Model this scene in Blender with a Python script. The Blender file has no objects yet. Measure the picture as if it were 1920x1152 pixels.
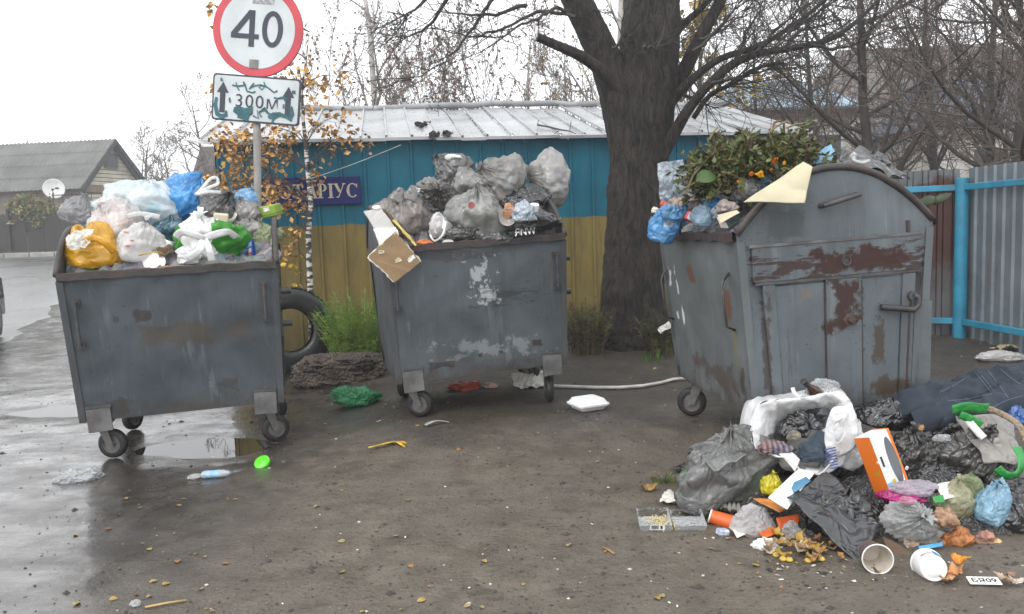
import bpy, bmesh, math, random
import numpy as np
from mathutils import Vector, Matrix, Euler
from mathutils.bvhtree import BVHTree

# ------------------------------------------------------------------ camera, sky, sun, exposure
S = bpy.context.scene
C = S.collection
R = math.radians
CAM_H, FPX = 1.45, 1500.0
cam = bpy.data.cameras.new('camera'); cam.sensor_width = 36.0; cam.lens = 36.0*FPX/1920.0
cam.clip_start = 0.05; cam.clip_end = 600.0
camo = bpy.data.objects.new('camera', cam); C.objects.link(camo)
CAM_M = Matrix.Translation((0, 0, CAM_H)) @ Matrix.Rotation(R(90-5.56), 4, 'X') @ Matrix.Rotation(R(-2.0), 4, 'Z')
camo.matrix_world = CAM_M
S.camera = camo

w = bpy.data.worlds.new('World'); S.world = w; w.use_nodes = True
wn = w.node_tree; wn.nodes.clear()
sky = wn.nodes.new('ShaderNodeTexSky'); sky.sky_type = 'NISHITA'; sky.sun_disc = False
SUN_EL, SUN_AZ = 48.0, 215.0
sky.sun_elevation = R(SUN_EL); sky.sun_rotation = R(SUN_AZ)
sky.air_density = 1.0; sky.dust_density = 6.0; sky.ozone_density = 1.0
hs = wn.nodes.new('ShaderNodeHueSaturation'); hs.inputs['Saturation'].default_value = 0.10
mx = wn.nodes.new('ShaderNodeMix'); mx.data_type = 'RGBA'; mx.inputs[0].default_value = 0.72
mx.inputs[7].default_value = (14.3, 14.6, 15.0, 1)          # even overcast cloud layer over the clear-sky model
bg = wn.nodes.new('ShaderNodeBackground'); bg.inputs[1].default_value = 0.15
wo = wn.nodes.new('ShaderNodeOutputWorld')
wn.links.new(sky.outputs[0], hs.inputs['Color']); wn.links.new(hs.outputs[0], mx.inputs[6])
wn.links.new(mx.outputs[2], bg.inputs[0]); wn.links.new(bg.outputs[0], wo.inputs[0])
sl = bpy.data.lights.new('sun', 'SUN'); sl.energy = 1.0; sl.angle = R(35); sl.color = (1, .975, .94)
so = bpy.data.objects.new('sun', sl); C.objects.link(so)
so.rotation_euler = (R(90-SUN_EL), 0, R(180-SUN_AZ))
S.view_settings.view_transform = 'Standard'; S.view_settings.look = 'None'
S.view_settings.exposure = 0.0; S.view_settings.gamma = 1.0
try: S.view_settings.use_curve_mapping = False
except Exception: pass
S.cycles.max_bounces = 8; S.cycles.transparent_max_bounces = 12; S.cycles.use_denoising = True

# ------------------------------------------------------------------ measuring helpers
MR = CAM_M.to_3x3()
def ray(px, py): return MR @ Vector(((px-960)/FPX, -(py-576)/FPX, -1))
def at(px, py, Y):
    d = ray(px, py); return Vector((0, 0, CAM_H)) + d*(Y/d.y)
def sstep(a, b, x):
    t = np.clip((np.asarray(x, float)-a)/(b-a), 0, 1); return t*t*(3-2*t)
rng = np.random.default_rng(7)
PERM = np.random.default_rng(3).permutation(256); PERM = np.concatenate([PERM, PERM, PERM])
GR = np.random.default_rng(4).normal(size=(256, 3)); GR /= np.linalg.norm(GR, axis=1)[:, None]
def pn(P, scale=1.0, seed=0):
    P = np.asarray(P, float)*scale + seed*13.37
    i = np.floor(P).astype(int); f = P-i; u = f*f*f*(f*(f*6-15)+10); i &= 255
    out = 0
    for dx in (0, 1):
        for dy in (0, 1):
            for dz in (0, 1):
                h = PERM[PERM[PERM[(i[:, 0]+dx) & 255]+((i[:, 1]+dy) & 255)]+((i[:, 2]+dz) & 255)]
                g = GR[h]; dd = f-np.array([dx, dy, dz])
                wgt = (u[:, 0] if dx else 1-u[:, 0])*(u[:, 1] if dy else 1-u[:, 1])*(u[:, 2] if dz else 1-u[:, 2])
                out = out+wgt*(g*dd).sum(1)
    return out*1.6
def ridge(P, scale, seed=0): return 1-np.abs(pn(P, scale, seed))*1.7
DENTS = [(-3.9, 7.05, 1.15, .42, .035), (-2.25, 5.55, .75, .42, .030)]
def gz_np(x, y):
    x = np.asarray(x, float); y = np.asarray(y, float)
    z = .10*sstep(-2.0, -.3, x)*sstep(4.0, 5.8, y) + .10*sstep(-2.2, -.8, x)*sstep(6.3, 8.4, y)*(1-sstep(4, 9, x)*.5)
    z = z + 1.05*sstep(13, 34, y)*(1-sstep(-5, 0, x)*.6)
    P = np.stack([x.ravel(), y.ravel(), 0*x.ravel()], 1)
    near = (1-sstep(10, 16, y))
    z = z + near*(.012*pn(P, .9, 1).reshape(x.shape) + .006*pn(P, 3.1, 2).reshape(x.shape) + .0035*pn(P, 9, 3).reshape(x.shape)*(1-.6*sstep(-1, -2, x)))
    z = z + .012*near*sstep(.6, 1.0, ridge(P, .7, 8).reshape(x.shape))*sstep(-1.5, .5, x)*pn(P, 6, 5).reshape(x.shape)
    for (dx, dy, rx, ry, dp) in DENTS:
        q = ((x-dx)/rx)**2+((y-dy)/ry)**2
        z = z-dp*np.exp(-q*1.3)
    return z
def gz(x, y): return float(gz_np(np.array([x]), np.array([y]))[0])
def gnd(px, py):
    d = ray(px, py); d = d/d.y; Y = np.arange(1.5, 60, .01)
    z = CAM_H+d.z*Y-gz_np(d.x*Y, Y); i = int(np.argmax(z < 0)) if (z < 0).any() else len(Y)-1
    t = Y[i]; return Vector((d.x*t, t, gz(d.x*t, t)))

# ------------------------------------------------------------------ node helper
def alb(c):
    """albedo calibration for the exposure: dark wet surfaces a little darker, white ones kept"""
    k = .72+.28*min(1., max(c)/.72)**1.4; return tuple(x*k for x in c)
class NT:
    def __init__(s, name):
        s.m = bpy.data.materials.new(name); s.m.use_nodes = True; s.t = s.m.node_tree; s.t.nodes.clear()
        s.out = s.t.nodes.new('ShaderNodeOutputMaterial'); s._o = None; s._g = None
    def n(s, typ, **kw):
        nd = s.t.nodes.new('ShaderNode'+typ)
        for k, v in kw.items(): setattr(nd, k, v)
        return nd
    def set(s, sock, v):
        if hasattr(v, 'is_linked') or isinstance(v, bpy.types.NodeSocket): s.t.links.new(v, sock)
        elif isinstance(v, (tuple, list)) and sock.type == 'RGBA' and len(v) == 3: sock.default_value = (*alb(v), 1)
        else: sock.default_value = v
    def obj(s):
        if s._o is None: s._o = s.n('TexCoord').outputs['Object']
        return s._o
    def pos(s):
        if s._g is None: s._g = s.n('NewGeometry').outputs['Position']
        return s._g
    def xyz(s, v):
        nd = s.n('SeparateXYZ'); s.set(nd.inputs[0], v); return nd.outputs
    def scalev(s, v, sc):
        nd = s.n('VectorMath', operation='MULTIPLY'); s.set(nd.inputs[0], v); nd.inputs[1].default_value = sc; return nd.outputs[0]
    def noise(s, scale, v=None, detail=3, rough=.55, typ=None, dist=0):
        nd = s.n('TexNoise')
        if typ: nd.noise_type = typ
        s.set(nd.inputs['Vector'], v if v is not None else s.obj()); nd.inputs['Scale'].default_value = scale
        nd.inputs['Detail'].default_value = detail; nd.inputs['Roughness'].default_value = rough; nd.inputs['Distortion'].default_value = dist
        return nd.outputs['Fac']
    def ramp(s, f, a, b, va=0., vb=1.):
        nd = s.n('MapRange'); s.set(nd.inputs[0], f); nd.inputs[1].default_value = a; nd.inputs[2].default_value = b
        nd.inputs[3].default_value = va; nd.inputs[4].default_value = vb; nd.interpolation_type = 'SMOOTHSTEP'; return nd.outputs[0]
    def math(s, op, a, b=0.):
        nd = s.n('Math', operation=op); s.set(nd.inputs[0], a); s.set(nd.inputs[1], b); return nd.outputs[0]
    def mix(s, f, a, b):
        nd = s.n('Mix', data_type='RGBA'); s.set(nd.inputs[0], f); s.set(nd.inputs[6], a); s.set(nd.inputs[7], b); return nd.outputs[2]
    def bump(s, h, strength=.3, dist=.01, normal=None):
        nd = s.n('Bump'); nd.inputs['Strength'].default_value = strength; nd.inputs['Distance'].default_value = dist
        s.set(nd.inputs['Height'], h)
        if normal is not None: s.set(nd.inputs['Normal'], normal)
        return nd.outputs[0]
    def bsdf(s, col, rough=.5, normal=None, metal=0., spec=.5, **kw):
        p = s.n('BsdfPrincipled'); s.set(p.inputs['Base Color'], col); s.set(p.inputs['Roughness'], rough)
        s.set(p.inputs['Metallic'], metal); s.set(p.inputs['Specular IOR Level'], spec)
        if normal is not None: s.set(p.inputs['Normal'], normal)
        for k, v in kw.items(): s.set(p.inputs[k.replace('_', ' ')], v)
        s.t.links.new(p.outputs[0], s.out.inputs[0]); s.p = p
        return s.m
    def mixshader(s, f, a, b):
        nd = s.n('MixShader'); s.set(nd.inputs[0], f); s.t.links.new(a, nd.inputs[1]); s.t.links.new(b, nd.inputs[2])
        s.t.links.new(nd.outputs[0], s.out.inputs[0]); return nd.outputs[0]
    def rect(s, ax, az, x0, z0, w, h, nz, k=.9):
        dx = s.math('DIVIDE', s.math('ABSOLUTE', s.math('SUBTRACT', ax, x0)), w)
        dz = s.math('DIVIDE', s.math('ABSOLUTE', s.math('SUBTRACT', az, z0)), h)
        d = s.math('MAXIMUM', dx, dz)
        return s.ramp(s.math('ADD', d, s.math('MULTIPLY', s.math('SUBTRACT', nz, .42), k*3.6)), 1.02, .70)

def dim(c, k): return tuple(x*k for x in c)
MATS = {}
def mat(name, col, rough=.6, var=.2, scale=6, bump=.0, bscale=40, metal=0., spec=.5, dirt=None, dirtamt=.5, **kw):
    if name in MATS: return MATS[name]
    t = NT(name)
    f = t.noise(scale, detail=4)
    c = t.mix(t.ramp(f, .3, .7), dim(col, 1-var), dim(col, 1+var*.7))
    if dirt is not None:
        c = t.mix(t.ramp(t.noise(scale*.7, detail=6, rough=.7), .48, .72, 0, dirtamt), c, dirt)
    nm = t.bump(t.noise(bscale, detail=3), bump, .01) if bump else None
    MATS[name] = t.bsdf(c, rough, nm, metal, spec, **kw); return MATS[name]
def film(name, col, rough=.28, clear=0., var=.15, crinkle=.5, cscale=9, transl=.25, col2=None, amt2=.5):
    """thin plastic film: diffuse + gloss, some light through it, optionally part see-through"""
    if name in MATS: return MATS[name]
    t = NT(name)
    r = t.math('ABSOLUTE', t.math('SUBTRACT', t.noise(cscale*1.3, detail=2, rough=.5, dist=.8), .5))
    r2 = t.math('ABSOLUTE', t.math('SUBTRACT', t.noise(cscale*3.4, detail=2, rough=.5, dist=1.2), .5))
    nm = t.bump(r2, min(1, crinkle*.5), .014, t.bump(r, min(1, crinkle*1.4), .06))
    c = t.mix(t.ramp(t.noise(4, detail=3), .3, .7), dim(col, 1-var), tuple(min(.9, x*(1+var)) for x in col))
    if col2 is not None: c = t.mix(t.ramp(t.noise(3.3, detail=2, dist=.5), .52, .66, 0, amt2), c, col2)
    p = t.n('BsdfPrincipled'); t.set(p.inputs['Base Color'], c); t.set(p.inputs['Roughness'], rough); t.set(p.inputs['Normal'], nm)
    p.inputs['Specular IOR Level'].default_value = .6; p.inputs['Coat Weight'].default_value = .7; p.inputs['Coat Roughness'].default_value = .10; t.set(p.inputs['Coat Normal'], nm)
    sh = p.outputs[0]
    if transl:
        tr = t.n('BsdfTranslucent'); t.set(tr.inputs[0], c); t.set(tr.inputs['Normal'], nm)
        mxs = t.n('MixShader'); mxs.inputs[0].default_value = transl; t.t.links.new(sh, mxs.inputs[1]); t.t.links.new(tr.outputs[0], mxs.inputs[2]); sh = mxs.outputs[0]
    if clear:
        tp = t.n('BsdfTransparent'); tp.inputs[0].default_value = (*[min(1, .75+.25*x) for x in col], 1)
        lw = t.n('LayerWeight'); lw.inputs[0].default_value = .35; t.set(lw.inputs['Normal'], nm)
        f = t.math('MULTIPLY', t.math('SUBTRACT', 1., lw.outputs['Facing']), clear*1.25)
        mxs = t.n('MixShader'); t.set(mxs.inputs[0], f); t.t.links.new(sh, mxs.inputs[1]); t.t.links.new(tp.outputs[0], mxs.inputs[2]); sh = mxs.outputs[0]
    t.t.links.new(sh, t.out.inputs[0]); MATS[name] = t.m; return t.m

# ------------------------------------------------------------------ mesh helpers
def wm(o):
    m = o.matrix_basis.copy()
    return wm(o.parent) @ m if o.parent else m
def tag(o, label=None, cat=None, group=None, kind=None):
    if label: o['label'] = label
    if cat: o['category'] = cat
    if group: o['group'] = group
    if kind: o['kind'] = kind
    return o
def thing(name, label, cat, loc=(0, 0, 0), rot=(0, 0, 0), group=None):
    o = bpy.data.objects.new(name, None); C.objects.link(o); o.empty_display_size = .1
    o.location = loc; o.rotation_euler = rot
    return tag(o, label, cat, group)
class MB:
    def __init__(s): s.v = []; s.f = []; s.mi = []
    def add(s, vs, fs, mi=0):
        b = len(s.v); s.v.extend([tuple(x) for x in vs]); s.f.extend([tuple(i+b for i in f) for f in fs]); s.mi.extend([mi]*len(fs)); return s
    def box(s, c, sz, m=None, mi=0, bev=0):
        x, y, z = sz[0]/2, sz[1]/2, sz[2]/2
        if bev:
            b = min(bev, x*.9, y*.9, z*.9); vs = []
            for sx in (-1, 1):
                for sy in (-1, 1):
                    for sz_ in (-1, 1):
                        vs += [(sx*(x-b), sy*(y-b), sz_*z), (sx*(x-b), sy*y, sz_*(z-b)), (sx*x, sy*(y-b), sz_*(z-b))]
            bm = bmesh.new()
            for q in vs: bm.verts.new(q)
            r = bmesh.ops.convex_hull(bm, input=bm.verts); bm.verts.ensure_lookup_table(); bm.verts.index_update()
            bmesh.ops.dissolve_limit(bm, angle_limit=.02, verts=bm.verts, edges=bm.edges)
            bm.verts.index_update()
            vs = [Vector(q.co) for q in bm.verts]; fs = [[q.index for q in f.verts] for f in bm.faces]; bm.free()
        else:
            vs = [Vector((a, b_, c_)) for a in (-x, x) for b_ in (-y, y) for c_ in (-z, z)]
            fs = [(0, 1, 3, 2), (4, 6, 7, 5), (0, 4, 5, 1), (2, 3, 7, 6), (0, 2, 6, 4), (1, 5, 7, 3)]
        c = Vector(c)
        vs = [(m @ Vector(q) if m is not None else Vector(q))+c for q in vs]
        return s.add(vs, fs, mi)
    def slab(s, p, t, n=None, mi=0):
        p = [Vector(q) for q in p]
        if n is None: n = (p[1]-p[0]).cross(p[2]-p[0]).normalized()
        k = len(p); vs = p+[q-n*t for q in p]
        fs = [tuple(range(k)), tuple(range(2*k-1, k-1, -1))]+[(i, k+i, k+(i+1) % k, (i+1) % k) for i in range(k)]
        return s.add(vs, fs, mi)
    def tube(s, path, rad, sides=6, cap=True, mi=0):
        P = [Vector(q) for q in path]; k = len(P)
        if not hasattr(rad, '__len__'): rad = [rad]*k
        vs = []; fs = []; up = None
        for i in range(k):
            d = (P[min(i+1, k-1)]-P[max(i-1, 0)])
            d = d.normalized() if d.length > 1e-9 else Vector((0, 0, 1))
            if up is None: up = Vector((0, 0, 1)) if abs(d.z) < .9 else Vector((1, 0, 0))
            a = d.cross(up); a = a.normalized() if a.length > 1e-6 else Vector((1, 0, 0)); b = a.cross(d); up = b
            for j in range(sides):
                an = 2*math.pi*j/sides; vs.append(P[i]+(a*math.cos(an)+b*math.sin(an))*rad[i])
        for i in range(k-1):
            for j in range(sides):
                j2 = (j+1) % sides; fs.append((i*sides+j, i*sides+j2, (i+1)*sides+j2, (i+1)*sides+j))
        if cap: fs += [tuple(range(sides-1, -1, -1)), tuple(range((k-1)*sides, k*sides))]
        return s.add(vs, fs, mi)
    def lathe(s, prof, m=None, n=24, mi=0, cap=False):
        vs = []; fs = []; k = len(prof)
        for (r, z) in prof:
            for j in range(n):
                a = 2*math.pi*j/n; vs.append(Vector((r*math.cos(a), r*math.sin(a), z)))
        for i in range(k-1):
            for j in range(n):
                j2 = (j+1) % n; fs.append((i*n+j, i*n+j2, (i+1)*n+j2, (i+1)*n+j))
        if cap: fs += [tuple(range(n-1, -1, -1)), tuple(range((k-1)*n, k*n))]
        if m is not None: vs = [m @ q for q in vs]
        return s.add(vs, fs, mi)
    def grid(s, G, mi=0, wrapu=False, flip=False):
        G = np.asarray(G); a, b = G.shape[:2]; vs = G.reshape(-1, 3); fs = []
        for i in range(a-1 if not wrapu else a):
            for j in range(b-1):
                i2 = (i+1) % a; q = (i*b+j, i2*b+j, i2*b+j+1, i*b+j+1); fs.append(q[::-1] if flip else q)
        return s.add(vs, fs, mi)
    def xf(s, m):
        s.v = [tuple(m @ Vector(q)) for q in s.v]; return s
    def mesh(s, name, mats, smooth=False):
        me = bpy.data.meshes.new(name); me.from_pydata(s.v, [], s.f)
        if not isinstance(mats, (list, tuple)): mats = [mats]
        for q in mats: me.materials.append(q)
        if len(mats) > 1: me.polygons.foreach_set('material_index', s.mi)
        if smooth: me.polygons.foreach_set('use_smooth', [True]*len(me.polygons))
        me.update(); return me
    def build(s, name, mats, parent=None, smooth=False, world=False, origin=None, sharp=None):
        """world: vertices are in world space; they are moved into the parent's (or an own base-centred) frame"""
        o = bpy.data.objects.new(name, None)
        if parent is not None:
            if world: s.xf(wm(parent).inverted())
            o = bpy.data.objects.new(name, s.mesh(name, mats, smooth)); C.objects.link(o); o.parent = parent
        else:
            loc = Vector((0, 0, 0))
            if world:
                if origin is None:
                    A = np.array(s.v); loc = Vector(((A[:, 0].min()+A[:, 0].max())/2, (A[:, 1].min()+A[:, 1].max())/2, A[:, 2].min()))
                else: loc = Vector(origin)
                s.xf(Matrix.Translation(-loc))
            o = bpy.data.objects.new(name, s.mesh(name, mats, smooth)); C.objects.link(o); o.location = loc
        if smooth and sharp:
            try: o.data.set_sharp_from_angle(angle=R(sharp))
            except Exception: pass
        return o
def mb(): return MB()
def rotm(rx=0, ry=0, rz=0): return Euler((R(rx), R(ry), R(rz))).to_matrix()
def text_mb(txt, size, depth=.002, bold=0., fit=None, space=1.0):
    cu = bpy.data.curves.new('t', 'FONT'); cu.body = txt; cu.size = size; cu.extrude = depth; cu.offset = bold
    cu.align_x = 'CENTER'; cu.align_y = 'CENTER'; cu.resolution_u = 5; cu.space_character = space
    o = bpy.data.objects.new('t', cu); C.objects.link(o)
    me = bpy.data.meshes.new_from_object(o.evaluated_get(bpy.context.evaluated_depsgraph_get()))
    m = MB(); m.add([v.co for v in me.vertices], [tuple(p.vertices) for p in me.polygons])
    bpy.data.objects.remove(o); bpy.data.curves.remove(cu); bpy.data.meshes.remove(me)
    if fit and m.v:
        A = np.array(m.v); c = (A.max(0)+A.min(0))/2; e = A.max(0)-A.min(0)
        m.v = [((x-c[0])*fit[0]/e[0], (y-c[1])*fit[1]/e[1], z) for x, y, z in m.v]
    return m
def frame(o, xdir, zdir):
    x = Vector(xdir).normalized(); n = Vector(zdir).normalized(); y = n.cross(x).normalized(); x = y.cross(n)
    m = Matrix((x, y, n)).transposed().to_4x4(); m.translation = Vector(o); return m
# ------------------------------------------------------------------ ground, road, puddles
def axis(lo, hi, a, b, step, g=1.18):
    c = list(np.arange(a, b+1e-6, step)); st = step; x = a
    left = []
    while x > lo: st *= g; x -= st; left.append(x)
    st = step; x = c[-1]; right = []
    while x < hi: st *= g; x += st; right.append(x)
    return np.array(left[::-1]+c+right)
def ground_material():
    t = NT('wet_dirt_ground'); P = t.pos(); X, Y, Z = t.xyz(P)
    big = t.noise(.9, P, 4, .6); mid = t.noise(5, P, 5, .65); fine = t.noise(45, P, 4, .7); speck = t.noise(120, P, 2, .6)
    wet = t.ramp(t.math('ADD', X, t.math('MULTIPLY', t.math('SUBTRACT', t.noise(.8, P, 5, .65), .5), 1.6)), -.9, -2.0)
    dirt = t.mix(t.ramp(mid, .3, .7), (.105, .084, .060), (.200, .168, .130))
    dirt = t.mix(t.ramp(big, .35, .65, 0, .7), dirt, (.150, .128, .102))
    mud = t.ramp(t.math('ADD', Y, t.math('MULTIPLY', t.math('SUBTRACT', t.noise(1.3, P, 5, .7), .5), 2.4)), 5.0, 5.9, 0, .75)  # dark wet mud from the bins back; its tone also paints their contact shade
    dirt = t.mix(mud, dirt, (.036, .029, .024))
    dirt = t.mix(t.ramp(t.noise(2.3, t.scalev(P, (1, 2.2, 1)), 6, .75), .54, .68, 0, .55), dirt, (.040, .033, .027))
    dirt = t.mix(t.ramp(fine, .54, .68, 0, .7), dirt, (.036, .030, .023))
    dirt = t.mix(t.ramp(speck, .64, .72, 0, .6), dirt, (.26, .235, .20))
    asph = t.mix(t.ramp(mid, .35, .7), (.044, .036, .029), (.092, .080, .068))
    asph = t.mix(t.ramp(fine, .6, .75, 0, .6), asph, (.13, .125, .12))
    c = t.mix(wet, dirt, asph)
    dry = t.ramp(t.noise(1.5, P, 5, .7), .42, .62, .42, .62)
    wr = t.ramp(t.math('ADD', t.noise(2.2, P, 5, .7), t.math('MULTIPLY', mid, .25)), .48, .74, .14, .42)
    nd = t.n('Mix', data_type='FLOAT'); t.set(nd.inputs[0], wet); t.set(nd.inputs[2], dry); t.set(nd.inputs[3], wr)
    h = t.math('ADD', t.math('MULTIPLY', fine, .6), t.math('MULTIPLY', t.noise(13, P, 5, .7), .9))
    b1 = t.n('Bump'); b1.inputs['Distance'].default_value = .02; t.set(b1.inputs['Height'], h)
    st = t.math('SUBTRACT', .95, t.math('MULTIPLY', wet, .78)); t.set(b1.inputs['Strength'], st)
    return t.bsdf(c, nd.outputs[0], b1.outputs[0], 0, .5, Coat_Weight=t.math('MULTIPLY', wet, t.ramp(t.noise(3.4, t.scalev(P, (.7, 1.6, 1)), 6, .72), .36, .62, .95, .35)), Coat_Roughness=t.ramp(t.noise(2.6, P, 5, .7), .4, .7, .08, .34))
xs = axis(-110, 110, -4.6, 4.2, .04); ys = np.concatenate([np.arange(-6, 2.2, .6), axis(2.2, 150, 2.2, 8.4, .04)])
XX, YY = np.meshgrid(xs, ys, indexing='ij')
G = mb().grid(np.stack([XX, YY, gz_np(XX, YY)], -1))
tag(G.build('ground', ground_material(), smooth=True), kind='structure')

def road_material():
    t = NT('wet_asphalt_road'); P = t.pos()
    c = t.mix(t.ramp(t.noise(3, P, 5), .3, .7), (.05, .05, .05), (.085, .083, .08))
    c = t.mix(t.ramp(t.noise(90, P, 2), .55, .7, 0, .5), c, (.16, .155, .15))
    r = t.ramp(t.noise(.7, P, 4), .35, .7, .25, .45)
    return t.bsdf(c, r, None, 0, .6, Coat_Weight=1.0, Coat_Roughness=.28, Coat_IOR=1.9)
A = gnd(0, 652); B = gnd(116, 578); dr = (B-A); dr.z = 0
n = 60; RG = []
for i in range(n):
    y = 4+(31.5-4)*i/(n-1); e = A+dr*((y-A.y)/dr.y); jit = .12*math.sin(y*2.1)+.08*math.sin(y*5.3)
    RG.append([(e.x+jit-k, y, 0) for k in (0, .25, 1, 2.5, 5, 9, 14, 22, 34)])
RG = np.array(RG); RG[..., 2] = gz_np(RG[..., 0], RG[..., 1])+.012; RG[:, 0, 2] -= .03
tag(mb().grid(RG, flip=True).build('road', road_material(), smooth=True), kind='structure')
# low pale kerb on the far side of the road
far = [gnd(x, 481-.028*x) for x in (-120, 0, 60, 125)]
K = mb()
for i in range(22):
    x0, x1 = -26+i*1.0, -26+i*1.0+.97; y = 31.8
    K.box((x0+.5, y, gz(x0, y)+.06), (.97, .18, .22), bev=.02)
tag(K.build('far_kerb', mat('kerb_concrete', (.34, .33, .31), .7, .2, 3, .2, 30), world=True), kind='structure')
water = NT('rain_water'); Pw = water.pos()
water.bsdf((.035, .032, .028), .02, water.bump(water.noise(7, Pw, 2), .02, .01), 0, .5)
def puddle(cx, cy, rx, ry, z, seed):
    m = mb(); k = 64; ring = []
    for i in range(k):
        a = 2*math.pi*i/k; q = 1+.22*math.sin(2*a+seed)+.14*math.sin(5*a+seed*2)+.08*math.sin(9*a+seed*3)
        ring.append((cx+rx*q*math.cos(a), cy+ry*q*math.sin(a), z))
    m.add(ring, [tuple(range(k))])
    return tag(m.build('puddle', water.m, world=True), kind='structure')
for i, (dx, dy, rx, ry, dp) in enumerate(DENTS):
    A_ = np.linspace(0, 2*math.pi, 24); zz = gz_np(dx+rx*np.cos(A_), dy+ry*np.sin(A_)).mean()
    puddle(dx, dy, rx*1.1, ry*1.1, zz-dp*.42, 1.3+i*2.1)
# grit and small stones lying on the ground
gr = mb(); rs = random.Random(5)
ICO = [(0, 0, 1), (1, 0, 0), (0, 1, 0), (-1, 0, 0), (0, -1, 0), (0, 0, -1)]
IF = [(0, 1, 2), (0, 2, 3), (0, 3, 4), (0, 4, 1), (5, 2, 1), (5, 3, 2), (5, 4, 3), (5, 1, 4)]
pts = []
for i in range(5200):
    y = 2.7+rs.random()**1.4*6.0; x = rs.uniform(-.75, .72)*y
    if x < -1.3 and rs.random() < .65: continue
    if rs.random() < .5 : x += rs.gauss(0, .08)
    pts.append((x, y))
zz = gz_np(np.array([p[0] for p in pts]), np.array([p[1] for p in pts]))
for (x, y), z in zip(pts, zz):
    s = rs.choice([.003, .004, .005, .006, .009])*(1.8 if rs.random() < .04 else 1)
    k = rs.random(); mi = 0 if k < .72 else (1 if k < .965 else 2)
    if rs.random() < .06: s *= 2.2; mi = 0
    gr.add([(x+a*s*rs.uniform(.7, 1.4), y+b*s*rs.uniform(.7, 1.4), z+c*s*.6+.001) for a, b, c in ICO], IF, mi)
tag(gr.build('grit', [mat('dark_grit', (.05, .043, .036), .6), mat('grey_grit', (.16, .145, .13), .6), mat('pale_grit', (.5, .48, .44), .6)], world=True),
    'small loose stones and grit scattered over the muddy ground', 'grit', kind='stuff')

# ------------------------------------------------------------------ trees
def leafquad(m, p, s, rnd, mi=1):
    a = Vector((rnd.gauss(0, 1), rnd.gauss(0, 1), rnd.gauss(0, 1))).normalized()
    b = a.cross(Vector((rnd.gauss(0, 1), rnd.gauss(0, 1), rnd.gauss(0, 1)))).normalized()
    n = a.cross(b)
    m.add([p-a*s*.55, p+b*s*.36+n*s*.1, p+a*s*.6, p-b*s*.36+n*s*.1], [(0, 1, 2, 3)], mi)
def grow(T, K, p, d, L, r, lvl, prm, rnd):
    nseg = prm['seg'][min(lvl, 3)]; path = [p.copy()]; rad = [r]; q = p.copy(); dd = d.normalized()
    for i in range(nseg):
        dd = (dd+Vector((rnd.gauss(0, 1), rnd.gauss(0, 1), rnd.gauss(0, 1)))*prm['wob'][min(lvl, 3)]+Vector((0, 0, prm['up'][min(lvl, 3)]))).normalized()
        q = q+dd*(L/nseg); path.append(q.copy()); t = (i+1)/nseg
        rad.append(max(r*(1-t)**.8*.9+r*.1, prm['rmin']))
    (T if lvl < prm['tl'] else K).tube(path, rad, (8, 5, 4, 3, 3)[min(lvl, 4)], cap=False)
    if lvl >= prm['lv']:
        if prm.get('leaf'):
            for _ in range(prm['leaf']):
                if rnd.random() < prm.get('lp', 1): leafquad(K, path[rnd.randrange(1, len(path))]+Vector((rnd.gauss(0, .03), rnd.gauss(0, .03), rnd.gauss(0, .03))), prm['ls']*rnd.uniform(.6, 1.3), rnd)
        return
    for k in range(prm['nb'][lvl]):
        t = prm['t0'][lvl]+(1-prm['t0'][lvl])*(k+rnd.random())/prm['nb'][lvl]; t = min(t, .99)
        i = min(int(t*nseg), nseg-1); f = t*nseg-i; bp = path[i].lerp(path[i+1], f); br = rad[i]*(1-f)+rad[i+1]*f
        ax = (path[i+1]-path[i]).normalized()
        side = ax.cross(Vector((rnd.gauss(0, 1), rnd.gauss(0, 1), rnd.gauss(0, .6)))).normalized()
        an = R(prm['ang'][lvl]*rnd.uniform(.7, 1.25)); cd = ax*math.cos(an)+side*math.sin(an)
        grow(T, K, bp, cd, L*prm['lr'][lvl]*(1.05-.55*t)*rnd.uniform(.7, 1.2), max(br*prm['rr'], prm['rmin']), lvl+1, prm, rnd)
def tree(name, label, cat, base, h, r, prm, seed, tm, km, lm=None, lean=(0, 0), group=None):
    rnd = random.Random(seed); T, K = mb(), mb()
    o = thing(name, label, cat, base, group=group)
    grow(T, K, Vector(base), Vector((lean[0], lean[1], 1)), h, r, 0, prm, rnd)
    T.build('trunk', tm, o, True, True)
    k = K.build('crown', [km, lm or km], o, False, True); k['kind'] = 'stuff'
    return o
PRM = dict(seg=(9, 6, 4, 3), wob=(.05, .13, .2, .25), up=(.03, .10, .08, .04), rmin=.004, tl=2, lv=3, nb=(16, 8, 6), t0=(.22, .2, .15), ang=(58, 45, 42), lr=(.42, .5, .5), rr=.5)
def P_(**k): d = dict(PRM); d.update(k); return d
m_bark_far = mat('far_grey_bark', (.13, .115, .10), .9, .3, 3)
m_twig_far = mat('far_grey_brown_twigs', (.22, .18, .155), .9, .2, 2)
m_birch_far = mat('far_birch_bark', (.42, .40, .38), .8, .3, 3)
m_rleaf = mat('dull_red_brown_leaves', (.26, .17, .125), .8, .4, 2)
m_yleaf = mat('dull_yellow_leaves', (.36, .26, .06), .7, .4, 2)
m_oleaf = mat('orange_birch_leaves', (.56, .31, .085), .6, .5, 5)
def base_at(px, Y, dz=0): p = at(px, 400, Y); return (p.x, Y, gz(p.x, Y)+dz-.05)
birchP = P_(nb=(22, 7, 5), ang=(42, 38, 40), up=(.02, .05, -.02, -.05), lr=(.30, .5, .5), t0=(.2, .2, .1), rmin=.0045, leaf=1, ls=.07, lp=.6)
tree('bare_birch_tree', 'tall pale birch behind the shed, left of the big dark tree', 'tree', base_at(738, 21), 9.5, .13, birchP, 11, m_birch_far, m_twig_far, m_rleaf)
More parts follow.
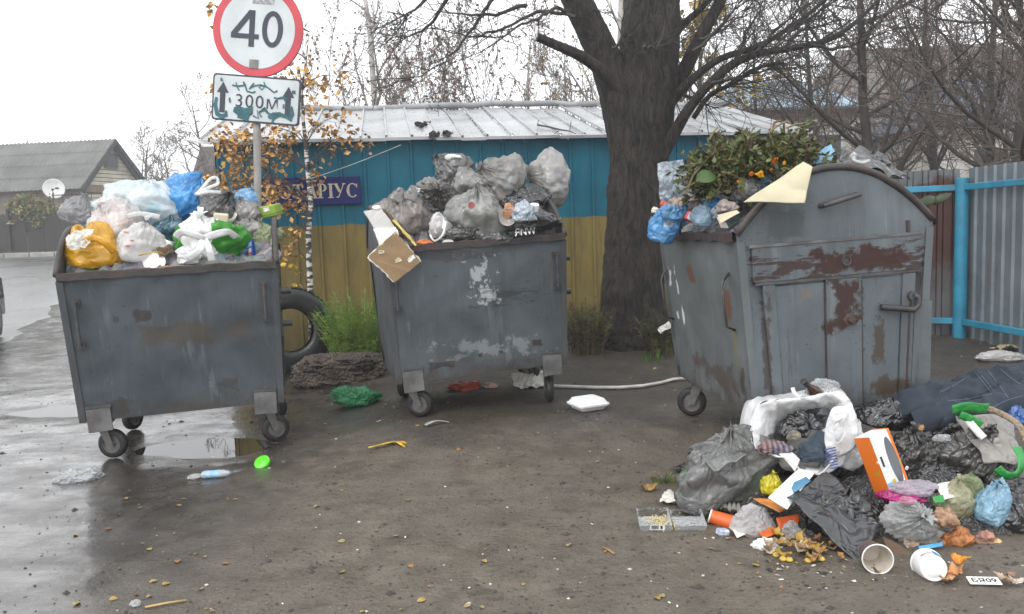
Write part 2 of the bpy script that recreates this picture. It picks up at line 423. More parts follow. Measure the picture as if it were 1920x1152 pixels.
tree('bare_birch_tree', 'thin birch behind the shed roof just left of the cut limb', 'tree', base_at(1030, 20), 6.4, .08, birchP, 12, m_birch_far, m_twig_far, m_rleaf)
tree('bare_birch_tree', 'pale slim trunk seen in the fork of the big tree', 'tree', base_at(1163, 15.5), 9.0, .11, birchP, 14, m_birch_far, m_twig_far, m_yleaf)
shrubP = P_(nb=(18, 8, 6), ang=(24, 26, 30), up=(.04, .08, .06, .04), lr=(.6, .5, .5), t0=(.02, .2, .15), rmin=.0045, leaf=1, ls=.075, lp=.75)
for i, (px, Y, h, lab) in enumerate([
        (625, 17.5, 5.0, 'brown leafy thicket shrub behind the shed roof near the road sign'),
        (690, 18.5, 4.6, 'thicket shrub behind the shed roof, left of the pale birch'),
        (785, 17, 4.3, 'thicket shrub behind the shed roof, right of the pale birch'),
        (850, 18, 4.7, 'upright bare shrub above the middle of the shed roof'),
        (905, 18.5, 3.6, 'low twiggy shrub above the shed roof right of the middle'),
        (985, 17.5, 5.0, 'reddish shrub above the shed roof below the cut limb'),
        (1085, 17.5, 5.2, 'reddish brown shrub behind the shed against the big trunk'),
        (1330, 16, 4.4, 'twiggy shrub behind the right end of the shed roof')]):
    tree('thicket_shrub', lab, 'shrub', base_at(px, Y), h, .035, shrubP, 30+i, m_bark_far, m_twig_far, m_rleaf, group='shrubs behind the shed')
tree('yellow_leaf_tree', 'tree with thin yellow leaves behind the right side of the big trunk', 'tree', base_at(1292, 15), 6.6, .07, P_(leaf=3, ls=.11, nb=(14, 6, 5), ang=(40, 40, 40), lr=(.32, .5, .5)), 51, m_bark_far, m_twig_far, m_yleaf)
rightP = P_(nb=(26, 10, 9), ang=(66, 42, 40), up=(.03, .16, .08, .03), lr=(.46, .50, .52), t0=(.16, .12, .08), rmin=.0050)
m_bark_dark = mat('dark_wet_bark_far', (.055, .044, .038), .85, .3, 3)
m_twig_br = mat('brown_twigs', (.145, .112, .092), .9, .25, 2)
for px, Y, h, r, sd, lab in [
        (1650, 14.5, 7.6, .125, 61, 'bare dark tree with straight trunk rising behind the domed bin'),
        (1893, 12.5, 7.0, .12, 62, 'bare dark tree at the right edge behind the corrugated fence'),
        (1765, 16.5, 7.4, .11, 63, 'bare tree behind the blue fence post'),
        (1545, 19, 7.8, .10, 64, 'thin bare tree in front of the blue roofed house'),
        (1445, 20, 6.2, .09, 65, 'low bare tree beyond the right end of the shed roof'),
        (1840, 18, 8.4, .12, 66, 'tall bare tree between the fence post and the right edge'),
        (1960, 15, 8.0, .12, 68, 'bare tree whose twigs reach in from beyond the right edge')]:
    tree('bare_tree', lab, 'tree', base_at(px, Y), h, r, rightP, sd, m_bark_dark, m_twig_br, group='bare trees behind the corrugated fence')
farP = P_(nb=(12, 7, 6), ang=(50, 45, 45), lr=(.5, .5, .5), rmin=.012)
tree('distant_tree', 'distant bare round crowned tree right of the grey house', 'tree', base_at(272, 44), 6.3, .16, farP, 71, m_bark_far, m_twig_far)
tree('distant_tree', 'distant dark bare tree just left of the road sign plate', 'tree', base_at(392, 40), 7.0, .16, farP, 72, m_bark_far, m_twig_far)
tree('distant_tree', 'distant low bare tree half hidden behind the blue bag', 'tree', base_at(325, 42), 5.2, .14, farP, 73, m_bark_far, m_twig_far)
tree('distant_tree', 'distant bare treetop over the left end of the grey roof', 'tree', base_at(30, 58), 7.0, .16, farP, 74, m_bark_far, m_twig_far)

# the big dark tree in front of the shed
bark = NT('dark_furrowed_bark'); Pb = bark.obj()
fs = bark.noise(20, bark.scalev(Pb, (1, 1, .22)), 6, .72, None, 1.2); fl = bark.noise(60, Pb, 3)
bc = bark.mix(bark.ramp(fs, .38, .66), (.0045, .0035, .003), (.066, .046, .035))
bc = bark.mix(bark.ramp(bark.noise(2.2, Pb, 4, .7), .56, .74, 0, .5), bc, (.034, .038, .022))
bc = bark.mix(bark.ramp(fl, .66, .78, 0, .5), bc, (.11, .10, .09))
bark.bsdf(bc, .72, bark.bump(bark.math('ADD', fs, bark.math('MULTIPLY', fl, .3)), 1.0, .05))
TY = 8.3
def P8(px, py, dy=0): return at(px, py, TY+dy)
def thick(T, pts, seed=0, sides=30, lump=.05, dens=8, fur=0.):
    """pts: (px, py, width px, dy); a lumpy closed limb following them"""
    Q = []; Wd = []
    for (px, py, wd, dy) in pts: Q.append(np.array(P8(px, py, dy))); Wd.append(wd*(TY+dy)/FPX/2)
    Q = np.array(Q); t = np.linspace(0, len(Q)-1, (len(Q)-1)*dens+1); k = np.arange(len(Q))
    def sm(a): 
        b = np.interp(t, k, a); kk = dens-1 if dens % 2 == 0 else dens; c = np.convolve(np.pad(b, kk//2, 'edge'), np.ones(kk)/kk, 'valid'); c[0] = b[0]; c[-1] = b[-1]; return c
    C_ = np.stack([sm(Q[:, i]) for i in range(3)], 1); W = sm(np.array(Wd))*.95; n = len(C_)
    D = np.gradient(C_, axis=0); D /= np.linalg.norm(D, axis=1)[:, None]
    a = np.cross(D, np.array([0, 1., 0])); a /= np.linalg.norm(a, axis=1)[:, None]; b = np.cross(a, D)
    an = np.linspace(0, 2*math.pi, sides, endpoint=False)
    dirs = a[:, None, :]*np.cos(an)[None, :, None]+b[:, None, :]*np.sin(an)[None, :, None]
    pos = C_[:, None, :]+dirs*W[:, None, None]; fl = pos.reshape(-1, 3)
    q = np.stack([fl[:, 0], fl[:, 1], fl[:, 2]*.3], 1)
    nz = (pn(q, 3.2, seed)*lump*1.2+ridge(q, 11, seed)*lump*.5).reshape(n, sides)
    if fur:
        q2 = np.stack([fl[:, 0], fl[:, 1], fl[:, 2]*.22], 1)+.05*np.stack([pn(fl, 5, 3), pn(fl, 5, 4), 0*fl[:, 0]], 1)
        nz = nz-fur*(np.maximum(ridge(q2, 13, seed+2), 0)**3+.6*np.maximum(ridge(q2, 26, seed+3), 0)**2-.5).reshape(n, sides)+.05*np.maximum(pn(fl, 2.1, seed+5)-.25, 0).reshape(n, sides)*4
    pos = C_[:, None, :]+dirs*(W[:, None]*(1+nz))[..., None]
    T.grid(np.swapaxes(pos, 0, 1), wrapu=True)
    T.add(pos[-1], [tuple(range(sides))])
bt = thing('big_tree', 'big dark old tree with forked trunk standing before the shed', 'tree', tuple(gnd(1190, 648)))
T = mb(); thick(T, [(1186, 676, 178, 0), (1185, 645, 146, 0), (1187, 590, 126, 0), (1188, 520, 117, 0), (1190, 440, 111, 0), (1194, 360, 107, 0), (1197, 300, 107, 0), (1200, 240, 120, 0), (1211, 170, 114, 0), (1218, 100, 108, 0), (1221, 30, 106, .05), (1223, -60, 98, .1), (1226, -160, 80, .15)], 1, 150, .05, 22, .055)
T.build('trunk', bark.m, bt, True, True)
LIMBS = [
 [(1180, 300, 70, -.05), (1172, 235, 74, -.05), (1158, 180, 70, -.05), (1138, 120, 62, -.05), (1112, 60, 58, -.1), (1080, 0, 54, -.15), (1045, -70, 46, -.2)],
 [(1168, 175, 34, -.15), (1128, 132, 24, -.25), (1088, 104, 21, -.35), (1050, 88, 18, -.4), (1008, 70, 17, -.45)],
 [(1228, 320, 24, -.1), (1258, 262, 24, -.2), (1288, 208, 21, -.3), (1322, 165, 18, -.4), (1368, 122, 16, -.4), (1420, 100, 14, -.4), (1480, 92, 12, -.35), (1545, 80, 11, -.3), (1590, 55, 9, -.3), (1640, 10, 7, -.2), (1665, -30, 5, -.2)],
 [(1240, 190, 36, .1), (1282, 135, 28, .1), (1310, 75, 24, .1), (1345, 15, 22, .1), (1375, -50, 18, .1)],
 [(1248, 200, 26, -.1), (1300, 146, 16, -.2), (1350, 108, 13, -.2), (1425, 88, 11, -.2), (1500, 40, 9, -.1), (1560, -10, 6, 0)],
 [(1240, 95, 22, .2), (1278, 48, 15, .2), (1318, 14, 12, .2), (1360, -40, 9, .2)],
 [(1300, 222, 10, -.3), (1330, 176, 9, -.4), (1375, 158, 8, -.5), (1412, 128, 7, -.6), (1470, 118, 5, -.6)]]
for i, L in enumerate(LIMBS):
    T = mb(); thick(T, L, 3+i, 22 if i else 80, .06, 8 if i else 18, .03 if i else .05); T.build('limb', bark.m, bt, True, True)
K = mb(); rnd = random.Random(9)
m_twig_dk = mat('dark_wet_twigs', (.045, .038, .034), .75, .3, 4)
brP = P_(seg=(7, 5, 4, 3), nb=(6, 5, 4), ang=(40, 45, 45), lr=(.45, .5, .5), up=(.02, .03, .02, .02), wob=(.1, .16, .2, .2), rmin=.0028, tl=0, lv=2, rr=.55, t0=(.1, .1, .1))
BR = [[(1068, 22), (1045, 14), (1010, 35), (965, 52), (945, 70), (915, 68), (880, 60)], [(925, -5), (905, 30), (880, 60), (860, 90), (825, 120), (790, 142), (765, 148)],
      [(985, 8), (930, 28), (880, 27), (830, 25), (795, 12)], [(840, -5), (812, 40), (785, 62), (750, 70), (725, 66)],
      [(1080, 30), (1010, 20), (960, 45), (900, 70), (850, 62), (800, 45), (740, 20)], [(800, -5), (775, 20), (740, 38)],
      [(1262, 170), (1300, 190), (1330, 196)], [(1420, 100), (1450, 60), (1490, 30), (1510, -10)], [(1380, 120), (1400, 60), (1425, 20), (1440, -20)], [(1470, 92), (1500, 60), (1560, 40), (1620, 38)],
      [(1330, 160), (1400, 140), (1450, 128), (1500, 118)], [(1310, 75), (1345, 60), (1390, 30), (1420, -5)], [(1300, 100), (1360, 40), (1390, 0)],
      [(1520, 84), (1560, 95), (1610, 80), (1660, 60)], [(1480, 60), (1540, 20), (1590, -10)], [(1205, 88), (1230, 92), (1245, 60), (1252, 22)], [(1215, 100), (1240, 118), (1262, 105)], [(1150, 95), (1165, 70), (1190, 50)]]
for bi, L in enumerate(BR):
    dy = -.3+.25*math.sin(bi*2.4); pts_ = [P8(x, y, dy-.12*k*math.cos(bi)) for k, (x, y) in enumerate(L)]
    # smooth the path, then hang twigs on it
    fine = []
    for i in range(len(pts_)-1):
        for k in range(4): fine.append(pts_[i].lerp(pts_[i+1], k/4)+Vector((rnd.gauss(0, .008), rnd.gauss(0, .01), rnd.gauss(0, .008))))
    fine.append(pts_[-1]); nn = len(fine)
    K.tube(fine, [max(.004, .021*(1-i/nn)) for i in range(nn)], 5)
    for k in range(9):
        i = rnd.randrange(2, nn-1); ax = (fine[i]-fine[i-1]).normalized(); sd = Vector((rnd.gauss(0, 1), rnd.gauss(0, 1), rnd.gauss(0, 1)))
        cd = (ax*.8+sd.normalized()*.7).normalized(); grow(K, K, fine[i], cd, rnd.uniform(.25, .75), .006, 1, brP, rnd)
for L in LIMBS[2:]:
    for k in range(16):
        i = rnd.randrange(1, len(L)-1); f = rnd.random(); a_, b_ = L[i], L[i+1]
        p0 = P8(a_[0]+(b_[0]-a_[0])*f, a_[1]+(b_[1]-a_[1])*f, a_[3]+(b_[3]-a_[3])*f)
        ax = (P8(b_[0], b_[1], b_[3])-P8(a_[0], a_[1], a_[3])).normalized(); sd = Vector((rnd.gauss(0, 1), rnd.gauss(0, 1), rnd.gauss(.2, 1))).normalized()
        grow(K, K, p0, (ax*.9+sd*.8).normalized(), rnd.uniform(.4, 1.1), .008, 1, brP, rnd)
k = K.build('crown', m_twig_dk, bt, False, True); k['kind'] = 'stuff'

# young birch with orange leaves
m_bw = NT('young_birch_bark'); cc = m_bw.noise(16, m_bw.scalev(m_bw.obj(), (.5, .5, 1.6)), 3, .6)
m_bw.bsdf(m_bw.mix(m_bw.ramp(cc, .47, .56), (.06, .05, .045), (.62, .58, .53)), .7)
YB = 8.75
yb = thing('young_birch', 'young thin birch with orange autumn leaves before the blue wall', 'tree', (at(587, 690, YB).x, YB, gz(at(587, 690, YB).x, YB)))
tp = [(587, 700), (583, 560), (580, 500), (578, 440), (583, 380), (577, 320), (573, 270), (568, 220), (566, 170), (574, 110), (580, 60)]
tpts = [at(x, y, YB) for x, y in tp]
T = mb(); T.tube(tpts, [.038, .034, .031, .029, .026, .024, .022, .018, .014, .009, .004], 10); T.build('trunk', m_bw.m, yb, True, True)
K = mb(); rnd = random.Random(4)
CL = [(420, 258, 30, 46), (455, 262, 30, 44), (498, 250, 30, 44), (540, 255, 28, 34), (440, 300, 34, 50), (428, 340, 34, 44), (468, 330, 36, 56), (500, 300, 30, 34), (525, 290, 30, 30), (600, 240, 30, 30), (640, 222, 28, 26), (655, 262, 26, 22), (622, 268, 24, 20), (684, 272, 14, 12), (392, 342, 18, 14), (505, 372, 32, 46), (540, 385, 28, 30), (516, 352, 24, 24), (545, 438, 18, 14), (540, 470, 18, 16), (555, 500, 18, 12), (600, 165, 26, 26), (640, 150, 22, 14), (585, 205, 24, 22), (560, 130, 30, 18), (530, 130, 25, 12), (388, 20, 14, 5), (398, 48, 8, 3), (395, 165, 10, 6), (580, 335, 26, 16), (600, 320, 20, 10), (566, 385, 20, 14), (480, 148, 30, 14), (395, 8, 10, 4), (552, 545, 16, 10)]
for ci, (x, y, sp, nl) in enumerate(CL):
    dy = rnd.uniform(-.18, .4); c = at(x, y, YB+dy)
    ti = min(range(len(tpts)), key=lambda i: abs(tpts[i].z-(c.z-.12-.25*abs(c.x-tpts[5].x))))
    s0 = tpts[ti]; mid = s0.lerp(c, .55)+Vector((0, 0, .10)); br = [s0, s0.lerp(mid, .5)+Vector((0, 0, .03)), mid, mid.lerp(c, .6)+Vector((0, 0, .02)), c+Vector((0, 0, -.06))]
    K.tube(br, [.007, .006, .004, .003, .002], 4)
    for i in range(int(nl*1.45)):
        p = at(x+rnd.gauss(0, sp*.52), y+rnd.gauss(0, sp*.52), YB+dy+max(-.2, rnd.gauss(0, .14)))
        if i % 5 == 0: K.tube([br[rnd.randrange(1, 5)], p], .0016, 3)
        leafquad(K, p, .063*rnd.uniform(.7, 1.2), rnd, 2 if (y > 480 and rnd.random() < .7) else (1 if rnd.random() < .8 else 3))
k = K.build('crown', [mat('birch_twigs', (.09, .06, .05), .8), m_oleaf, mat('yellow_birch_leaves', (.60, .43, .05), .6, .4, 5), mat('brown_birch_leaves', (.28, .13, .05), .7, .4, 5)], yb, False, True); k['kind'] = 'stuff'
# ------------------------------------------------------------------ shed behind the bins
SL = at(412, 400, 9.3); SL.z = 0; SR = at(1500, 400, 10.38); SR.z = 0
sd = (SR-SL).normalized(); sb = Vector((-sd.y, sd.x, 0)); SLEN = (SR-SL).length; SG = .12; EAVE = 2.53
shed = thing('shed', 'long metal shed painted blue over yellow with pale seamed roof', 'shed', (SL.x, SL.y, SG-.1), (0, 0, math.atan2(sd.y, sd.x)))
def shed_paint():
    t = NT('blue_over_yellow_paint'); P = t.pos(); X, Y, Z = t.xyz(P)
    edge = t.ramp(t.math('ADD', Z, t.math('MULTIPLY', t.noise(4, P, 3), .06)), 1.595, 1.605)
    yel = t.mix(t.ramp(t.noise(2.2, t.scalev(P, (1, 1, .35)), 5, .7), .35, .7), (.285, .215, .065), (.185, .138, .046))
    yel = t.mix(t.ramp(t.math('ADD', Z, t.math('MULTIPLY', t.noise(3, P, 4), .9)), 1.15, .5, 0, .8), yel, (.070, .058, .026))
    yel = t.mix(t.ramp(t.noise(7, t.scalev(P, (1.5, 1.5, .12)), 5, .7), .52, .70, 0, .55), yel, (.085, .066, .024))
    blu = t.mix(t.ramp(t.noise(1.7, P, 4), .35, .7), (.003, .130, .200), (.006, .165, .245))
    blu = t.mix(t.ramp(t.noise(24, t.scalev(P, (1, 1, .1)), 3), .6, .75, 0, .4), blu, (.010, .06, .09))
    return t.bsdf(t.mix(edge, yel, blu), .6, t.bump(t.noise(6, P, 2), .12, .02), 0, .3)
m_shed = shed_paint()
npan = 26; pw = SLEN/npan; z0 = .05; z1 = EAVE-(SG-.1)+.03
pm = mb()                                    # one profiled sheet: flat pan with a narrow raised seam
prof = [(0, 0), (.004, -.022), (.03, -.022), (.04, 0), (pw*.5, .004), (pw-.001, 0)]
pm.grid(np.array([[(x, y, z) for z in (z0, z1)] for x, y in prof]), flip=True)
pme = pm.mesh('wall_sheet', m_shed)
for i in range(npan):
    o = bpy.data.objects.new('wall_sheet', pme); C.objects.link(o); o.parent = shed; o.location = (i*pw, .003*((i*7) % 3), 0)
DEP = 2.6; rise = .73
mb().box((SLEN/2, DEP/2+.03, (z0+z1)/2), (SLEN-.03, DEP-.04, z1-z0-.1)).build('shed_core', mat('shed_dark_inside', (.03, .04, .05), .8), shed)
m = mb(); m.grid(np.array([[(-.012, y, z0), (-.012, y, z1-.03+rise*(y+.15)/DEP*.97)] for y in np.linspace(.0, DEP, 8)])); m.build('side_wall', m_shed, shed)
m_roof = NT('galvanised_roof'); Pr = m_roof.obj()
rc = m_roof.mix(m_roof.ramp(m_roof.noise(1.6, Pr, 4), .3, .7), (.36, .37, .38), (.48, .49, .50))
rc = m_roof.mix(m_roof.ramp(m_roof.noise(5, Pr, 5, .75), .58, .75, 0, .6), rc, (.20, .18, .16))
m_roof.bsdf(rc, m_roof.ramp(m_roof.noise(2, Pr, 3), .3, .7, .22, .42), m_roof.bump(m_roof.noise(3, Pr, 2), .15, .02), .35)
rw = (SLEN+.25)/25
rm = mb(); e0 = Vector((0, -.13, z1-.005)); e1 = Vector((0, DEP, z1+rise))
pr2 = [(0, 0), (.004, .028), (.024, .028), (.03, 0), (rw*.5, -.006), (rw, 0)]
rm.grid(np.array([[(x, e0.y, e0.z+h), (x, (e0.y+e1.y)/2, (e0.z+e1.z)/2+h), (x, e1.y, e1.z+h)] for x, h in pr2]))
rm.slab([(0, e0.y, e0.z), (rw, e0.y, e0.z), (rw, e0.y+.001, e0.z-.035), (0, e0.y+.001, e0.z-.035)], .004)
rme = rm.mesh('roof_sheet', m_roof.m); rr = random.Random(2)
for i in range(25):
    o = bpy.data.objects.new('roof_sheet', rme); C.objects.link(o); o.parent = shed
    o.location = (-.15+i*rw, 0, rr.uniform(-.010, .012)); o.rotation_euler = (rr.uniform(-.004, .004), 0, 0)
rg = mb(); k = 24
rg.tube([(-.2+(SLEN+.35)*i/k, DEP, z1+rise+.03+.02*math.sin(i*.8)+(.05 if 11 < i < 16 else 0)) for i in range(k+1)], .045, 8)
rg.build('ridge_cap', mat('dull_zinc', (.33, .34, .35), .5, .25, 4), shed, True)
mb().slab([(-.3, -.15, z1+.02), (-.02, -.15, z1-.03), (-.02, .5, z1+.12), (-.3, .5, z1+.1)], .02).build('eave_corner', mat('white_trim', (.72, .72, .70), .5), shed)
mb().slab([(-.22, -.05, 1.92), (-.02, -.05, 2.0), (-.02, .3, 2.0), (-.22, .3, 1.9)], .02).build('ledge', mat('white_trim', (.72, .72, .70), .5), shed)
# fallen twig on the roof + dark clumps
def roofp(px, py):   # point on the roof plane under a pixel
    Minv = wm(shed); a = Minv @ e0; nrm = (Minv.to_3x3() @ Vector((0, -(e1.z-e0.z), (e1.y-e0.y)))).normalized()
    d = ray(px, py); o = Vector((0, 0, CAM_H)); return o+d*((a-o).dot(nrm)/d.dot(nrm))
tw = mb(); q = [roofp(x, y)+Vector((0, 0, .03)) for x, y in [(1008, 239), (1030, 243), (1050, 248), (1068, 251), (1080, 256)]]
tw.tube(q, [.012, .011, .010, .008, .005], 5); tw.tube([q[3], roofp(1071, 238)+Vector((0, 0, .06))], .006, 4); tw.tube([q[2], roofp(1040, 254)+Vector((0, 0, .02))], .006, 4); tw.tube([q[0], roofp(1010, 233)+Vector((0, 0, .05))], .005, 4)
tag(tw.build('fallen_branch', m_twig_dk, world=True), 'dark broken twig lying on the shed roof', 'branch')
for j, (x, y, s, lab) in enumerate([(790, 237, .10, 'dark clump of dead leaves on the shed roof, the largest'), (812, 257, .06, 'small dark clump of leaves on the roof, near the eave'), (838, 255, .06, 'small dark leaf clump right of another by the roof eave')]):
    m = mb(); rnd = random.Random(j)
    for i in range(30): leafquad(m, roofp(x+rnd.gauss(0, 7)*s*10, y+rnd.gauss(0, 2))+Vector((0, 0, .03)), .07, rnd, 0)
    tag(m.build('leaf_clump', mat('black_wet_leaves', (.05, .045, .04), .8), world=True), lab, 'leaf litter', 'leaf clumps on the roof', 'stuff')

# notary signboard with its letters
def wallp(px, py, off=.03):
    a = Vector((SL.x, SL.y, 0))-sb*off; d = ray(px, py); o = Vector((0, 0, CAM_H)); return o+d*((a-o).dot(sb)/d.dot(sb))
s0, s1 = wallp(490, 388), wallp(675, 331); bw = (s1-s0).dot(sd); bh = s1.z-s0.z; c0 = (s0+s1)/2
bo = thing('signboard', 'dark blue signboard with pale lettering on the shed wall', 'sign', tuple(c0), (R(90), 0, math.atan2(sd.y, sd.x)))
mb().box((0, 0, .01), (bw, bh, .02), bev=.004).build('board', mat('sign_blue', (.010, .014, .135), .55, .15, 3, spec=.3), bo)
def glyph(ch, h):
    m = mb(); st = .20*h; th = .075*h; sf = .07*h
    def V(x, y0=0, y1=1, w=st): m.box((x, (y0+y1)/2*h, 0), (w, (y1-y0)*h, .006))
    def H(x, y, w, t=th): m.box((x, y*h, 0), (w, t, .0062))
    def SV(x, top=True, bot=True):
        V(x)
        if bot: H(x, sf/2/h, st*1.9, sf)
        if top: H(x, 1-sf/2/h, st*1.9, sf)
    def D(x0, y0, x1, y1, w):
        m.slab([(x0-w/2, y0*h, .003), (x0+w/2, y0*h, .003), (x1+w/2, y1*h, .003), (x1-w/2, y1*h, .003)], .006, Vector((0, 0, 1)))
    def ring(cx, rx, ry, cy, a0, a1, tmax):
        n = 22; G_ = []
        for i in range(n+1):
            a = R(a0+(a1-a0)*i/n); t = th+(tmax-th)*abs(math.cos(a)); G_.append([(cx+rx*math.cos(a), cy+ry*math.sin(a), .003), (cx+(rx-t)*math.cos(a), cy+(ry-th)*math.sin(a), .003)])
        m.grid(np.array(G_))
    if ch == 'Н': SV(.15*h); SV(.72*h); H(.43*h, .5, .5*h); return m, .95*h
    if ch == 'О': ring(.45*h, .43*h, .5*h, .5*h, 0, 360, st); return m, .98*h
    if ch == 'Т': SV(.4*h, top=False); H(.4*h, 1-th/2/h, .74*h); V(.06*h, .74, 1, th); V(.74*h, .74, 1, th); return m, .88*h
    if ch == 'А': D(.1*h, 0, .42*h, 1, th); D(.74*h, 0, .46*h, 1, st); H(.42*h, .32, .4*h); H(.1*h, sf/2/h, .24*h, sf); H(.74*h, sf/2/h, .32*h, sf); return m, .95*h
    if ch == 'Р': SV(.15*h); ring(.3*h, .32*h, .27*h, .73*h, -90, 90, st); return m, .72*h
    if ch == 'І': SV(.18*h); return m, .42*h
    if ch == 'У': D(.42*h, .38, .12*h, 1, st); D(.3*h, .02, .72*h, 1, th); ring(.22*h, .1*h, .09*h, .09*h, 180, 380, th); H(.12*h, 1-sf/2/h, .32*h, sf); H(.72*h, 1-sf/2/h, .24*h, sf); return m, .88*h
    if ch == 'С': ring(.45*h, .43*h, .5*h, .5*h, 45, 315, st); V(.76*h, .68, .95, th); return m, .9*h
m_gold = mat('sign_pale_gold', (.50, .46, .33), .6, .15, 30)
lh = bh*.52; wd = sum(glyph(ch, 1)[1] for ch in 'НОТАРІУС')*lh; sx = bw*.93/wd; x = -bw*.5+bw*.05
for ch in 'НОТАРІУС':
    g, wv = glyph(ch, lh); g.xf(Matrix.Translation((x, -lh/2, .0235)) @ Matrix.Diagonal((sx, 1, 1, 1))); g.build('letter', m_gold, bo); x += wv*sx
cb = mb(); p, q = wallp(575, 338, .06), wallp(752, 272, .12); cb.tube([p.lerp(q, i/10)+Vector((0, 0, -.015*math.sin(math.pi*i/10))) for i in range(11)], .004, 5)
tag(cb.build('cable', mat('white_cable', (.6, .6, .6), .5), world=True), 'thin white cable running slantwise up the blue shed wall', 'cable')

# ------------------------------------------------------------------ speed limit sign on its pole
YP = 6.9; pb = gnd(484, 640); pb = Vector((at(484, 400, YP).x, YP, gz(at(484, 400, YP).x, YP)))
sg = thing('road_sign', 'round red rimmed 40 speed sign with a graffitied plate below', 'road sign', tuple(pb))
m_pole = mat('dull_galvanised_pole', (.30, .29, .27), .55, .25, 5, dirt=(.14, .12, .10), dirtamt=.5)
pt = at(478, -60, YP); pbm = at(484, 420, YP)
mb().tube([Vector((pb.x, YP, pb.z-.2)), pbm, pt], .031, 16).build('pole', m_pole, sg, True, True)
def signframe(px, py, Y, roll, yaw):
    c = at(px, py, Y); nx = Vector((math.sin(R(yaw)), -math.cos(R(yaw)), 0)); up = Vector((0, 0, 1)); x = up.cross(nx)
    r = Matrix.Rotation(R(-roll), 3, nx); return frame(c, r @ x, nx)
F1 = signframe(483, 56, YP-.05, 7.0, -4); rad = .385
dk = mb(); dk.lathe([(0, 0), (rad-.004, 0), (rad, -.004), (rad, -.018), (rad-.01, -.02)], F1, 64); disc = dk.build('disc', mat('sign_red', (.56, .055, .075), .35, .12, 3), sg, True, True, sharp=40)
m_swhite = mat('sign_white', (.56, .60, .61), .35, .08, 3, dirt=(.40, .42, .42), dirtamt=.5)
dk = mb(); dk.lathe([(0, .003), (rad*.825, .003), (rad*.827, 0)], F1, 64); dk.build('face', m_swhite, disc, False, True)
m_sblk = mat('sign_blue_black', (.035, .042, .065), .4, .2, 4)
def stroke(pts, wd, z=0, m=None):
    """flat painted stroke along 2-D points"""
    m = m or mb(); P = [Vector((p[0], p[1], 0)) for p in pts]; L = []
    for i in range(len(P)):
        d = (P[min(i+1, len(P)-1)]-P[max(i-1, 0)]).normalized(); n = Vector((-d.y, d.x, 0)); w_ = wd[i] if hasattr(wd, '__len__') else wd
        L.append([(P[i]+n*w_/2+Vector((0, 0, z))), (P[i]-n*w_/2+Vector((0, 0, z)))])
    m.grid(np.array([[tuple(a), tuple(b)] for a, b in L])); return m
u = rad/78*1.0       # one photo pixel on the disc
four = mb(); four.add([(x*u, y*u, .006) for x, y in [(-14, 31), (-5, 31), (-5, -8), (2, -8), (2, -15), (-5, -15), (-5, -28), (-14, -28), (-14, -15), (-47, -15), (-47, -8)]], [tuple(range(10, -1, -1))])
four = mb()
stroke([(-9.5*u, 31*u), (-9.5*u, -29*u)], 9.5*u, .006, four); stroke([(-11*u, 29*u), (-42*u, -11*u)], 9*u, .0062, four); stroke([(-45*u, -12*u), (3*u, -12*u)], 8*u, .0064, four)
four.xf(F1).build('digit', m_sblk, disc, False, True)
zero = mb(); n = 40; zero.grid(np.array([[(26*u+18*u*math.cos(a)*k1, 2*u+30*u*math.sin(a)*k2, .006) for k1, k2 in ((1, 1), (.52, .72))] for a in np.linspace(0, 2*math.pi, n+1)]))
zero.xf(F1).build('digit', m_sblk, disc, False, True)
st_ = mb().box((8*u, 47*u, .004), (37*u, 10*u, .003)); st_.xf(F1).build('sticker', mat('grey_sticker', (.36, .37, .37), .5, .5, 40), disc, False, True)
st_ = mb().box((-3*u, -57*u, .006), (16*u, 15*u, .004), bev=.003); st_.xf(F1).build('bracket', m_pole, disc, False, True)
F2 = signframe(480, 187, YP-.05, 7.0, -4); v = YP/FPX; pw_, ph_ = 164*v, 84*v
def rrect(w_, h_, r_, z, n=6):
    out = []
    for cx, cy, a0 in ((w_/2-r_, h_/2-r_, 0), (-w_/2+r_, h_/2-r_, 90), (-w_/2+r_, -h_/2+r_, 180), (w_/2-r_, -h_/2+r_, 270)):
        for i in range(n+1): a = R(a0+90*i/n); out.append((cx+r_*math.cos(a), cy+r_*math.sin(a), z))
    return out
pl = mb(); pl.slab(rrect(pw_, ph_, .03, 0), .016, Vector((0, 0, 1))); plate = pl.xf(F2).build('distance_plate', m_sblk, sg, False, True)
pl = mb(); pl.slab(rrect(pw_-.03, ph_-.03, .024, .003), .002, Vector((0, 0, 1))); pl.xf(F2).build('face', m_swhite, plate, False, True)
def pp(x, y): return ((x-480)*v, -(y-187)*v)   # plate coordinates measured along the photo, before its tilt
def unt(x, y):
    a, b = pp(x, y); c_, s_ = math.cos(R(5)), math.sin(R(5)); return (a*c_-b*s_, a*s_+b*c_)
for cx in (-62, 60):
    ar = mb(); stroke([(cx*v, -28*v), (cx*v, 12*v)], 10*v, .006, ar); ar.add([((cx-11)*v, 8*v, .0062), ((cx+11)*v, 8*v, .0062), (cx*v, 27*v, .0062)], [(0, 1, 2)])
    ar.xf(F2).build('arrow', m_sblk, plate, False, True)
tx = text_mb('300м', .1, .0005, .0, fit=(78*v, 23*v), space=1.15); tx.xf(F2 @ Matrix.Translation((2*v, -4*v, .0055))).build('lettering', m_sblk, plate, False, True)
m_graf = mat('teal_spray_paint', (.018, .13, .155), .4, .4, 14)
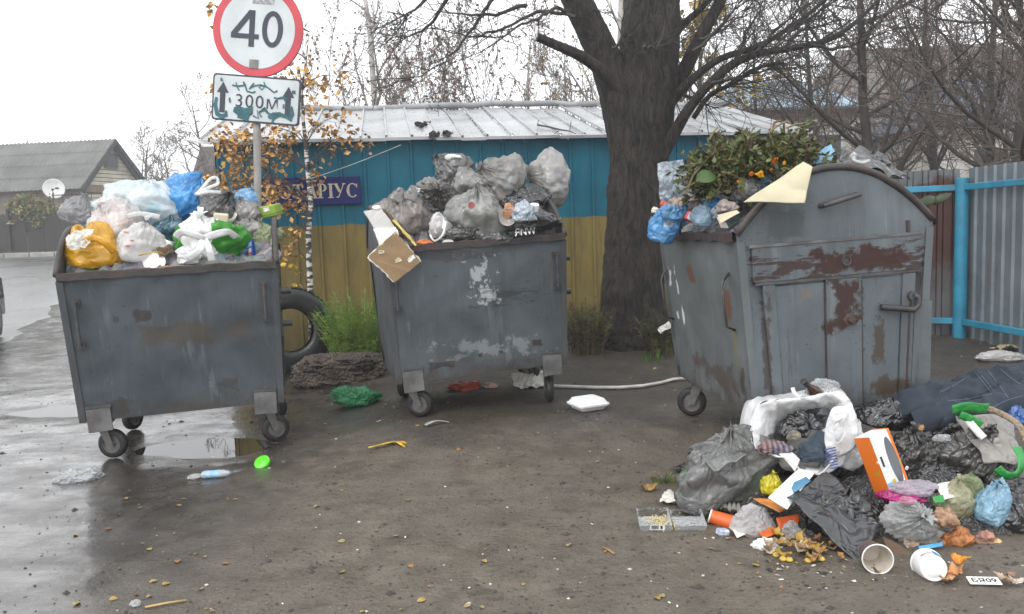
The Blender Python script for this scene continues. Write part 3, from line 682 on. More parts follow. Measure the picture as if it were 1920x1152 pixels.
GRF = [([(437, 161), (447, 163), (458, 162), (462, 159)], 3), ([(444, 156), (447, 166), (450, 171)], 2), ([(458, 155), (462, 165), (464, 172), (474, 175), (480, 173)], 3), ([(468, 168), (478, 163), (490, 161), (497, 165), (492, 170), (487, 166), (492, 162), (500, 164), (508, 170), (514, 175), (521, 172)], 2.6), ([(478, 158), (470, 166)], 2.5), ([(496, 156), (500, 166)], 2),
       ([(438, 204), (448, 207), (460, 212), (474, 206), (470, 213)], [8, 17, 19, 14, 5]), ([(446, 214), (466, 221)], 11), ([(474, 216), (484, 221), (482, 206), (490, 219)], 3), ([(486, 210), (496, 204), (502, 212), (512, 216)], [3, 8, 4, 3]), ([(502, 219), (512, 217), (524, 214), (536, 219), (546, 226)], [5, 13, 8, 6, 4]), ([(512, 222), (509, 230)], 4),
       ([(407, 182), (404, 196), (407, 212), (414, 217), (424, 214), (424, 206)], [5, 7, 8, 10, 7, 3]), ([(514, 184), (520, 186), (532, 184), (538, 190)], [3, 3, 5, 9]), ([(545, 200), (547, 214), (542, 224)], [5, 8, 6]), ([(551, 172), (551, 178)], 6), ([(532, 196), (531, 204)], 3), ([(431, 183), (432, 192)], 3), ([(417, 148), (418, 154)], 4)]
gm = mb()
for i, (L, wd) in enumerate(GRF): stroke([unt(x, y) for x, y in L], [k*v for k in wd] if hasattr(wd, '__len__') else wd*v, .0072+.00012*i, gm)
gm.xf(F2).build('graffiti', m_graf, plate, False, True)['kind'] = 'stuff'

# ------------------------------------------------------------------ corrugated fence with blue posts on the right
m_fb = mat('bright_blue_paint', (.030, .27, .42), .4, .2, 4, dirt=(.10, .16, .17), dirtamt=.5)
def sheet_metal(name, base, rust):
    t = NT(name); P = t.obj(); c = t.mix(t.ramp(t.noise(2.5, P, 4), .3, .7), dim(base, .82), dim(base, 1.15))
    if rust:
        X, Y, Z = t.xyz(P); zb = t.math('ADD', Z, t.math('MULTIPLY', t.math('SUBTRACT', t.noise(3.5, P, 5, .7), .5), .8)); c = t.mix(t.math('MULTIPLY', t.ramp(zb, 1.66, 1.5), t.ramp(zb, .35, .85, .25, 1)), c, (.075, .028, .020))
    return t.bsdf(c, .38, None, .35)
m_gal = sheet_metal('galvanised_sheet', (.23, .265, .29), False); m_rust = sheet_metal('rusty_sheet', (.16, .17, .18), True)
fp = Vector((at(1800, 400, 8.1).x, 8.1, 0)); fr_ = Vector((at(1925, 400, 7.15).x, 7.15, 0)); fe = fr_+(fr_-fp)*1.6; fl_ = Vector((at(1630, 400, 8.45).x, 8.45, 0))
def fence(name, a, b, label, mats, rails, hollow=0):
    o = thing(name, label, 'fence', (a.x, a.y, gz(a.x, a.y)-.0)); d = (b-a); d.z = 0; L = d.length; d.normalize(); nb_ = Vector((-d.y, d.x, 0))
    if nb_.y < 0: nb_ = -nb_
    ns = max(1, round(L/1.0)); w_ = L/ns
    for i in range(ns):
        m = mb(); pr = []; k = max(4, round(w_/.145)); s_ = w_/k
        for j in range(k): pr += [(j*s_, 0), (j*s_+s_*.52, 0), (j*s_+s_*.62, -.022), (j*s_+s_*.9, -.022)]
        pr.append((w_, 0)); Gd = []
        for (x, h) in pr:
            p = a+d*(i*w_+x)+nb_*(.09+h+.004*(i % 2)); Gd.append([(p.x, p.y, .13+.02*(i % 2)), (p.x, p.y, 1.0), (p.x, p.y, 1.90+.012*math.sin(i*3))])
        m.grid(np.array(Gd)); m.build('corrugated_sheet', mats[i % len(mats)], o, False, True)
    for z in rails:
        m = mb(); c_ = (a+b)/2; m.box((c_.x, c_.y, z), (L, .045, .06), Matrix.Rotation(math.atan2(d.y, d.x), 3, 'Z'), bev=.004); m.build('rail', m_fb, o, False, True)
    return o, d
f1, _ = fence('corrugated_fence', fp, fe, 'grey corrugated sheet fence with blue rails at the right edge', [m_gal], (.36, 1.71))
f2, _ = fence('corrugated_fence', fl_, fp, 'rusty corrugated fence section with blue rails behind the domed bin', [m_rust], (.36, 1.71))
for q, par, lab in ((fp, f1, None),):
    m = mb(); m.lathe([(.062, -.1), (.062, 1.60), (.05, 1.606), (0, 1.607)], Matrix.Translation((q.x, q.y-.03, gz(q.x, q.y))), 24)
    tag(m.build('fence_post', m_fb, None, True, True, sharp=40), 'round bright blue steel post between the two fence sections', 'post')

# ------------------------------------------------------------------ houses far behind
m_plas = mat('pale_plaster', (.48, .45, .41), .85, .15, 1); m_glassd = mat('dark_window_glass', (.03, .035, .04), .15, .1)
m_frame = mat('pale_window_frame', (.5, .48, .45), .6, .1)
def house(name, label, cx, cy, L, D, hw, hr, yaw, wallm, roofm, z, wins, hip=0., over=.35, trim=None):
    o = thing(name, label, 'house', (cx, cy, z), (0, 0, R(yaw)))
    mb().box((0, 0, hw/2), (L, D, hw)).build('wall', wallm, o)
    x, y = L/2+over, D/2+over; e = hw-.05; rx = L/2+over-hip
    V_ = [(-x, -y, e), (x, -y, e), (x, y, e), (-x, y, e), (-rx, 0, hr), (rx, 0, hr)]
    m = mb(); m.slab([V_[0], V_[1], V_[5], V_[4]], .08); m.slab([V_[2], V_[3], V_[4], V_[5]], .08)
    if hip: m.slab([V_[1], V_[2], V_[5]], .08); m.slab([V_[3], V_[0], V_[4]], .08)
    else:
        g = mb()
        for s in (-1, 1): g.slab([(s*L/2, -D/2, hw-.02), (s*L/2, D/2, hw-.02), (s*L/2, 0, hr-.14)], .05, Vector((s, 0, 0)))
        g.build('gable', wallm, o)
    m.build('roof', roofm, o)
    mb().box((0, -D/2-.06, hw-.22), (L+.1, .14, .3)).build('cornice', trim or m_frame, o)
    for (wx, wz, ww, wh) in wins:
        f = mb().box((wx, -D/2-.02, wz), (ww+.18, .1, wh+.18)).build('window', m_frame, o)
        mb().box((wx, -D/2-.075, wz), (ww, .02, wh)).build('pane', m_glassd, f)
    return o
p = at(1492, 300, 27); house('blue_roof_house', 'house with pale blue roof beyond the shed right end', p.x, 30, 3.6, 6, 4.75, 6.15, 4, m_plas, mat('pale_blue_roof', (.20, .30, .38), .5, .2, 2), 0.4, [(-1.0, 3.2, .8, 1.2), (.9, 3.2, .8, 1.2)], hip=1.0, trim=mat('brown_cornice', (.13, .085, .07), .8))
p = at(1760, 300, 33); house('big_house', 'large grey brown house hidden behind the bare trees', p.x+1.2, 37, 10.5, 8, 5.2, 8.6, -3, mat('brown_grey_brick', (.25, .20, .18), .9, .2, 2), mat('dull_brown_roof', (.14, .115, .105), .8, .2, 1), 0.4, [(-3.6, 3.4, 1.1, 1.5), (-1.2, 3.4, 1.1, 1.5), (1.2, 3.4, 1.1, 1.5), (3.6, 3.4, 1.1, 1.5)], hip=2.0)
p = at(1850, 300, 26); house('low_house', 'low pale walled outbuilding with slate blue roof behind the fence', p.x, 28, 3.4, 4, 4.0, 5.7, 0, m_plas, mat('slate_blue_roof', (.085, .105, .15), .6, .2, 2), 0.3, [(0, 2.6, .9, 1.1)], hip=.6)
p = at(372, 300, 41); house('dark_roof_house', 'dark brown roofed house between the grey house and the shed', p.x+2.3, 46, 7, 5, 3.6, 5.6, 8, mat('dark_brick', (.12, .085, .07), .9, .2, 1), mat('dark_brown_roof', (.09, .07, .062), .8, .2, 1), 1.05, [(-1.5, 2.2, .9, 1.2)], hip=0)
# the grey roofed house across the road: long side to us, boarded gable turned right
hy = 38.0; ga = at(207, 268, hy+1.3); eL = at(146, 351, hy); eR = at(262, 346, hy+3.4)
gx = Vector((eR.x-eL.x, eR.y-eL.y, 0)); gw = gx.length; gx.normalize(); lx = Vector((-1, .10, 0)).normalized(); HL = 12
hz0 = 1.05; hs_ = thing('grey_roof_house', 'low house with grey corrugated roof and boarded gable across the road', 'house', (eL.x, eL.y, hz0))
ez = (eL.z+eR.z)/2; rz = ga.z+.1
def hp(u, l, z): q = Vector((eL.x, eL.y, 0))+gx*u+lx*l; return Vector((q.x, q.y, z))
m_hw = mat('pale_yellow_boards', (.60, .55, .44), .8, .12, 2); m_hwd = mat('brown_house_wall', (.20, .165, .135), .85, .2, 2)
m = mb()
for a_, b_ in (((0, 0), (gw, 0)), ((gw, 0), (gw, HL)), ((gw, HL), (0, HL)), ((0, HL), (0, 0))):
    m.slab([hp(*a_, hz0-.5), hp(*b_, hz0-.5), hp(*b_, ez), hp(*a_, ez)], .1)
m.build('wall', m_hwd, hs_, False, True)
nbd = 11; out = -lx*.03
for i in range(nbd):   # gable boards
    z0_, z1_ = ez+(rz-ez)*i/nbd, ez+(rz-ez)*(i+1)/nbd-.025; k0 = .5*(z0_-ez)/(rz-ez); k1 = .5*(z1_-ez)/(rz-ez)
    mb().slab([hp(gw*k0, 0, z0_)+out*2, hp(gw*(1-k0), 0, z0_)+out*2, hp(gw*(1-k1), 0, z1_)+out, hp(gw*k1, 0, z1_)+out], .03, -lx).build('board', m_hw, hs_, False, True)
mb().slab([hp(0, 0, ez-.35)+out*3, hp(gw, 0, ez-.35)+out*3, hp(gw, 0, ez)+out*3, hp(0, 0, ez)+out*3], .1, -lx).build('fascia', mat('tan_fascia', (.30, .23, .16), .8), hs_, False, True)
for i in range(5):
    z0_ = ez-.42-i*.2; mb().slab([hp(.5, 0, z0_-.18)+out*2, hp(gw*.95, 0, z0_-.18)+out*2, hp(gw*.95, 0, z0_)+out, hp(.5, 0, z0_)+out], .03, -lx).build('board', m_hw, hs_, False, True)
for (u0, u1, z0_, z1_) in ((gw*.42, gw*.60, ez+(rz-ez)*.42, ez+(rz-ez)*.73), (gw*.5, gw*.9, ez-1.7, ez-.7)):
    f = mb().slab([hp(u0-.06, 0, z0_-.06)+out*5, hp(u1+.06, 0, z0_-.06)+out*5, hp(u1+.06, 0, z1_+.06)+out*5, hp(u0-.06, 0, z1_+.06)+out*5], .05, -lx).build('window', mat('grey_frame', (.25, .24, .22), .7), hs_, False, True)
    mb().slab([hp(u0, 0, z0_)+out*6, hp(u1, 0, z0_)+out*6, hp(u1, 0, z1_)+out*6, hp(u0, 0, z1_)+out*6], .02, -lx).build('pane', m_glassd, f, False, True)
m_slate = mat('grey_asbestos_roof', (.185, .185, .175), .8, .22, .7, .2, 12, dirt=(.12, .125, .10), dirtamt=.5)
for side in (0, 1):
    for row in range(4):     # overlapping rows of corrugated sheets
        m = mb(); Gd = []
        for j in range(241):
            l = -.45+(HL+.9)*j/240; wv = .025*math.sin(j*math.pi/2*1.0); col_ = []
            for t in (row/4-.02, (row+1)/4):
                uu = -.35+(gw/2+.35)*t; z = ez-.22+(rz+.12-ez+.22)*t+.035*(1-(t*4-row))+wv; q = hp(uu if side == 0 else gw-uu, l, z); col_.append(tuple(q))
            Gd.append(col_)
        m.grid(np.array(Gd)); m.build('roof_sheet_row', m_slate, hs_, False, True)
m = mb()
for sgn in (0, 1): m.slab([hp(-.4 if sgn == 0 else gw+.4, -.5, ez-.30), hp(gw/2, -.5, rz+.12), hp(gw/2, -.5, rz-.14), hp(-.3 if sgn == 0 else gw+.3, -.5, ez-.55)], .05, -lx)
m.build('barge_board', mat('dark_barge_board', (.06, .06, .062), .7), hs_, False, True)
# satellite dish on a mast
dc = at(101, 354, 33.5); dn = (Vector((.55, -1, .15))).normalized(); sdh = thing('satellite_dish', 'white round satellite dish on a mast beside the grey house', 'satellite dish', (dc.x, dc.y+.1, gz(dc.x, dc.y)))
rd = 18.5*33.5/FPX; Fd = frame(dc, Vector((1, .4, 0)), dn)
dd_ = mb(); dd_.lathe([(0, -.12), (rd*.4, -.10), (rd*.7, -.065), (rd*.9, -.022), (rd, 0), (rd, -.02), (rd*.7, -.09), (0, -.15)], Fd, 32); dd_.build('dish', mat('dish_white', (.72, .72, .70), .5, .08), sdh, True, True)
ar = mb(); tip = Fd @ Vector((-.05, -.12, .42)); ar.tube([Fd @ Vector((-.02, -rd*.95, 0)), tip], .016, 6); ar.tube([tip, tip-dn*.12], .045, 8); ar.tube([tip+Vector((.15, 0, .05)), tip+Vector((.2, .1, .05))], .04, 8); ar.tube([tip, tip+Vector((.18, 0, .05))], .014, 5); ar.build('feed_arm', mat('dish_dark', (.10, .10, .10), .6), sdh, False, True)
mb().tube([Fd @ Vector((0, 0, -.14)), (Fd @ Vector((0, 0, -.14)))+Vector((0, .1, -.2)), (dc.x, dc.y+.15, gz(dc.x, dc.y)-.1)], .04, 8).build('mast', m_pole, sdh, False, True)
# dark fence across the road
df = thing('dark_fence', 'dark brown sheet fence across the road below the grey house', 'fence', (-17, 32.6, gz(-17, 32.6)))
m_df = mat('dark_brown_fence', (.034, .026, .023), .7, .25, 1.5)
for i in range(24):
    x0 = -26+i*.72; zb = gz(x0, 32.6); h = 1.62 if i < 17 else 1.75
    m = mb(); m.box((x0+.35, 32.6+.01*(i % 2), zb+h/2+.05), (.70, .03, h), bev=.006); m.build('fence_panel', m_df, df, False, True)
for i in range(7):
    x0 = -26+i*2.9; mb().box((x0, 32.55, gz(x0, 32.6)+.95), (.09, .09, 1.95), bev=.01).build('post', m_df, df, False, True)
# mesh gate rails above the dark fence
mg = thing('rail_fence', 'thin railing above the dark fence in front of the house gable', 'fence', (-16.6, 33.4, gz(-16.6, 33.4)))
m = mb(); zb = gz(-16.6, 33.4)
for z in (1.7, 2.0, 2.45): m.tube([(-18.8, 33.4, zb+z), (-13.5, 33.4, zb+z)], .022, 5)
m.build('rail', m_df, mg, False, True)
for i in range(14): mb().tube([(-18.8+i*.4, 33.4, zb), (-18.8+i*.4, 33.4, zb+2.5)], .015, 5).build('picket', m_df, mg, False, True)
# yellowing bush and grass verge by the fence
def bush(name, label, c, rx, ry, rzv, n, ls, mats, seed, cat='bush', stems=10):
    rnd = random.Random(seed); o = thing(name, label, cat, c); T, K = mb(), mb()
    for i in range(stems):
        a = rnd.uniform(0, 6.28); e = Vector(c)+Vector((math.cos(a)*rx*.7*rnd.random(), math.sin(a)*ry*.7*rnd.random(), rzv*rnd.uniform(1.0, 1.8)))
        T.tube([Vector(c), Vector(c).lerp(e, .5)+Vector((rnd.gauss(0, .04), 0, .03)), e], [.012, .008, .003], 4)
    for i in range(n):
        while True:
            p = Vector((rnd.uniform(-1, 1), rnd.uniform(-1, 1), rnd.uniform(-1, 1)))
            if .15 < p.length < 1+.25*math.sin(p.x*7+seed)*math.cos(p.z*6): break
        q = Vector(c)+Vector((p.x*rx, p.y*ry, (p.z+1)*rzv)); leafquad(K, q, ls*rnd.uniform(.6, 1.4), rnd, rnd.randrange(len(mats)))
    T.build('stem', m_twig_dk, o, False, True); k = K.build('foliage', mats, o, False, True); k['kind'] = 'stuff'; return o
m_ol = mat('olive_leaves', (.20, .17, .06), .7, .4, 2); m_gr = mat('mid_green_leaves', (.09, .16, .035), .6, .4, 3); m_dg = mat('dark_green_leaves', (.04, .075, .022), .6, .4, 3)
p = at(14, 400, 31.2); bush('yellowing_bush', 'yellow olive bush before the house below the satellite dish', (p.x, 32.9, gz(p.x, 32.9)+.9), 1.25, .5, .8, 1700, .13, [m_ol, mat('tan_leaves', (.30, .23, .10), .7, .3, 2), m_gr], 3)
m = mb(); rnd = random.Random(8)
for i in range(2500):
    x = rnd.uniform(-24, -17.6); y = rnd.uniform(31.95, 32.5); z = gz(x, y); h = rnd.uniform(.06, .25)
    m.add([(x-.02, y, z), (x+.02, y, z), (x+rnd.gauss(0, .06), y+rnd.gauss(0, .04), z+h)], [(0, 1, 2)], rnd.randrange(2))
tag(m.build('verge_grass', [m_ol, m_gr], world=True), 'strip of short grass along the foot of the dark fence', 'grass', kind='stuff')

# ------------------------------------------------------------------ tyre, rubble, bush, weeds
yt = 8.5; tc = at(545, 619, yt); tr_ = .45
tyre = thing('old_tyre', 'old black car tyre standing behind the left bin', 'tyre', (tc.x, tc.y, tc.z-tr_))
Ft = frame(tc, Vector((1, .35, 0)), Vector((.42, -1, .12)))
prof = []
for a in np.linspace(-150, 150, 34):
    ca, sa = math.cos(R(a)), math.sin(R(a)); prof.append((tr_-.115+.115*math.copysign(abs(ca)**.6, ca), .115*math.copysign(abs(sa)**.6, sa)))
m = mb(); m.lathe(prof, Ft, 56)
m_rub = mat('wet_black_rubber', (.018, .018, .019), .32, .3, 5, .25, 50); m.build('carcass', m_rub, tyre, True, True)
m = mb()
for zz_ in (-.066, -.022, .022, .066):
    for j in range(56):
        a0, a1 = 2*math.pi*(j+.08)/56, 2*math.pi*(j+.8)/56; ro = tr_+.006; w_ = .013
        m.add([Ft @ Vector((r_*math.cos(a), r_*math.sin(a), zz_+dz)) for a in (a0, a1) for r_ in (tr_-.004, ro) for dz in (-w_, w_)], [(0, 2, 3, 1), (4, 5, 7, 6), (2, 6, 7, 3), (0, 1, 5, 4), (0, 4, 6, 2), (1, 3, 7, 5)])
m.build('tread', m_rub, tyre, False, True)
def rock(name, label, cat, c, s, seed, m_, amp=.35, n=40):
    th, ph = np.meshgrid(np.linspace(0, math.pi, n), np.linspace(0, 2*math.pi, n*2, endpoint=False), indexing='ij')
    D = np.stack([np.sin(th)*np.cos(ph), np.sin(th)*np.sin(ph), np.cos(th)], -1); f = D.reshape(-1, 3)
    r = 1+amp*.5*pn(f, 1.5, seed)+amp*.35*ridge(f, 4, seed)+amp*.25*pn(f, 11, seed)+amp*.15*pn(f, 23, seed)
    q = np.sign(f)*np.abs(f)**.75*r[:, None]*np.array(s)+np.array(c)
    m = mb(); m.grid(np.swapaxes(q.reshape(n, n*2, 3), 0, 1), wrapu=True)
    return tag(m.build(name, m_, None, False, True), label, cat)
rk = NT('rough_aggregate_concrete'); Po = rk.obj(); vv = rk.n('TexVoronoi'); vv.inputs['Scale'].default_value = 38; rk.set(vv.inputs['Vector'], Po)
rc = rk.mix(rk.ramp(rk.noise(5, Po, 5), .35, .65), (.045, .034, .027), (.135, .10, .078)); rc = rk.mix(rk.ramp(vv.outputs['Distance'], .25, .1, 0, .6), rc, (.28, .24, .20))
rk.bsdf(rc, .75, rk.bump(vv.outputs['Distance'], .8, .03))
c = gnd(640, 722); rock('concrete_lump', 'rough lump of broken concrete between the left and middle bins', 'rubble', (c.x, c.y+.22, gz(c.x, c.y+.22)+.09), (.46, .22, .17), 5, rk.m)
def blades(name, label, cat, c, n, h, spread, mats, seed, curve=.4, wd=.006, branchy=False):
    rnd = random.Random(seed); m = mb()
    for i in range(n):
        a = rnd.uniform(0, 6.28); rr_ = spread*math.sqrt(rnd.random()); b = Vector((c[0]+math.cos(a)*rr_*.8, c[1]+math.sin(a)*rr_*.5, c[2]))
        hh = h*rnd.uniform(.45, 1.05)*(1-.35*rr_/spread); ln = Vector((math.cos(a)*curve*rnd.uniform(.2, 1.1), math.sin(a)*curve*.5, 0))*hh
        pts_ = [b+ln*t*t+Vector((0, 0, hh*t)) for t in (0, .35, .7, 1)]; sdv = Vector((-math.sin(a+1), math.cos(a+1), 0))*wd; mi = rnd.randrange(len(mats))
        if branchy:
            m.tube(pts_, .0025, 3, mi=mi)
            for k in range(22):
                t = rnd.uniform(.2, 1); q = b+ln*t*t+Vector((0, 0, hh*t)); dv = Vector((rnd.gauss(0, 1), rnd.gauss(0, 1), rnd.uniform(-.1, 1.1))).normalized()*rnd.uniform(.03, .085)
                sv = dv.cross(Vector((rnd.gauss(0, 1), 1, 0))).normalized()*.0035; m.add([q-sv, q+sv, q+dv], [(0, 1, 2)], mi)
        else:
            Gd = [[tuple(p_-sdv*(1-i_/3.2)), tuple(p_+sdv*(1-i_/3.2))] for i_, p_ in enumerate(pts_)]; m.grid(np.array(Gd), mi)
    o = m.build(name, mats, None, False, True); return tag(o, label, cat)
m_fr = mat('feathery_green', (.13, .25, .03), .6, .3, 4); m_fr2 = mat('feathery_yellow_green', (.22, .32, .05), .6, .3, 4); m_br = mat('dry_brown_grass', (.085, .060, .036), .8, .3, 4)
p = gnd(686, 694)
blades('feathery_bush', 'feathery bright green bush beside the middle bin', 'bush', (p.x, p.y, p.z), 560, .92, .40, [m_fr, m_fr2, m_fr2, m_fr], 2, .42, branchy=True)
for px, Y, n, h, sp, sd_, lab, ms in [(1100, 7.9, 130, .62, .22, 4, 'brown dry weeds between the middle bin and the tree', [m_br, m_ol, m_br, m_dg]), (1238, 7.7, 110, .52, .18, 5, 'dry brown weeds right of the big trunk', [m_br, m_br, m_ol, m_dg]), (1222, 7.5, 40, .14, .12, 6, 'low green weeds at the right foot of the big tree', [m_gr, m_fr]), (560, 8.9, 70, .35, .3, 7, 'sparse weeds seen through the old tyre', [m_gr, m_ol]), (1770, 8.6, 60, .22, .35, 9, 'dead weeds under the fence behind the domed bin', [m_br, m_dg])]:
    p = at(px, 640, Y); blades('weeds', lab, 'weeds', (p.x, Y, gz(p.x, Y)), n, h, sp, ms, sd_, .4, .005, branchy=h > .5)
p = gnd(1245, 905); blades('grass_tuft', 'small tuft of grass left of the grey bag', 'grass', (p.x, p.y, p.z), 70, .075, .08, [m_gr, m_ol, m_fr], 12, .9, .004)
# ------------------------------------------------------------------ the three rubbish bins
def bin_paint(name, axis=None, stains=(), base=(.135, .157, .175), flake=.5):
    t = NT(name); P = t.obj(); X, Y, Z = t.xyz(P)
    c = t.mix(t.ramp(t.noise(2.0, P, 5, .6), .3, .7), dim(base, .80), dim(base, 1.16))
    c = t.mix(t.ramp(t.noise(3.5, t.scalev(P, (3, 3, .35)), 4, .65), .50, .72, 0, .5), c, dim(base, .62))
    c = t.mix(t.ramp(t.noise(5, t.scalev(P, (2.2, 2.2, .25)), 4, .6), .60, .78, 0, .4), c, (.27, .29, .30))
    rough = t.ramp(t.noise(4, P, 3), .3, .7, .40, .58)
    nzb = t.noise(9, P, 5, .68); nzs = t.noise(6, t.scalev(P, (1.0, 1.0, 5.0)), 5, .7)
    # chipped paint: small horizontal scratches with rust and dark metal under them
    fl = t.ramp(t.noise(16, t.scalev(P, (.55, .55, 2.6)), 5, .62), .655, .68)
    area = t.ramp(t.noise(1.7, P, 3), .46, .58)
    c = t.mix(t.math('MULTIPLY', t.math('MULTIPLY', fl, area), flake), c, (.055, .036, .028))
    low = t.ramp(t.math('ADD', Z, t.math('MULTIPLY', t.math('SUBTRACT', nzb, .5), .5)), .40, .22, 0, .75)
    c = t.mix(low, c, (.075, .058, .046))
    chips = t.math('MULTIPLY', t.ramp(t.noise(60, P, 3, .6), .64, .68), t.ramp(t.noise(3.1, P, 4, .7), .42, .60)); c = t.mix(t.math('MULTIPLY', chips, .8), c, (.050, .036, .030))
    drip = t.math('MULTIPLY', t.ramp(t.noise(26, t.scalev(P, (1, 1, .055)), 4, .65), .58, .70), t.ramp(t.noise(2.4, P, 3, .6), .40, .62)); c = t.mix(t.math('MULTIPLY', drip, .5), c, (.068, .050, .040))
    pale = t.math('MULTIPLY', t.ramp(t.noise(34, t.scalev(P, (1, 1, .07)), 3, .6), .62, .74), t.ramp(t.noise(2.1, t.scalev(P, (1.3, 1.3, 1)), 3, .6), .46, .62)); c = t.mix(t.math('MULTIPLY', pale, .30), c, (.33, .35, .36))
    ax = {None: X, 'x': X, 'y': Y}[axis]
    for (x0, z0, w_, h_, col, amt, sparse, scr) in stains:
        mk = t.rect(ax, Z, x0, z0, w_, h_, nzs if scr else nzb, sparse)
        c = t.mix(t.math('MULTIPLY', mk, amt), c, col)
    hgt = t.math('ADD', t.noise(3.2, P, 2), t.math('MULTIPLY', fl, -.15))
    return t.bsdf(c, rough, t.bump(hgt, .25, .03), .0, .32)
RUST = (.050, .018, .012); DRK = (.045, .036, .032); BRN = (.085, .070, .050)
m_rim = mat('rusty_dark_rim', (.055, .045, .042), .55, .4, 9, .4, 40, dirt=(.11, .045, .03), dirtamt=.7)
m_iron = mat('worn_grey_iron', (.10, .10, .10), .45, .35, 12, .2, 60, metal=.3, dirt=(.10, .05, .03), dirtamt=.6)
m_plate = mat('pale_scraped_plate', (.16, .155, .155), .55, .45, 7, .2, 40, dirt=(.10, .06, .045), dirtamt=.7)
m_tyreb = mat('caster_rubber', (.022, .022, .023), .55, .3, 8); m_hub = mat('caster_hub', (.22, .21, .20), .45, .3, 9, metal=.4, dirt=(.10, .07, .05), dirtamt=.6)
LT, LB, DT, DB, ZB, ZT = 1.37/2, 1.30/2, 1.08/2, .95/2, .26, 1.24
def hx(z): return LB+(LT-LB)*(z-ZB)/(ZT-ZB)
def hy_(z): return DB+(DT-DB)*(z-ZB)/(ZT-ZB)
ARCH = .31
def arch(u): return ARCH*(1-abs(u)**2.1)
def caster(par, px, py, top, drop, ang, mi=0):
    """fork and wheel under (px,py,top); the wheel's foot is `drop` below"""
    c = thing('caster', None, None); c.parent = par; c.location = (px, py, top); c.rotation_euler = (0, 0, R(ang)); del_ = c
    wr = .100; off = .05; wc = Vector((off, 0, -drop+wr))
    m = mb(); m.tube([(0, 0, 0), (0, 0, -.03)], .04, 14)
    for s in (-1, 1): m.slab([(-.035, s*.036, -.028), (.035, s*.036, -.028), (off+.022, s*.036, wc.z-.015), (off-.022, s*.036, wc.z-.015)], .005, Vector((0, s, 0)))
    m.box((0, 0, -.03), (.08, .066, .008)); m.tube([wc+Vector((0, -.04, 0)), wc+Vector((0, .04, 0))], .012, 8); m.build('fork', m_hub, c)
    Mx = Matrix.Translation(wc) @ Matrix.Rotation(R(90), 4, 'X')
    m = mb(); m.lathe([(.062, -.026), (.086, -.028), (.097, -.019), (.100, 0), (.097, .019), (.086, .028), (.062, .026)], Mx, 28); m.build('tyre', m_tyreb, c, True)
    m = mb(); m.lathe([(0, -.026), (.02, -.026), (.024, -.012), (.054, -.012), (.063, -.024), (.063, .024), (.054, .012), (.024, .012), (.02, .026), (0, .026)], Mx, 24); m.build('wheel', m_hub, c, True, sharp=35)
    return c
def wall_grid(fn, nu, nv, seed, amp=.006):
    G = np.zeros((nu, nv, 3))
    for i in range(nu):
        for j in range(nv): G[i, j] = fn(i/(nu-1), j/(nv-1))
    return G
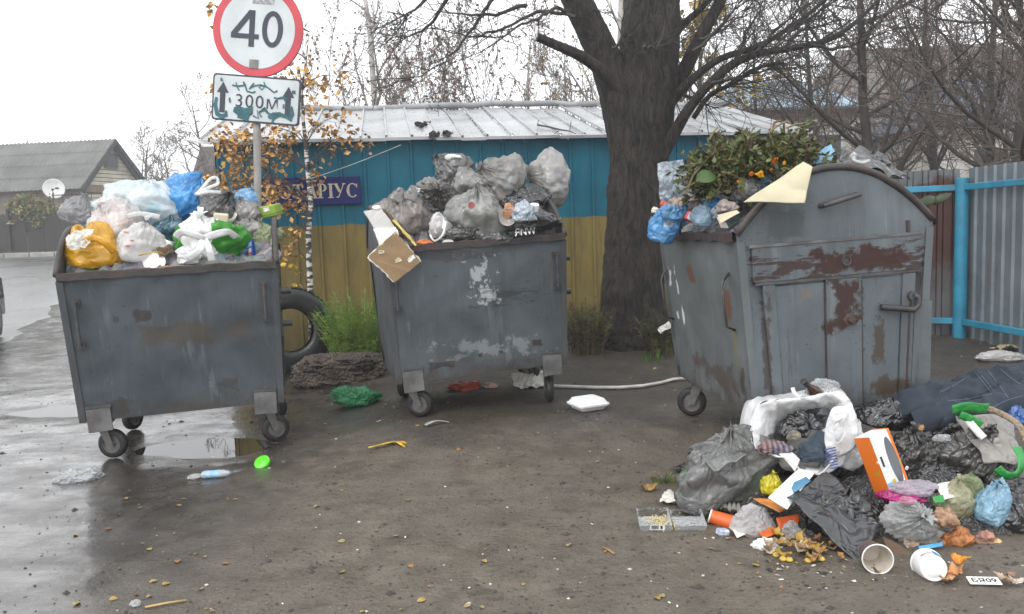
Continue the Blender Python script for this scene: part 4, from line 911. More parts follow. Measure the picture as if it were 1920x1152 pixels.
def make_bin(label, loc, yaw, tilt, scale, mats, rails, trunn, casters, group, seed):
    o = thing('rubbish_bin', label, 'rubbish bin', loc, (0, 0, 0), group)
    o.rotation_euler = (Matrix.Rotation(R(yaw), 3, 'Z') @ Matrix.Rotation(R(tilt[1]), 3, 'Y') @ Matrix.Rotation(R(tilt[0]), 3, 'X')).to_euler(); o.scale = (scale,)*3
    bpy.context.view_layer.update()
    def shell(fn, nrm, nu, nv, name, m_, t=.012):
        G = wall_grid(fn, nu, nv, seed); nrm = np.array(nrm)
        A = G.reshape(-1, 3); edge = np.zeros((nu, nv)); edge[1:-1, 1:-1] = 1
        d = (.017*pn(A, 2.3, seed)+.007*pn(A, 6, seed)-.012*np.maximum(ridge(A, 2.7, seed+4)-.75, 0)*4).reshape(nu, nv)*edge
        O = G+nrm*d[..., None]; I = O-nrm*t; m = mb(); m.grid(O); m.grid(I, flip=True)
        for ga, gb in ((O[0], I[0]), (I[-1], O[-1])): m.grid(np.stack([ga, gb], 0))
        for ga, gb in ((I[:, 0], O[:, 0]), (O[:, -1], I[:, -1])): m.grid(np.stack([ga, gb], 0))
        return m.build(name, m_, o, True, sharp=30)
    def zz(v): return ZB+(ZT-ZB)*v
    shell(lambda u, v: (-hx(zz(v))+2*hx(zz(v))*u, -hy_(zz(v)), zz(v)), (0, -1, 0), 26, 18, 'front_wall', mats['front'])
    shell(lambda u, v: (hx(zz(v))-2*hx(zz(v))*u, hy_(zz(v)), zz(v)), (0, 1, 0), 26, 18, 'back_wall', mats['back'])
    for s in (-1, 1):
        def fe_(u, v, s=s):
            uu = (2*u-1)*(-s)*-1; top = ZT+arch(2*u-1); z = ZB+(top-ZB)*v
            return (s*hx(min(z, ZT)), (2*u-1)*s*hy_(min(z, ZT)), z)
        shell(fe_, (s, 0, 0), 26, 20, 'end_wall', mats['end'] if s < 0 else mats['side'])
        p = [(s*(LT-.004), -DT+2*DT*i/28, ZT+arch(2*i/28-1)) for i in range(29)]
        m = mb(); m.tube(p, .020, 8); m.build('arched_rim', m_rim, o, True)
    mb().box((0, 0, ZB+.006), (LB*2-.02, DB*2-.02, .012)).build('floor', mats['side'], o)
    for s in (-1, 1):
        m = mb(); G_ = []; k = 20
        for i in range(k+1):
            x = -LT+.006+(2*LT-.012)*i/k; dz = .004*math.sin(i*1.7+seed)+.003*math.sin(i*.6*seed); y0 = s*(DT-.012); y1 = s*(DT+.020)
            G_.append([(x, y0, ZT-.030+dz), (x, y1, ZT-.034+dz), (x, y1, ZT+.012+dz), (x, y0, ZT+.016+dz), (x, y0, ZT-.030+dz)])
        m.grid(np.array(G_), flip=s < 0); m.build('top_rail', m_rim, o)
        for t_ in (-1, 1):
            m = mb()
            for (a, b) in (((.0, .006), (.045, .006)), ((.006, .0), (.006, .045))):
                pass
            for z0_, z1_ in ((ZB-.005, ZT-.04),):
                q = [Vector((t_*(hx(z)+.005), s*(hy_(z)+.005), z)) for z in (z0_, z1_)]
                ix = Vector((-t_*.042, 0, 0)); iy = Vector((0, -s*.042, 0))
                m.add([q[0], q[0]+ix, q[1]+ix, q[1], q[0]+iy, q[1]+iy, q[0]+Vector((-t_*.006, -s*.006, 0)), q[1]+Vector((-t_*.006, -s*.006, 0))], [(0, 1, 2, 3), (0, 3, 5, 4)])
            m.build('corner_angle', mats['post'], o)
    for (sx, z0_, z1_) in rails:      # vertical grab bars on the front
        x = sx; m = mb()
        pts_ = [Vector((x, -hy_(z)-.035, z)) for z in (z0_, z1_)]
        m.tube(pts_, .011, 8)
        for q in pts_: m.tube([q, q+Vector((0, .04, 0))], .011, 8); m.box(q+Vector((0, .03, 0)), (.05, .008, .045))
        m.build('grab_bar', m_iron, o)
    for (sx, z) in trunn:             # lifting pins on the end
        m = mb(); m.tube([(sx*(hx(z)-.01), -.36, z), (sx*(hx(z)+.085), -.36, z)], .022, 12); m.box((sx*(hx(z)+.01), -.36, z), (.012, .13, .16)); m.build('lifting_pin', m_iron, o)
    W = wm(o)
    for (cx, cy, ang, plate_) in casters:
        x = cx*(LB-.12); y = cy*(DB-.10); p = W @ Vector((x, y, ZB)); top = ZB-.03
        wp = W @ Vector((x+.05*math.cos(R(ang)), y+.05*math.sin(R(ang)), 0)); gz_ = gz(wp.x, wp.y); drop = (p.z-gz_)/scale-.03-.002
        c = caster(o, x, y, top, max(.16, drop), ang)
        mb().box((x, y, ZB-.016), (.13, .13, .028)).build('caster_seat', m_iron, o)
        if plate_:
            m = mb(); z1_ = ZB+.06; m.box((x+.0, cy*(hy_(ZB)+.014), z1_-.055), (.15, .012, .155), Matrix.Rotation(R(2*cx), 3, 'Y'), bev=.002); m.build('caster_plate', m_plate, o)
            mb().box((x, cy*(hy_(ZB)+.010), z1_+.034), (.16, .02, .016)).build('plate_lip', m_iron, o)
    return o
grp = 'wheeled steel rubbish bins'
mL = dict(front=bin_paint('left_bin_front', 'x', [(.0, .80, .36, .10, BRN, .75, .8, 0), (.36, .80, .13, .09, BRN, .6, .8, 0), (-.19, .94, .07, .05, DRK, .7, .7, 0), (-.36, .93, .03, .05, DRK, .6, .7, 0), (.26, .42, .13, .05, RUST, .35, .8, 0), (-.5, .33, .2, .08, DRK, .5, .7, 0)], base=(.080, .096, .110)), post=bin_paint('left_bin_posts', base=(.085, .095, .105)))
mL['back'] = mL['end'] = mL['side'] = bin_paint('left_bin_sides', base=(.075, .09, .10))
binL = make_bin('left steel rubbish bin heaped with blue, yellow and white bags, puddle beneath', (-2.38, 5.847, .025), 15.0, (0, -1.1), 1.0, mL, [(-.585, .78, 1.06), (.585, .86, 1.10)], [(1, 1.03), (1, .80)], [(-1, -1, -20, 1), (1, -1, 20, 1), (-1, 1, 60, 0), (1, 1, -40, 0)], grp, 3)
mM = dict(front=bin_paint('middle_bin_front', 'x', [(.0, .97, .13, .16, (.46, .48, .50), .75, 1.5, 0), (.06, .86, .08, .05, (.46, .48, .50), .7, 1.3, 0), (.05, .44, .46, .09, (.30, .32, .34), .6, 1.0, 0), (.42, .45, .06, .035, RUST, .8, .7, 0), (-.02, .40, .03, .025, RUST, .8, .7, 0), (.14, .41, .03, .02, RUST, .8, .7, 0), (-.3, .36, .12, .03, DRK, .8, .8, 0), (-.2, 1.16, .45, .05, RUST, .35, 1.1, 1), (.2, .82, .3, .1, DRK, .5, 1.45, 1)], base=(.108, .126, .140)), post=bin_paint('middle_bin_posts', base=(.10, .105, .11)))
mM['back'] = mM['end'] = mM['side'] = bin_paint('middle_bin_sides', base=(.115, .13, .145))
binM = make_bin('middle steel rubbish bin piled high with grey bags and cardboard', (-.335, 6.348, .128), 14.5, (0, -2.2), 1.0, mM, [(-.60, .80, 1.0), (.60, .86, 1.10)], [(1, 1.06), (1, .80)], [(-1, -1, -25, 1), (1, -1, 80, 1), (-1, 1, 60, 0), (1, 1, -40, 0)], grp, 5)
ST = [(-.09, 1.06, .36, .085, RUST, .95, .75, 0), (-.035, .84, .115, .18, RUST, .92, .8, 0), (.24, 1.05, .26, .09, RUST, .85, 1.35, 1), (-.36, 1.05, .2, .09, RUST, .85, 1.2, 1), (.28, 1.285, .125, .10, (.075, .085, .088), .8, .35, 0), (-.225, .62, .045, .15, (.075, .05, .03), .8, .6, 0), (-.27, .36, .13, .07, (.085, .055, .03), .8, .8, 0), (.40, .6, .03, .4, RUST, .6, 1.0, 0), (-.45, .7, .03, .5, RUST, .6, 1.0, 0), (.16, .9, .06, .06, (.24, .16, .10), .4, 1.0, 0)]
mRt = dict(end=bin_paint('domed_bin_end', 'y', ST, base=(.142, .166, .182), flake=.8), post=bin_paint('domed_bin_posts', base=(.155, .175, .185), flake=1.0),
           back=bin_paint('domed_bin_side', 'x', [(.13, 1.0, .07, .07, (.20, .09, .05), .85, .5, 0), (-.46, .85, .05, .12, (.19, .085, .045), .85, .6, 0), (-.50, .60, .04, .2, (.24, .20, .08), .6, .8, 0), (.56, .95, .03, .09, (.7, .7, .7), .9, .9, 0), (.42, .93, .02, .10, (.7, .7, .7), .9, 1.0, 0), (.40, .72, .018, .09, (.7, .7, .7), .9, .8, 0), (.5, .7, .025, .05, (.7, .7, .7), .8, .8, 0), (-.1, .42, .5, .10, (.10, .055, .04), .6, 1.1, 0), (-.55, .40, .08, .14, RUST, .7, .9, 0)], base=(.165, .183, .188)))
mRt['front'] = mRt['side'] = bin_paint('domed_bin_other', base=(.13, .145, .155))
binR = make_bin('nearest rusty bin seen end on, arched end panel and plant clippings on top', (1.738, 5.031, .125), 96.0, (-2.4, 0), 1.03, mRt, [], [], [(1, 1, 60, 0), (1, -1, 40, 0)], grp, 8)
# fittings of the arched end that faces us (local -x end; local +y is to the left)
def E(y, z, o_=.006): return Vector((-hx(min(z, ZT))-o_, y, z))
def strip(name, y0, y1, z0_, z1_, t, m_, taper=None):
    a, b, c_, d_ = E(y0, z0_, .006+t), E(y1, z0_, .006+t), E(y1, z1_, .006+t), E(y0, z1_, .006+t)
    if taper: a.y, b.y = taper
    return mb().slab([a, b, c_, d_], t+.004, Vector((-1, 0, 0))).build(name, m_, binR)
mE = mRt['end']
strip('band_plate', .465, -.465, .985, 1.165, .010, mE)
strip('band_edge', .48, -.475, 1.166, 1.180, .016, m_plate); strip('band_edge', .455, -.46, .968, .983, .014, m_iron)
strip('stile', .415, .350, ZB+.01, .965, .012, mE, (.372, .315)); strip('stile', -.36, -.43, ZB+.01, .965, .012, mE, (-.33, -.395)); strip('centre_strip', .07, -.125, ZB+.01, .966, .012, mE)
strip('door_panel', .345, .075, ZB+.015, .955, .002, mE, (.31, .075)); strip('door_panel', -.13, -.355, ZB+.015, .955, .002, mE, (-.13, -.325))
m = mb()
for y in (.072, -.127): m.tube([E(y, ZB+.03, .012), E(y, .95, .012)], .007, 6)
m.build('hinge_seam', m_rim, binR)
m = mb(); m.tube([E(-.40, ZT+.005, .0), E(-.40, .75, .01)], .012, 6); m.tube([E(-.395, .75, .012), E(-.37, ZB, .012)], .010, 6); m.build('weld_seam', m_rim, binR)
def pipe_handle(p0, p1):
    m = mb(); d = (p1-p0).normalized(); a, b = p0+Vector((-.035, 0, 0)), p1+Vector((-.035, 0, 0)); m.tube([p0, a, b, p1], .014, 10); m.build('pipe_handle', m_iron, binR, True, sharp=50)
pipe_handle(E(.085, 1.355), E(-.115, 1.40))
m = mb(); a, b = E(-.225, .80, .03), E(-.40, .772, .05); m.tube([a, b], [.016, .017], 12); m.tube([b, b+Vector((0, -.015, .01)), E(-.43, .80, .05), E(-.425, .838, .045), E(-.405, .845, .04)], .014, 10); m.tube([E(-.405, .845, .04), E(-.405, .845, -.01)], .026, 10); m.build('lever', m_iron, binR, True, sharp=50)
m = mb(); m.lathe([(0, .034), (.014, .034), (.018, .028), (.018, .012), (.036, .010), (.038, -.004)], frame(E(-.055, .745, .018), (0, 1, 0), (-1, 0, 0)), 6); m.build('bolt', mat('rusted_bolt', (.09, .055, .04), .6, .3, 20), binR)
m = mb(); m.lathe([(.018, .006), (.026, .008), (.030, 0)], frame(E(-.045, 1.06, .016), (0, 1, 0), (-1, 0, 0)), 16); m.lathe([(0, .001), (.019, .001)], frame(E(-.045, 1.06, .0162), (0, 1, 0), (-1, 0, 0)), 16); m.build('lock_hole', m_rim, binR)
mb().slab([E(-.43, .80, .012), E(-.515, .81, .03), E(-.50, ZB, .03), E(-.40, ZB, .012)], .008, Vector((-1, 0, 0))).build('side_bracket', mRt['post'], binR)
for (x, z0_, z1_) in ((-.55, .72, 1.00), (.56, .66, .97)):        # wire loop handles on the long side
    Yh = lambda z: hy_(z)+.004
    m = mb(); m.tube([(x+.03, Yh(z1_), z1_+.03), (x-.02, Yh(z1_)+.05, z1_), (x-.03, Yh(z1_)+.065, z1_-.03), (x-.03, Yh(z0_)+.065, z0_+.03), (x+.03, Yh(z0_), z0_)], .0075, 8)
    m.build('wire_handle', m_iron, binR, True)
mb().slab([(-.25, 0, 0), (.25, 0, 0), (.25, 0, .11), (-.25, 0, .11)], .03).xf(Matrix.Translation(Vector((1.43, 4.42, .0))) @ Matrix.Rotation(R(-52), 4, 'Y') @ Matrix.Rotation(R(-55), 4, 'X')) if False else None
pa = Vector((1.30, 4.22, gz(1.30, 4.22)-.02)); pbv = Vector((1.455, 4.42, .40))
m = mb(); m.box((0, 0, 0), (.13, .035, (pbv-pa).length), frame((0, 0, 0), (.9, -.25, 0), pbv-pa).to_3x3(), bev=.004); m.xf(Matrix.Translation((pa+pbv)/2))
tag(m.build('prop_board', mat('weathered_prop_board', (.20, .175, .15), .8, .3, 6, .4, 30), world=True), 'weathered board propping the near corner of the domed bin', 'board')

# ------------------------------------------------------------------ soft things: bags, sheets, straps
def bag_mesh(s, seed, pleat=.05, crink=.045, neck=.18, facets=22, nu=88, nv=50, lump=.08, bottom=.55, sharp=7):
    r_ = np.random.default_rng(seed)
    th = np.linspace(.02, math.pi-.02, nv); ph = np.linspace(0, 2*math.pi, nu, endpoint=False)
    TH, PH = np.meshgrid(th, ph); D = np.stack([np.sin(TH)*np.cos(PH), np.sin(TH)*np.sin(PH), np.cos(TH)], -1); f = D.reshape(-1, 3)
    n = r_.normal(size=(facets, 3)); n /= np.linalg.norm(n, axis=1)[:, None]; d = r_.uniform(.78, 1.06, facets)
    fw = f+.10*np.stack([pn(f, 2.6, seed+1), pn(f, 2.6, seed+2), pn(f, 2.6, seed+3)], 1)
    sup = np.clip(fw @ n.T, 0, None)/d; r = (np.sum(sup**sharp, 1)+1e-6)**(-1/sharp); r = np.clip(r, .55, 1.25)
    w_ = f+.25*np.stack([pn(f, 3, seed+4), pn(f, 3, seed+5), pn(f, 3, seed+6)], 1)
    rg_ = np.maximum(ridge(w_, 1.9, seed), 0)**4*1.3+np.maximum(ridge(w_, 3.8, seed+7), 0)**4*.8+ridge(w_, 9, seed+8)**2*.10
    r = r*(1+lump*pn(f, 1.7, seed+9))+crink*(.55 if pleat == 0 else .36)*(rg_-.7)
    ang = PH.reshape(-1); t = TH.reshape(-1)
    cyl = np.stack([np.cos(ang)*4.2, np.sin(ang)*4.2, t*.7], 1)+.22*np.stack([pn(f, 2, seed+10), pn(f, 2, seed+11), 0*t], 1)
    fold = ridge(cyl, 1.0, seed+12)**2*1.1+ridge(cyl, 2.3, seed+13)**2*.7+ridge(cyl, 5, seed+15)*.25-1.0
    r = r*(1+(pleat*1.6+.03)*(np.exp(-(t/.85)**2)+.42)*fold)
    q = f*r[:, None]
    q[:, 2] += neck*np.exp(-(t/.30)**2); k = np.exp(-(t/.22)**2); q[:, :2] *= (1-.45*k)[:, None]
    lo = q[:, 2] < -bottom; q[lo, 2] = -bottom+(q[lo, 2]+bottom)*.25
    q = q*np.array(s); G = q.reshape(nu, nv, 3); m = mb(); m.grid(G, wrapu=True, flip=True)
    m.add(G[:, 0], [tuple(range(nu-1, -1, -1))]); m.add(G[:, -1], [tuple(range(nu))])
    return m
def ruffle_mesh(s, seed, h=.25, rad=.22, z=1.1):
    r_ = random.Random(seed); nu, nv = 40, 8; G = np.zeros((nu, nv, 3))
    for i in range(nu):
        a = 2*math.pi*i/nu; wv = math.sin(4*a+seed)+.7*math.sin(9*a+seed*2); flop = .5+.5*math.sin(2*a+seed)
        for j in range(nv):
            t = j/(nv-1); rr_ = .045+rad*t**1.3*(.8+.28*wv*t); G[i, j] = (rr_*math.cos(a)+.05*t*math.sin(seed), rr_*math.sin(a)+.05*t*math.cos(seed*3), z-.1+h*t*(1-.45*t*flop)+.03*wv*t)
    m = mb(); m.grid(G*np.array(s), wrapu=True); return m
def bag(px, py, Y, w_, h_, m_, label, seed, depth=.8, rot=(0, 0, 0), name='rubbish_bag', cat='bag', ruffle=.25, knot_m=None, group=None, **kw):
    """filled bag whose outline is about w_ x h_ photo pixels around (px,py), at distance Y; +z of the bag is its tie"""
    k = Y/FPX; c = at(px, py, Y); s = (w_*k/2*1.04, (w_+h_)/2*depth*k/2, h_*k/2*1.04)
    o = thing(name, label, cat, tuple(c), tuple(R(a) for a in rot), group)
    bm_ = bag_mesh(s, seed, **kw); bm_.build('sack', m_, o, True)
    if ruffle:
        sm = (s[0]+s[1]+s[2])/3
        rm_ = ruffle_mesh((sm, sm, s[2]*.5+sm*.5), seed, ruffle, ruffle*.9, 1.0); rm_.xf(Matrix.Translation((0, 0, s[2]*(1.0+kw.get('neck', .18))-(s[2]*.5+sm*.5)*.98))); rm_.build('tied_top', knot_m or m_, o, True)
    return o
def sheet_mesh(w_, h_, seed, amp=.15, fine=.04, bend=0., nu=44, nv=34, hemi=0.):
    u, v_ = np.meshgrid(np.linspace(-.5, .5, nu), np.linspace(-.5, .5, nv), indexing='ij'); f = np.stack([u*w_, v_*h_, 0*u], -1).reshape(-1, 3); L = max(w_, h_); g = f/L*2
    z = amp*L*(pn(g, 1.1, seed)+.45*(ridge(g, 2.0, seed+1)-.6))+fine*L*(ridge(g, 4.5, seed+2)-.6+.6*pn(g, 9, seed+3)*.5)
    z = z-bend*L*((g[:, 0])**2+(g[:, 1])**2*.6); q = f.copy(); q[:, 2] = z
    q[:, 0] += amp*.4*L*pn(g, 1.6, seed+4); q[:, 1] += amp*.4*L*pn(g, 1.6, seed+5)
    m = mb(); m.grid(q.reshape(nu, nv, 3)); return m
def ribbon(path, wd, up=Vector((0, 0, 1)), nsub=6, twist=0.):
    P = [Vector(p) for p in path]; Q = []
    for i in range(len(P)-1):      # Catmull-Rom through the points
        p0, p1, p2, p3 = P[max(i-1, 0)], P[i], P[i+1], P[min(i+2, len(P)-1)]
        for k in range(nsub):
            t = k/nsub; Q.append(.5*((2*p1)+(p2-p0)*t+(2*p0-5*p1+4*p2-p3)*t*t+(3*p1-p0-3*p2+p3)*t**3))
    Q.append(P[-1]); m = mb(); G_ = []
    for i, q in enumerate(Q):
        d = (Q[min(i+1, len(Q)-1)]-Q[max(i-1, 0)]).normalized(); a = d.cross(up); a = a.normalized() if a.length > 1e-4 else Vector((1, 0, 0))
        a = Matrix.Rotation(twist*i/len(Q), 3, d) @ a; w_ = wd(i/(len(Q)-1)) if callable(wd) else wd; b = a.cross(d)*.0
        G_.append([tuple(q-a*w_/2), tuple(q-a*w_*.15+d.cross(a)*w_*.05), tuple(q+a*w_*.15-d.cross(a)*w_*.03), tuple(q+a*w_/2)])
    m.grid(np.array(G_)); return m
def solidify(o, t):
    md = o.modifiers.new('thickness', 'SOLIDIFY'); md.thickness = t; md.offset = 0; return o
def one(m, name, mats, label, cat, smooth=True, group=None, thick=0, sharp=None):
    o = m.build(name, mats, None, smooth, True, sharp=sharp); tag(o, label, cat, group)
    if thick: solidify(o, thick)
    return o
def crumple(px, py, Y, w_, h_, m_, label, name, cat, seed, depth=.8, rot=(0, 0, 0), crink=.16, group=None, **kw):
    """scrunched film or paper with no tie"""
    k = Y/FPX; c = at(px, py, Y); m = bag_mesh((w_*k/2, (w_+h_)/2*depth*k/2, h_*k/2), seed, pleat=0, crink=crink, neck=0, facets=16, nu=60, nv=36, lump=.22, sharp=12, **kw)
    o = m.build(name, m_, None, True); o.location = c; o.rotation_euler = tuple(R(a) for a in rot); return tag(o, label, cat, group)
def facing(px, py, Y, roll=0, tilt=0, yaw=0):
    """frame at a pixel: x right, y up, z towards the viewer, then tilted back/turned"""
    c = at(px, py, Y); Mx = Matrix.Translation(c) @ Matrix.Rotation(R(yaw), 4, 'Z') @ Matrix.Rotation(R(90-tilt), 4, 'X') @ Matrix.Rotation(R(roll), 4, 'Z'); return Mx
def project_on(m, objs, towards, lift=.003):
    """press a flat mesh (world space) onto objects along the direction `towards`"""
    bpy.context.view_layer.update(); V_, F_ = [], []
    for o in objs:
        b = len(V_); W = wm(o); V_ += [W @ q.co for q in o.data.vertices]; F_ += [tuple(i+b for i in p.vertices) for p in o.data.polygons]
    bv = BVHTree.FromPolygons(V_, F_); d = Vector(towards).normalized(); out = []
    for q in m.v:
        h = bv.ray_cast(Vector(q)-d*.6, d); out.append(tuple(h[0]-d*lift) if h[0] is not None else q)
    m.v = out; return m
def subdiv(m, cuts=2):
    bm = bmesh.new(); vs = [bm.verts.new(q) for q in m.v]
    for f in m.f:
        try: bm.faces.new([vs[i] for i in f])
        except Exception: pass
    bmesh.ops.triangulate(bm, faces=bm.faces[:]); bmesh.ops.remove_doubles(bm, verts=bm.verts[:], dist=1e-6)
    for _ in range(cuts): bmesh.ops.subdivide_edges(bm, edges=[e for e in bm.edges if e.calc_length() > .006], cuts=1, use_grid_fill=True)
    bm.verts.index_update(); r_ = mb(); r_.add([Vector(q.co) for q in bm.verts], [tuple(q.index for q in f.verts) for f in bm.faces]); bm.free(); return r_
def handles(o, px, py, Y, spec, m_, wd=.03):
    """loop handles of a carrier bag: spec = list of photo-pixel paths"""
    for path in spec:
        P = [at(x, y, Y+dy) for (x, y, dy) in path]; r_ = ribbon(P, wd, Vector((0, 1, .3))); h = r_.build('handle', m_, o, True, True); solidify(h, .003)
# ------------------------------------------------------------------ what fills the bins
f_grey = film('grey_bin_liner', (.27, .262, .25), .25, .0, .15, 0.30, 9, .2, (.12, .11, .10), .6)
f_greyc = film('thin_grey_liner', (.40, .39, .37), .22, .30, .15, 0.25, 9, .3, (.20, .17, .15), .5)
f_greyl = film('pale_grey_liner', (.46, .45, .43), .24, .15, .12, 0.23, 8, .3, (.27, .24, .30), .6)
f_dark = film('dark_grey_liner', (.10, .097, .094), .24, 0, .2, .32, 10, .08)
f_blk = film('black_liner', (.022, .022, .024), .26, 0, .2, .7, 10, .03)
f_blkg = film('black_grey_liner', (.055, .053, .050), .28, 0, .3, .7, 8, .05)
f_white = film('white_carrier', (.84, .84, .84), .35, 0, .06, 0.23, 9, .3)
f_whitec = film('milky_carrier', (.80, .78, .77), .30, .22, .1, 0.25, 9, .35, (.62, .50, .50), .4)
f_clear = film('clear_film', (.72, .73, .74), .15, .62, .1, .7, 10, .2)
f_cyan = film('white_cyan_bag', (.74, .82, .84), .3, .05, .08, 0.23, 7, .35, (.36, .62, .74), .7)
f_blue = film('bright_blue_bag', (.06, .33, .72), .3, 0, .2, 0.28, 7, .3, (.03, .22, .52), .6)
f_lblue = film('light_blue_bag', (.24, .48, .74), .28, .12, .18, 0.30, 9, .35, (.42, .62, .80), .5)
f_yel = film('yellow_carrier', (.74, .40, .012), .32, 0, .15, 0.23, 7, .3)
f_yel2 = film('lemon_bag', (.70, .62, .02), .3, 0, .15, .5, 9, .3)
f_grn = film('green_carrier', (.06, .30, .045), .32, 0, .15, .4, 8, .25)
f_teal = film('dark_teal_bag', (.03, .12, .17), .3, 0, .2, .6, 9, .1)
f_lgr = film('pale_green_bag', (.42, .48, .26), .25, .35, .15, .6, 9, .3)
f_ygr = film('pale_yellow_bag', (.60, .58, .38), .25, .35, .12, .6, 9, .35, (.5, .36, .16), .4)
f_mag = film('magenta_bag', (.50, .012, .20), .3, 0, .15, .5, 9, .3)
m_card = mat('tan_cardboard', (.36, .235, .125), .8, .12, 5, .1, 60, dirt=(.25, .16, .09), dirtamt=.4)
m_cardd = mat('brown_cardboard', (.16, .105, .065), .85, .25, 6, .2, 40)
m_pap = mat('off_white_paper', (.66, .64, .58), .75, .08, 6, .05, 30, dirt=(.45, .41, .33), dirtamt=.4)
m_cream = mat('cream_paper', (.56, .51, .35), .7, .07, 5)
m_foam = mat('white_foam', (.80, .80, .79), .5, .04, 9)
m_mess = NT('mixed_wet_rubbish'); Pm = m_mess.obj(); vm = m_mess.n('TexVoronoi'); vm.inputs['Scale'].default_value = 16; m_mess.set(vm.inputs['Vector'], Pm)
hsv = m_mess.n('HueSaturation'); hsv.inputs['Saturation'].default_value = .35; hsv.inputs['Value'].default_value = .22; m_mess.set(hsv.inputs['Color'], vm.outputs['Color'])
m_mess.bsdf(hsv.outputs[0], .45, m_mess.bump(m_mess.noise(30, Pm, 4), .7, .03))
def filler(bino, lab, seed, top=.02):
    """loose rubbish that fills the bin to just under its rim"""
    nx_, ny_ = 60, 46; u, v_ = np.meshgrid(np.linspace(-1, 1, nx_), np.linspace(-1, 1, ny_), indexing='ij')
    P = np.stack([u*LT, v_*DT, 0*u], -1).reshape(-1, 3); z = ZT-.10+top+.05*pn(P, 4, seed)+.05*ridge(P, 9, seed+1)+.03*pn(P, 17, seed)+.20*np.clip(1-(P[:, 1]/DT)**2, 0, 1)
    G_ = np.stack([P[:, 0]*.955, P[:, 1]*.945, z], 1).reshape(nx_, ny_, 3); W = wm(bino); A = (np.array(W.to_3x3()) @ G_.reshape(-1, 3).T).T+np.array(W.translation)
    m = mb(); m.grid(A.reshape(nx_, ny_, 3)); bot = G_.copy(); bot[..., 2] = ZT-.22; bot[..., 0] *= .975; bot[..., 1] *= .95; B_ = (np.array(W.to_3x3()) @ bot.reshape(-1, 3).T).T+np.array(W.translation); B_ = B_.reshape(nx_, ny_, 3); A = A.reshape(nx_, ny_, 3)
    for a, b in ((A[0], B_[0]), (B_[-1], A[-1])): m.grid(np.stack([a, b], 0))
    for a, b in ((B_[:, 0], A[:, 0]), (A[:, -1], B_[:, -1])): m.grid(np.stack([a, b], 0))
    return tag(m.build('loose_rubbish', m_mess.m, None, False, True), lab, 'rubbish', kind='stuff')
filler(binL, 'loose mixed rubbish filling the left bin under its bags', 21); filler(binM, 'loose mixed rubbish filling the middle bin under its bags', 22); filler(binR, 'loose mixed rubbish filling the domed bin under the clippings', 23)

# ---- left bin
b = bag(176, 474, 5.42, 118, 84, f_yel, 'yellow carrier bag at the left front corner of the left bin', 41, .75, (8, 0, 10), 'carrier_bag', ruffle=0, crink=.09, lump=.16, neck=0, pleat=0)
handles(b, 0, 0, 5.3, [[(138, 452, -.02), (140, 432, 0), (150, 428, .02), (163, 446, 0)], [(158, 455, -.08), (175, 447, -.12), (196, 456, -.14), (214, 474, -.10)]], f_yel, .045)
m = sheet_mesh(.16, .11, 4, .25, .08); one(m.xf(facing(150, 448, 5.22, 10, 40)), 'tissue', m_pap, 'crumpled white paper in the mouth of the yellow carrier bag', 'paper')
bag(150, 402, 6.15, 86, 58, film('smoky_clear_bag', (.42, .42, .43), .2, .35, .1, .6, 9, .3), 'smoky see-through bag at the back left of the left bin', 42, .8, (0, 20, 0), ruffle=.2)
bag(215, 428, 5.72, 100, 84, film('pinkish_carrier', (.80, .73, .71), .3, .15, .1, 0.25, 9, .35, (.62, .36, .26), .35), 'pinkish white carrier bag behind the yellow bag', 43, .8, (0, -25, 30), 'carrier_bag', ruffle=.3, crink=.08)
b = bag(262, 462, 5.55, 112, 88, film('white_red_print_carrier', (.82, .81, .80), .3, .12, .08, 0.25, 9, .35, (.66, .58, .57), .4), 'crumpled white carrier bag with red print right of the yellow bag', 44, .7, (15, 10, 60), 'carrier_bag', ruffle=.3, crink=.09)
for (x, y, s) in ((236, 436, .018), (248, 452, .016), (240, 462, .02)):
    q = mb(); q.add([tuple(at(x, y, 5.2)+Vector((s*math.cos(a)*(.9+.4*math.sin(3*a)), -.0, s*.5*math.sin(a)))) for a in np.linspace(0, 5.5, 7)], [tuple(range(7))]); q = subdiv(q, 2); project_on(q, [b.children[0]], ray(x, y)); q.build('red_print', mat('red_print', (.50, .20, .18), .4), b, False, True)
bag(232, 412, 5.85, 120, 66, f_whitec, 'milky white bag above the red printed carrier in the left bin', 45, .8, (0, 15, 80), ruffle=.25, crink=.09)
b = bag(272, 388, 6.0, 152, 86, f_cyan, 'white bag tinted pale cyan on top of the left bin heap', 46, .7, (0, 12, 20), 'carrier_bag', ruffle=0, crink=.08, lump=.15, neck=0)
handles(b, 0, 0, 5.8, [[(210, 398, -.05), (204, 378, -.02), (214, 366, .02), (232, 370, .05)], [(206, 400, -.02), (222, 410, -.1), (262, 402, -.12), (300, 408, -.1)]], f_white, .04)
b = bag(345, 378, 6.12, 104, 104, f_blue, 'bright blue bag with a white tie loop on the left bin', 47, .75, (0, 38, 0), ruffle=0, crink=.06, lump=.08, neck=.25, pleat=.07)
r_ = ribbon([at(366, 366, 5.85), at(380, 352, 5.83), at(394, 336, 5.85), at(406, 334, 5.87), at(408, 345, 5.87), at(392, 352, 5.84), at(370, 364, 5.82), at(390, 360, 5.8), at(415, 361, 5.84)], .022, Vector((0, 1, .2))); h = r_.build('tie_loop', f_white, b, True, True); solidify(h, .004)
bag(404, 398, 5.98, 88, 82, f_dark, 'dark grey bag right of the bright blue bag in the left bin', 48, .8, (10, 45, 0), ruffle=.25, pleat=.1)
bag(462, 374, 6.1, 50, 38, f_lblue, 'small light blue bag at the back right of the left bin', 49, .8, (0, 40, 0), ruffle=.25)
bag(463, 408, 6.0, 62, 60, f_grey, 'brownish grey bag under the small light blue bag', 50, .8, (-10, -20, 0), ruffle=.2)
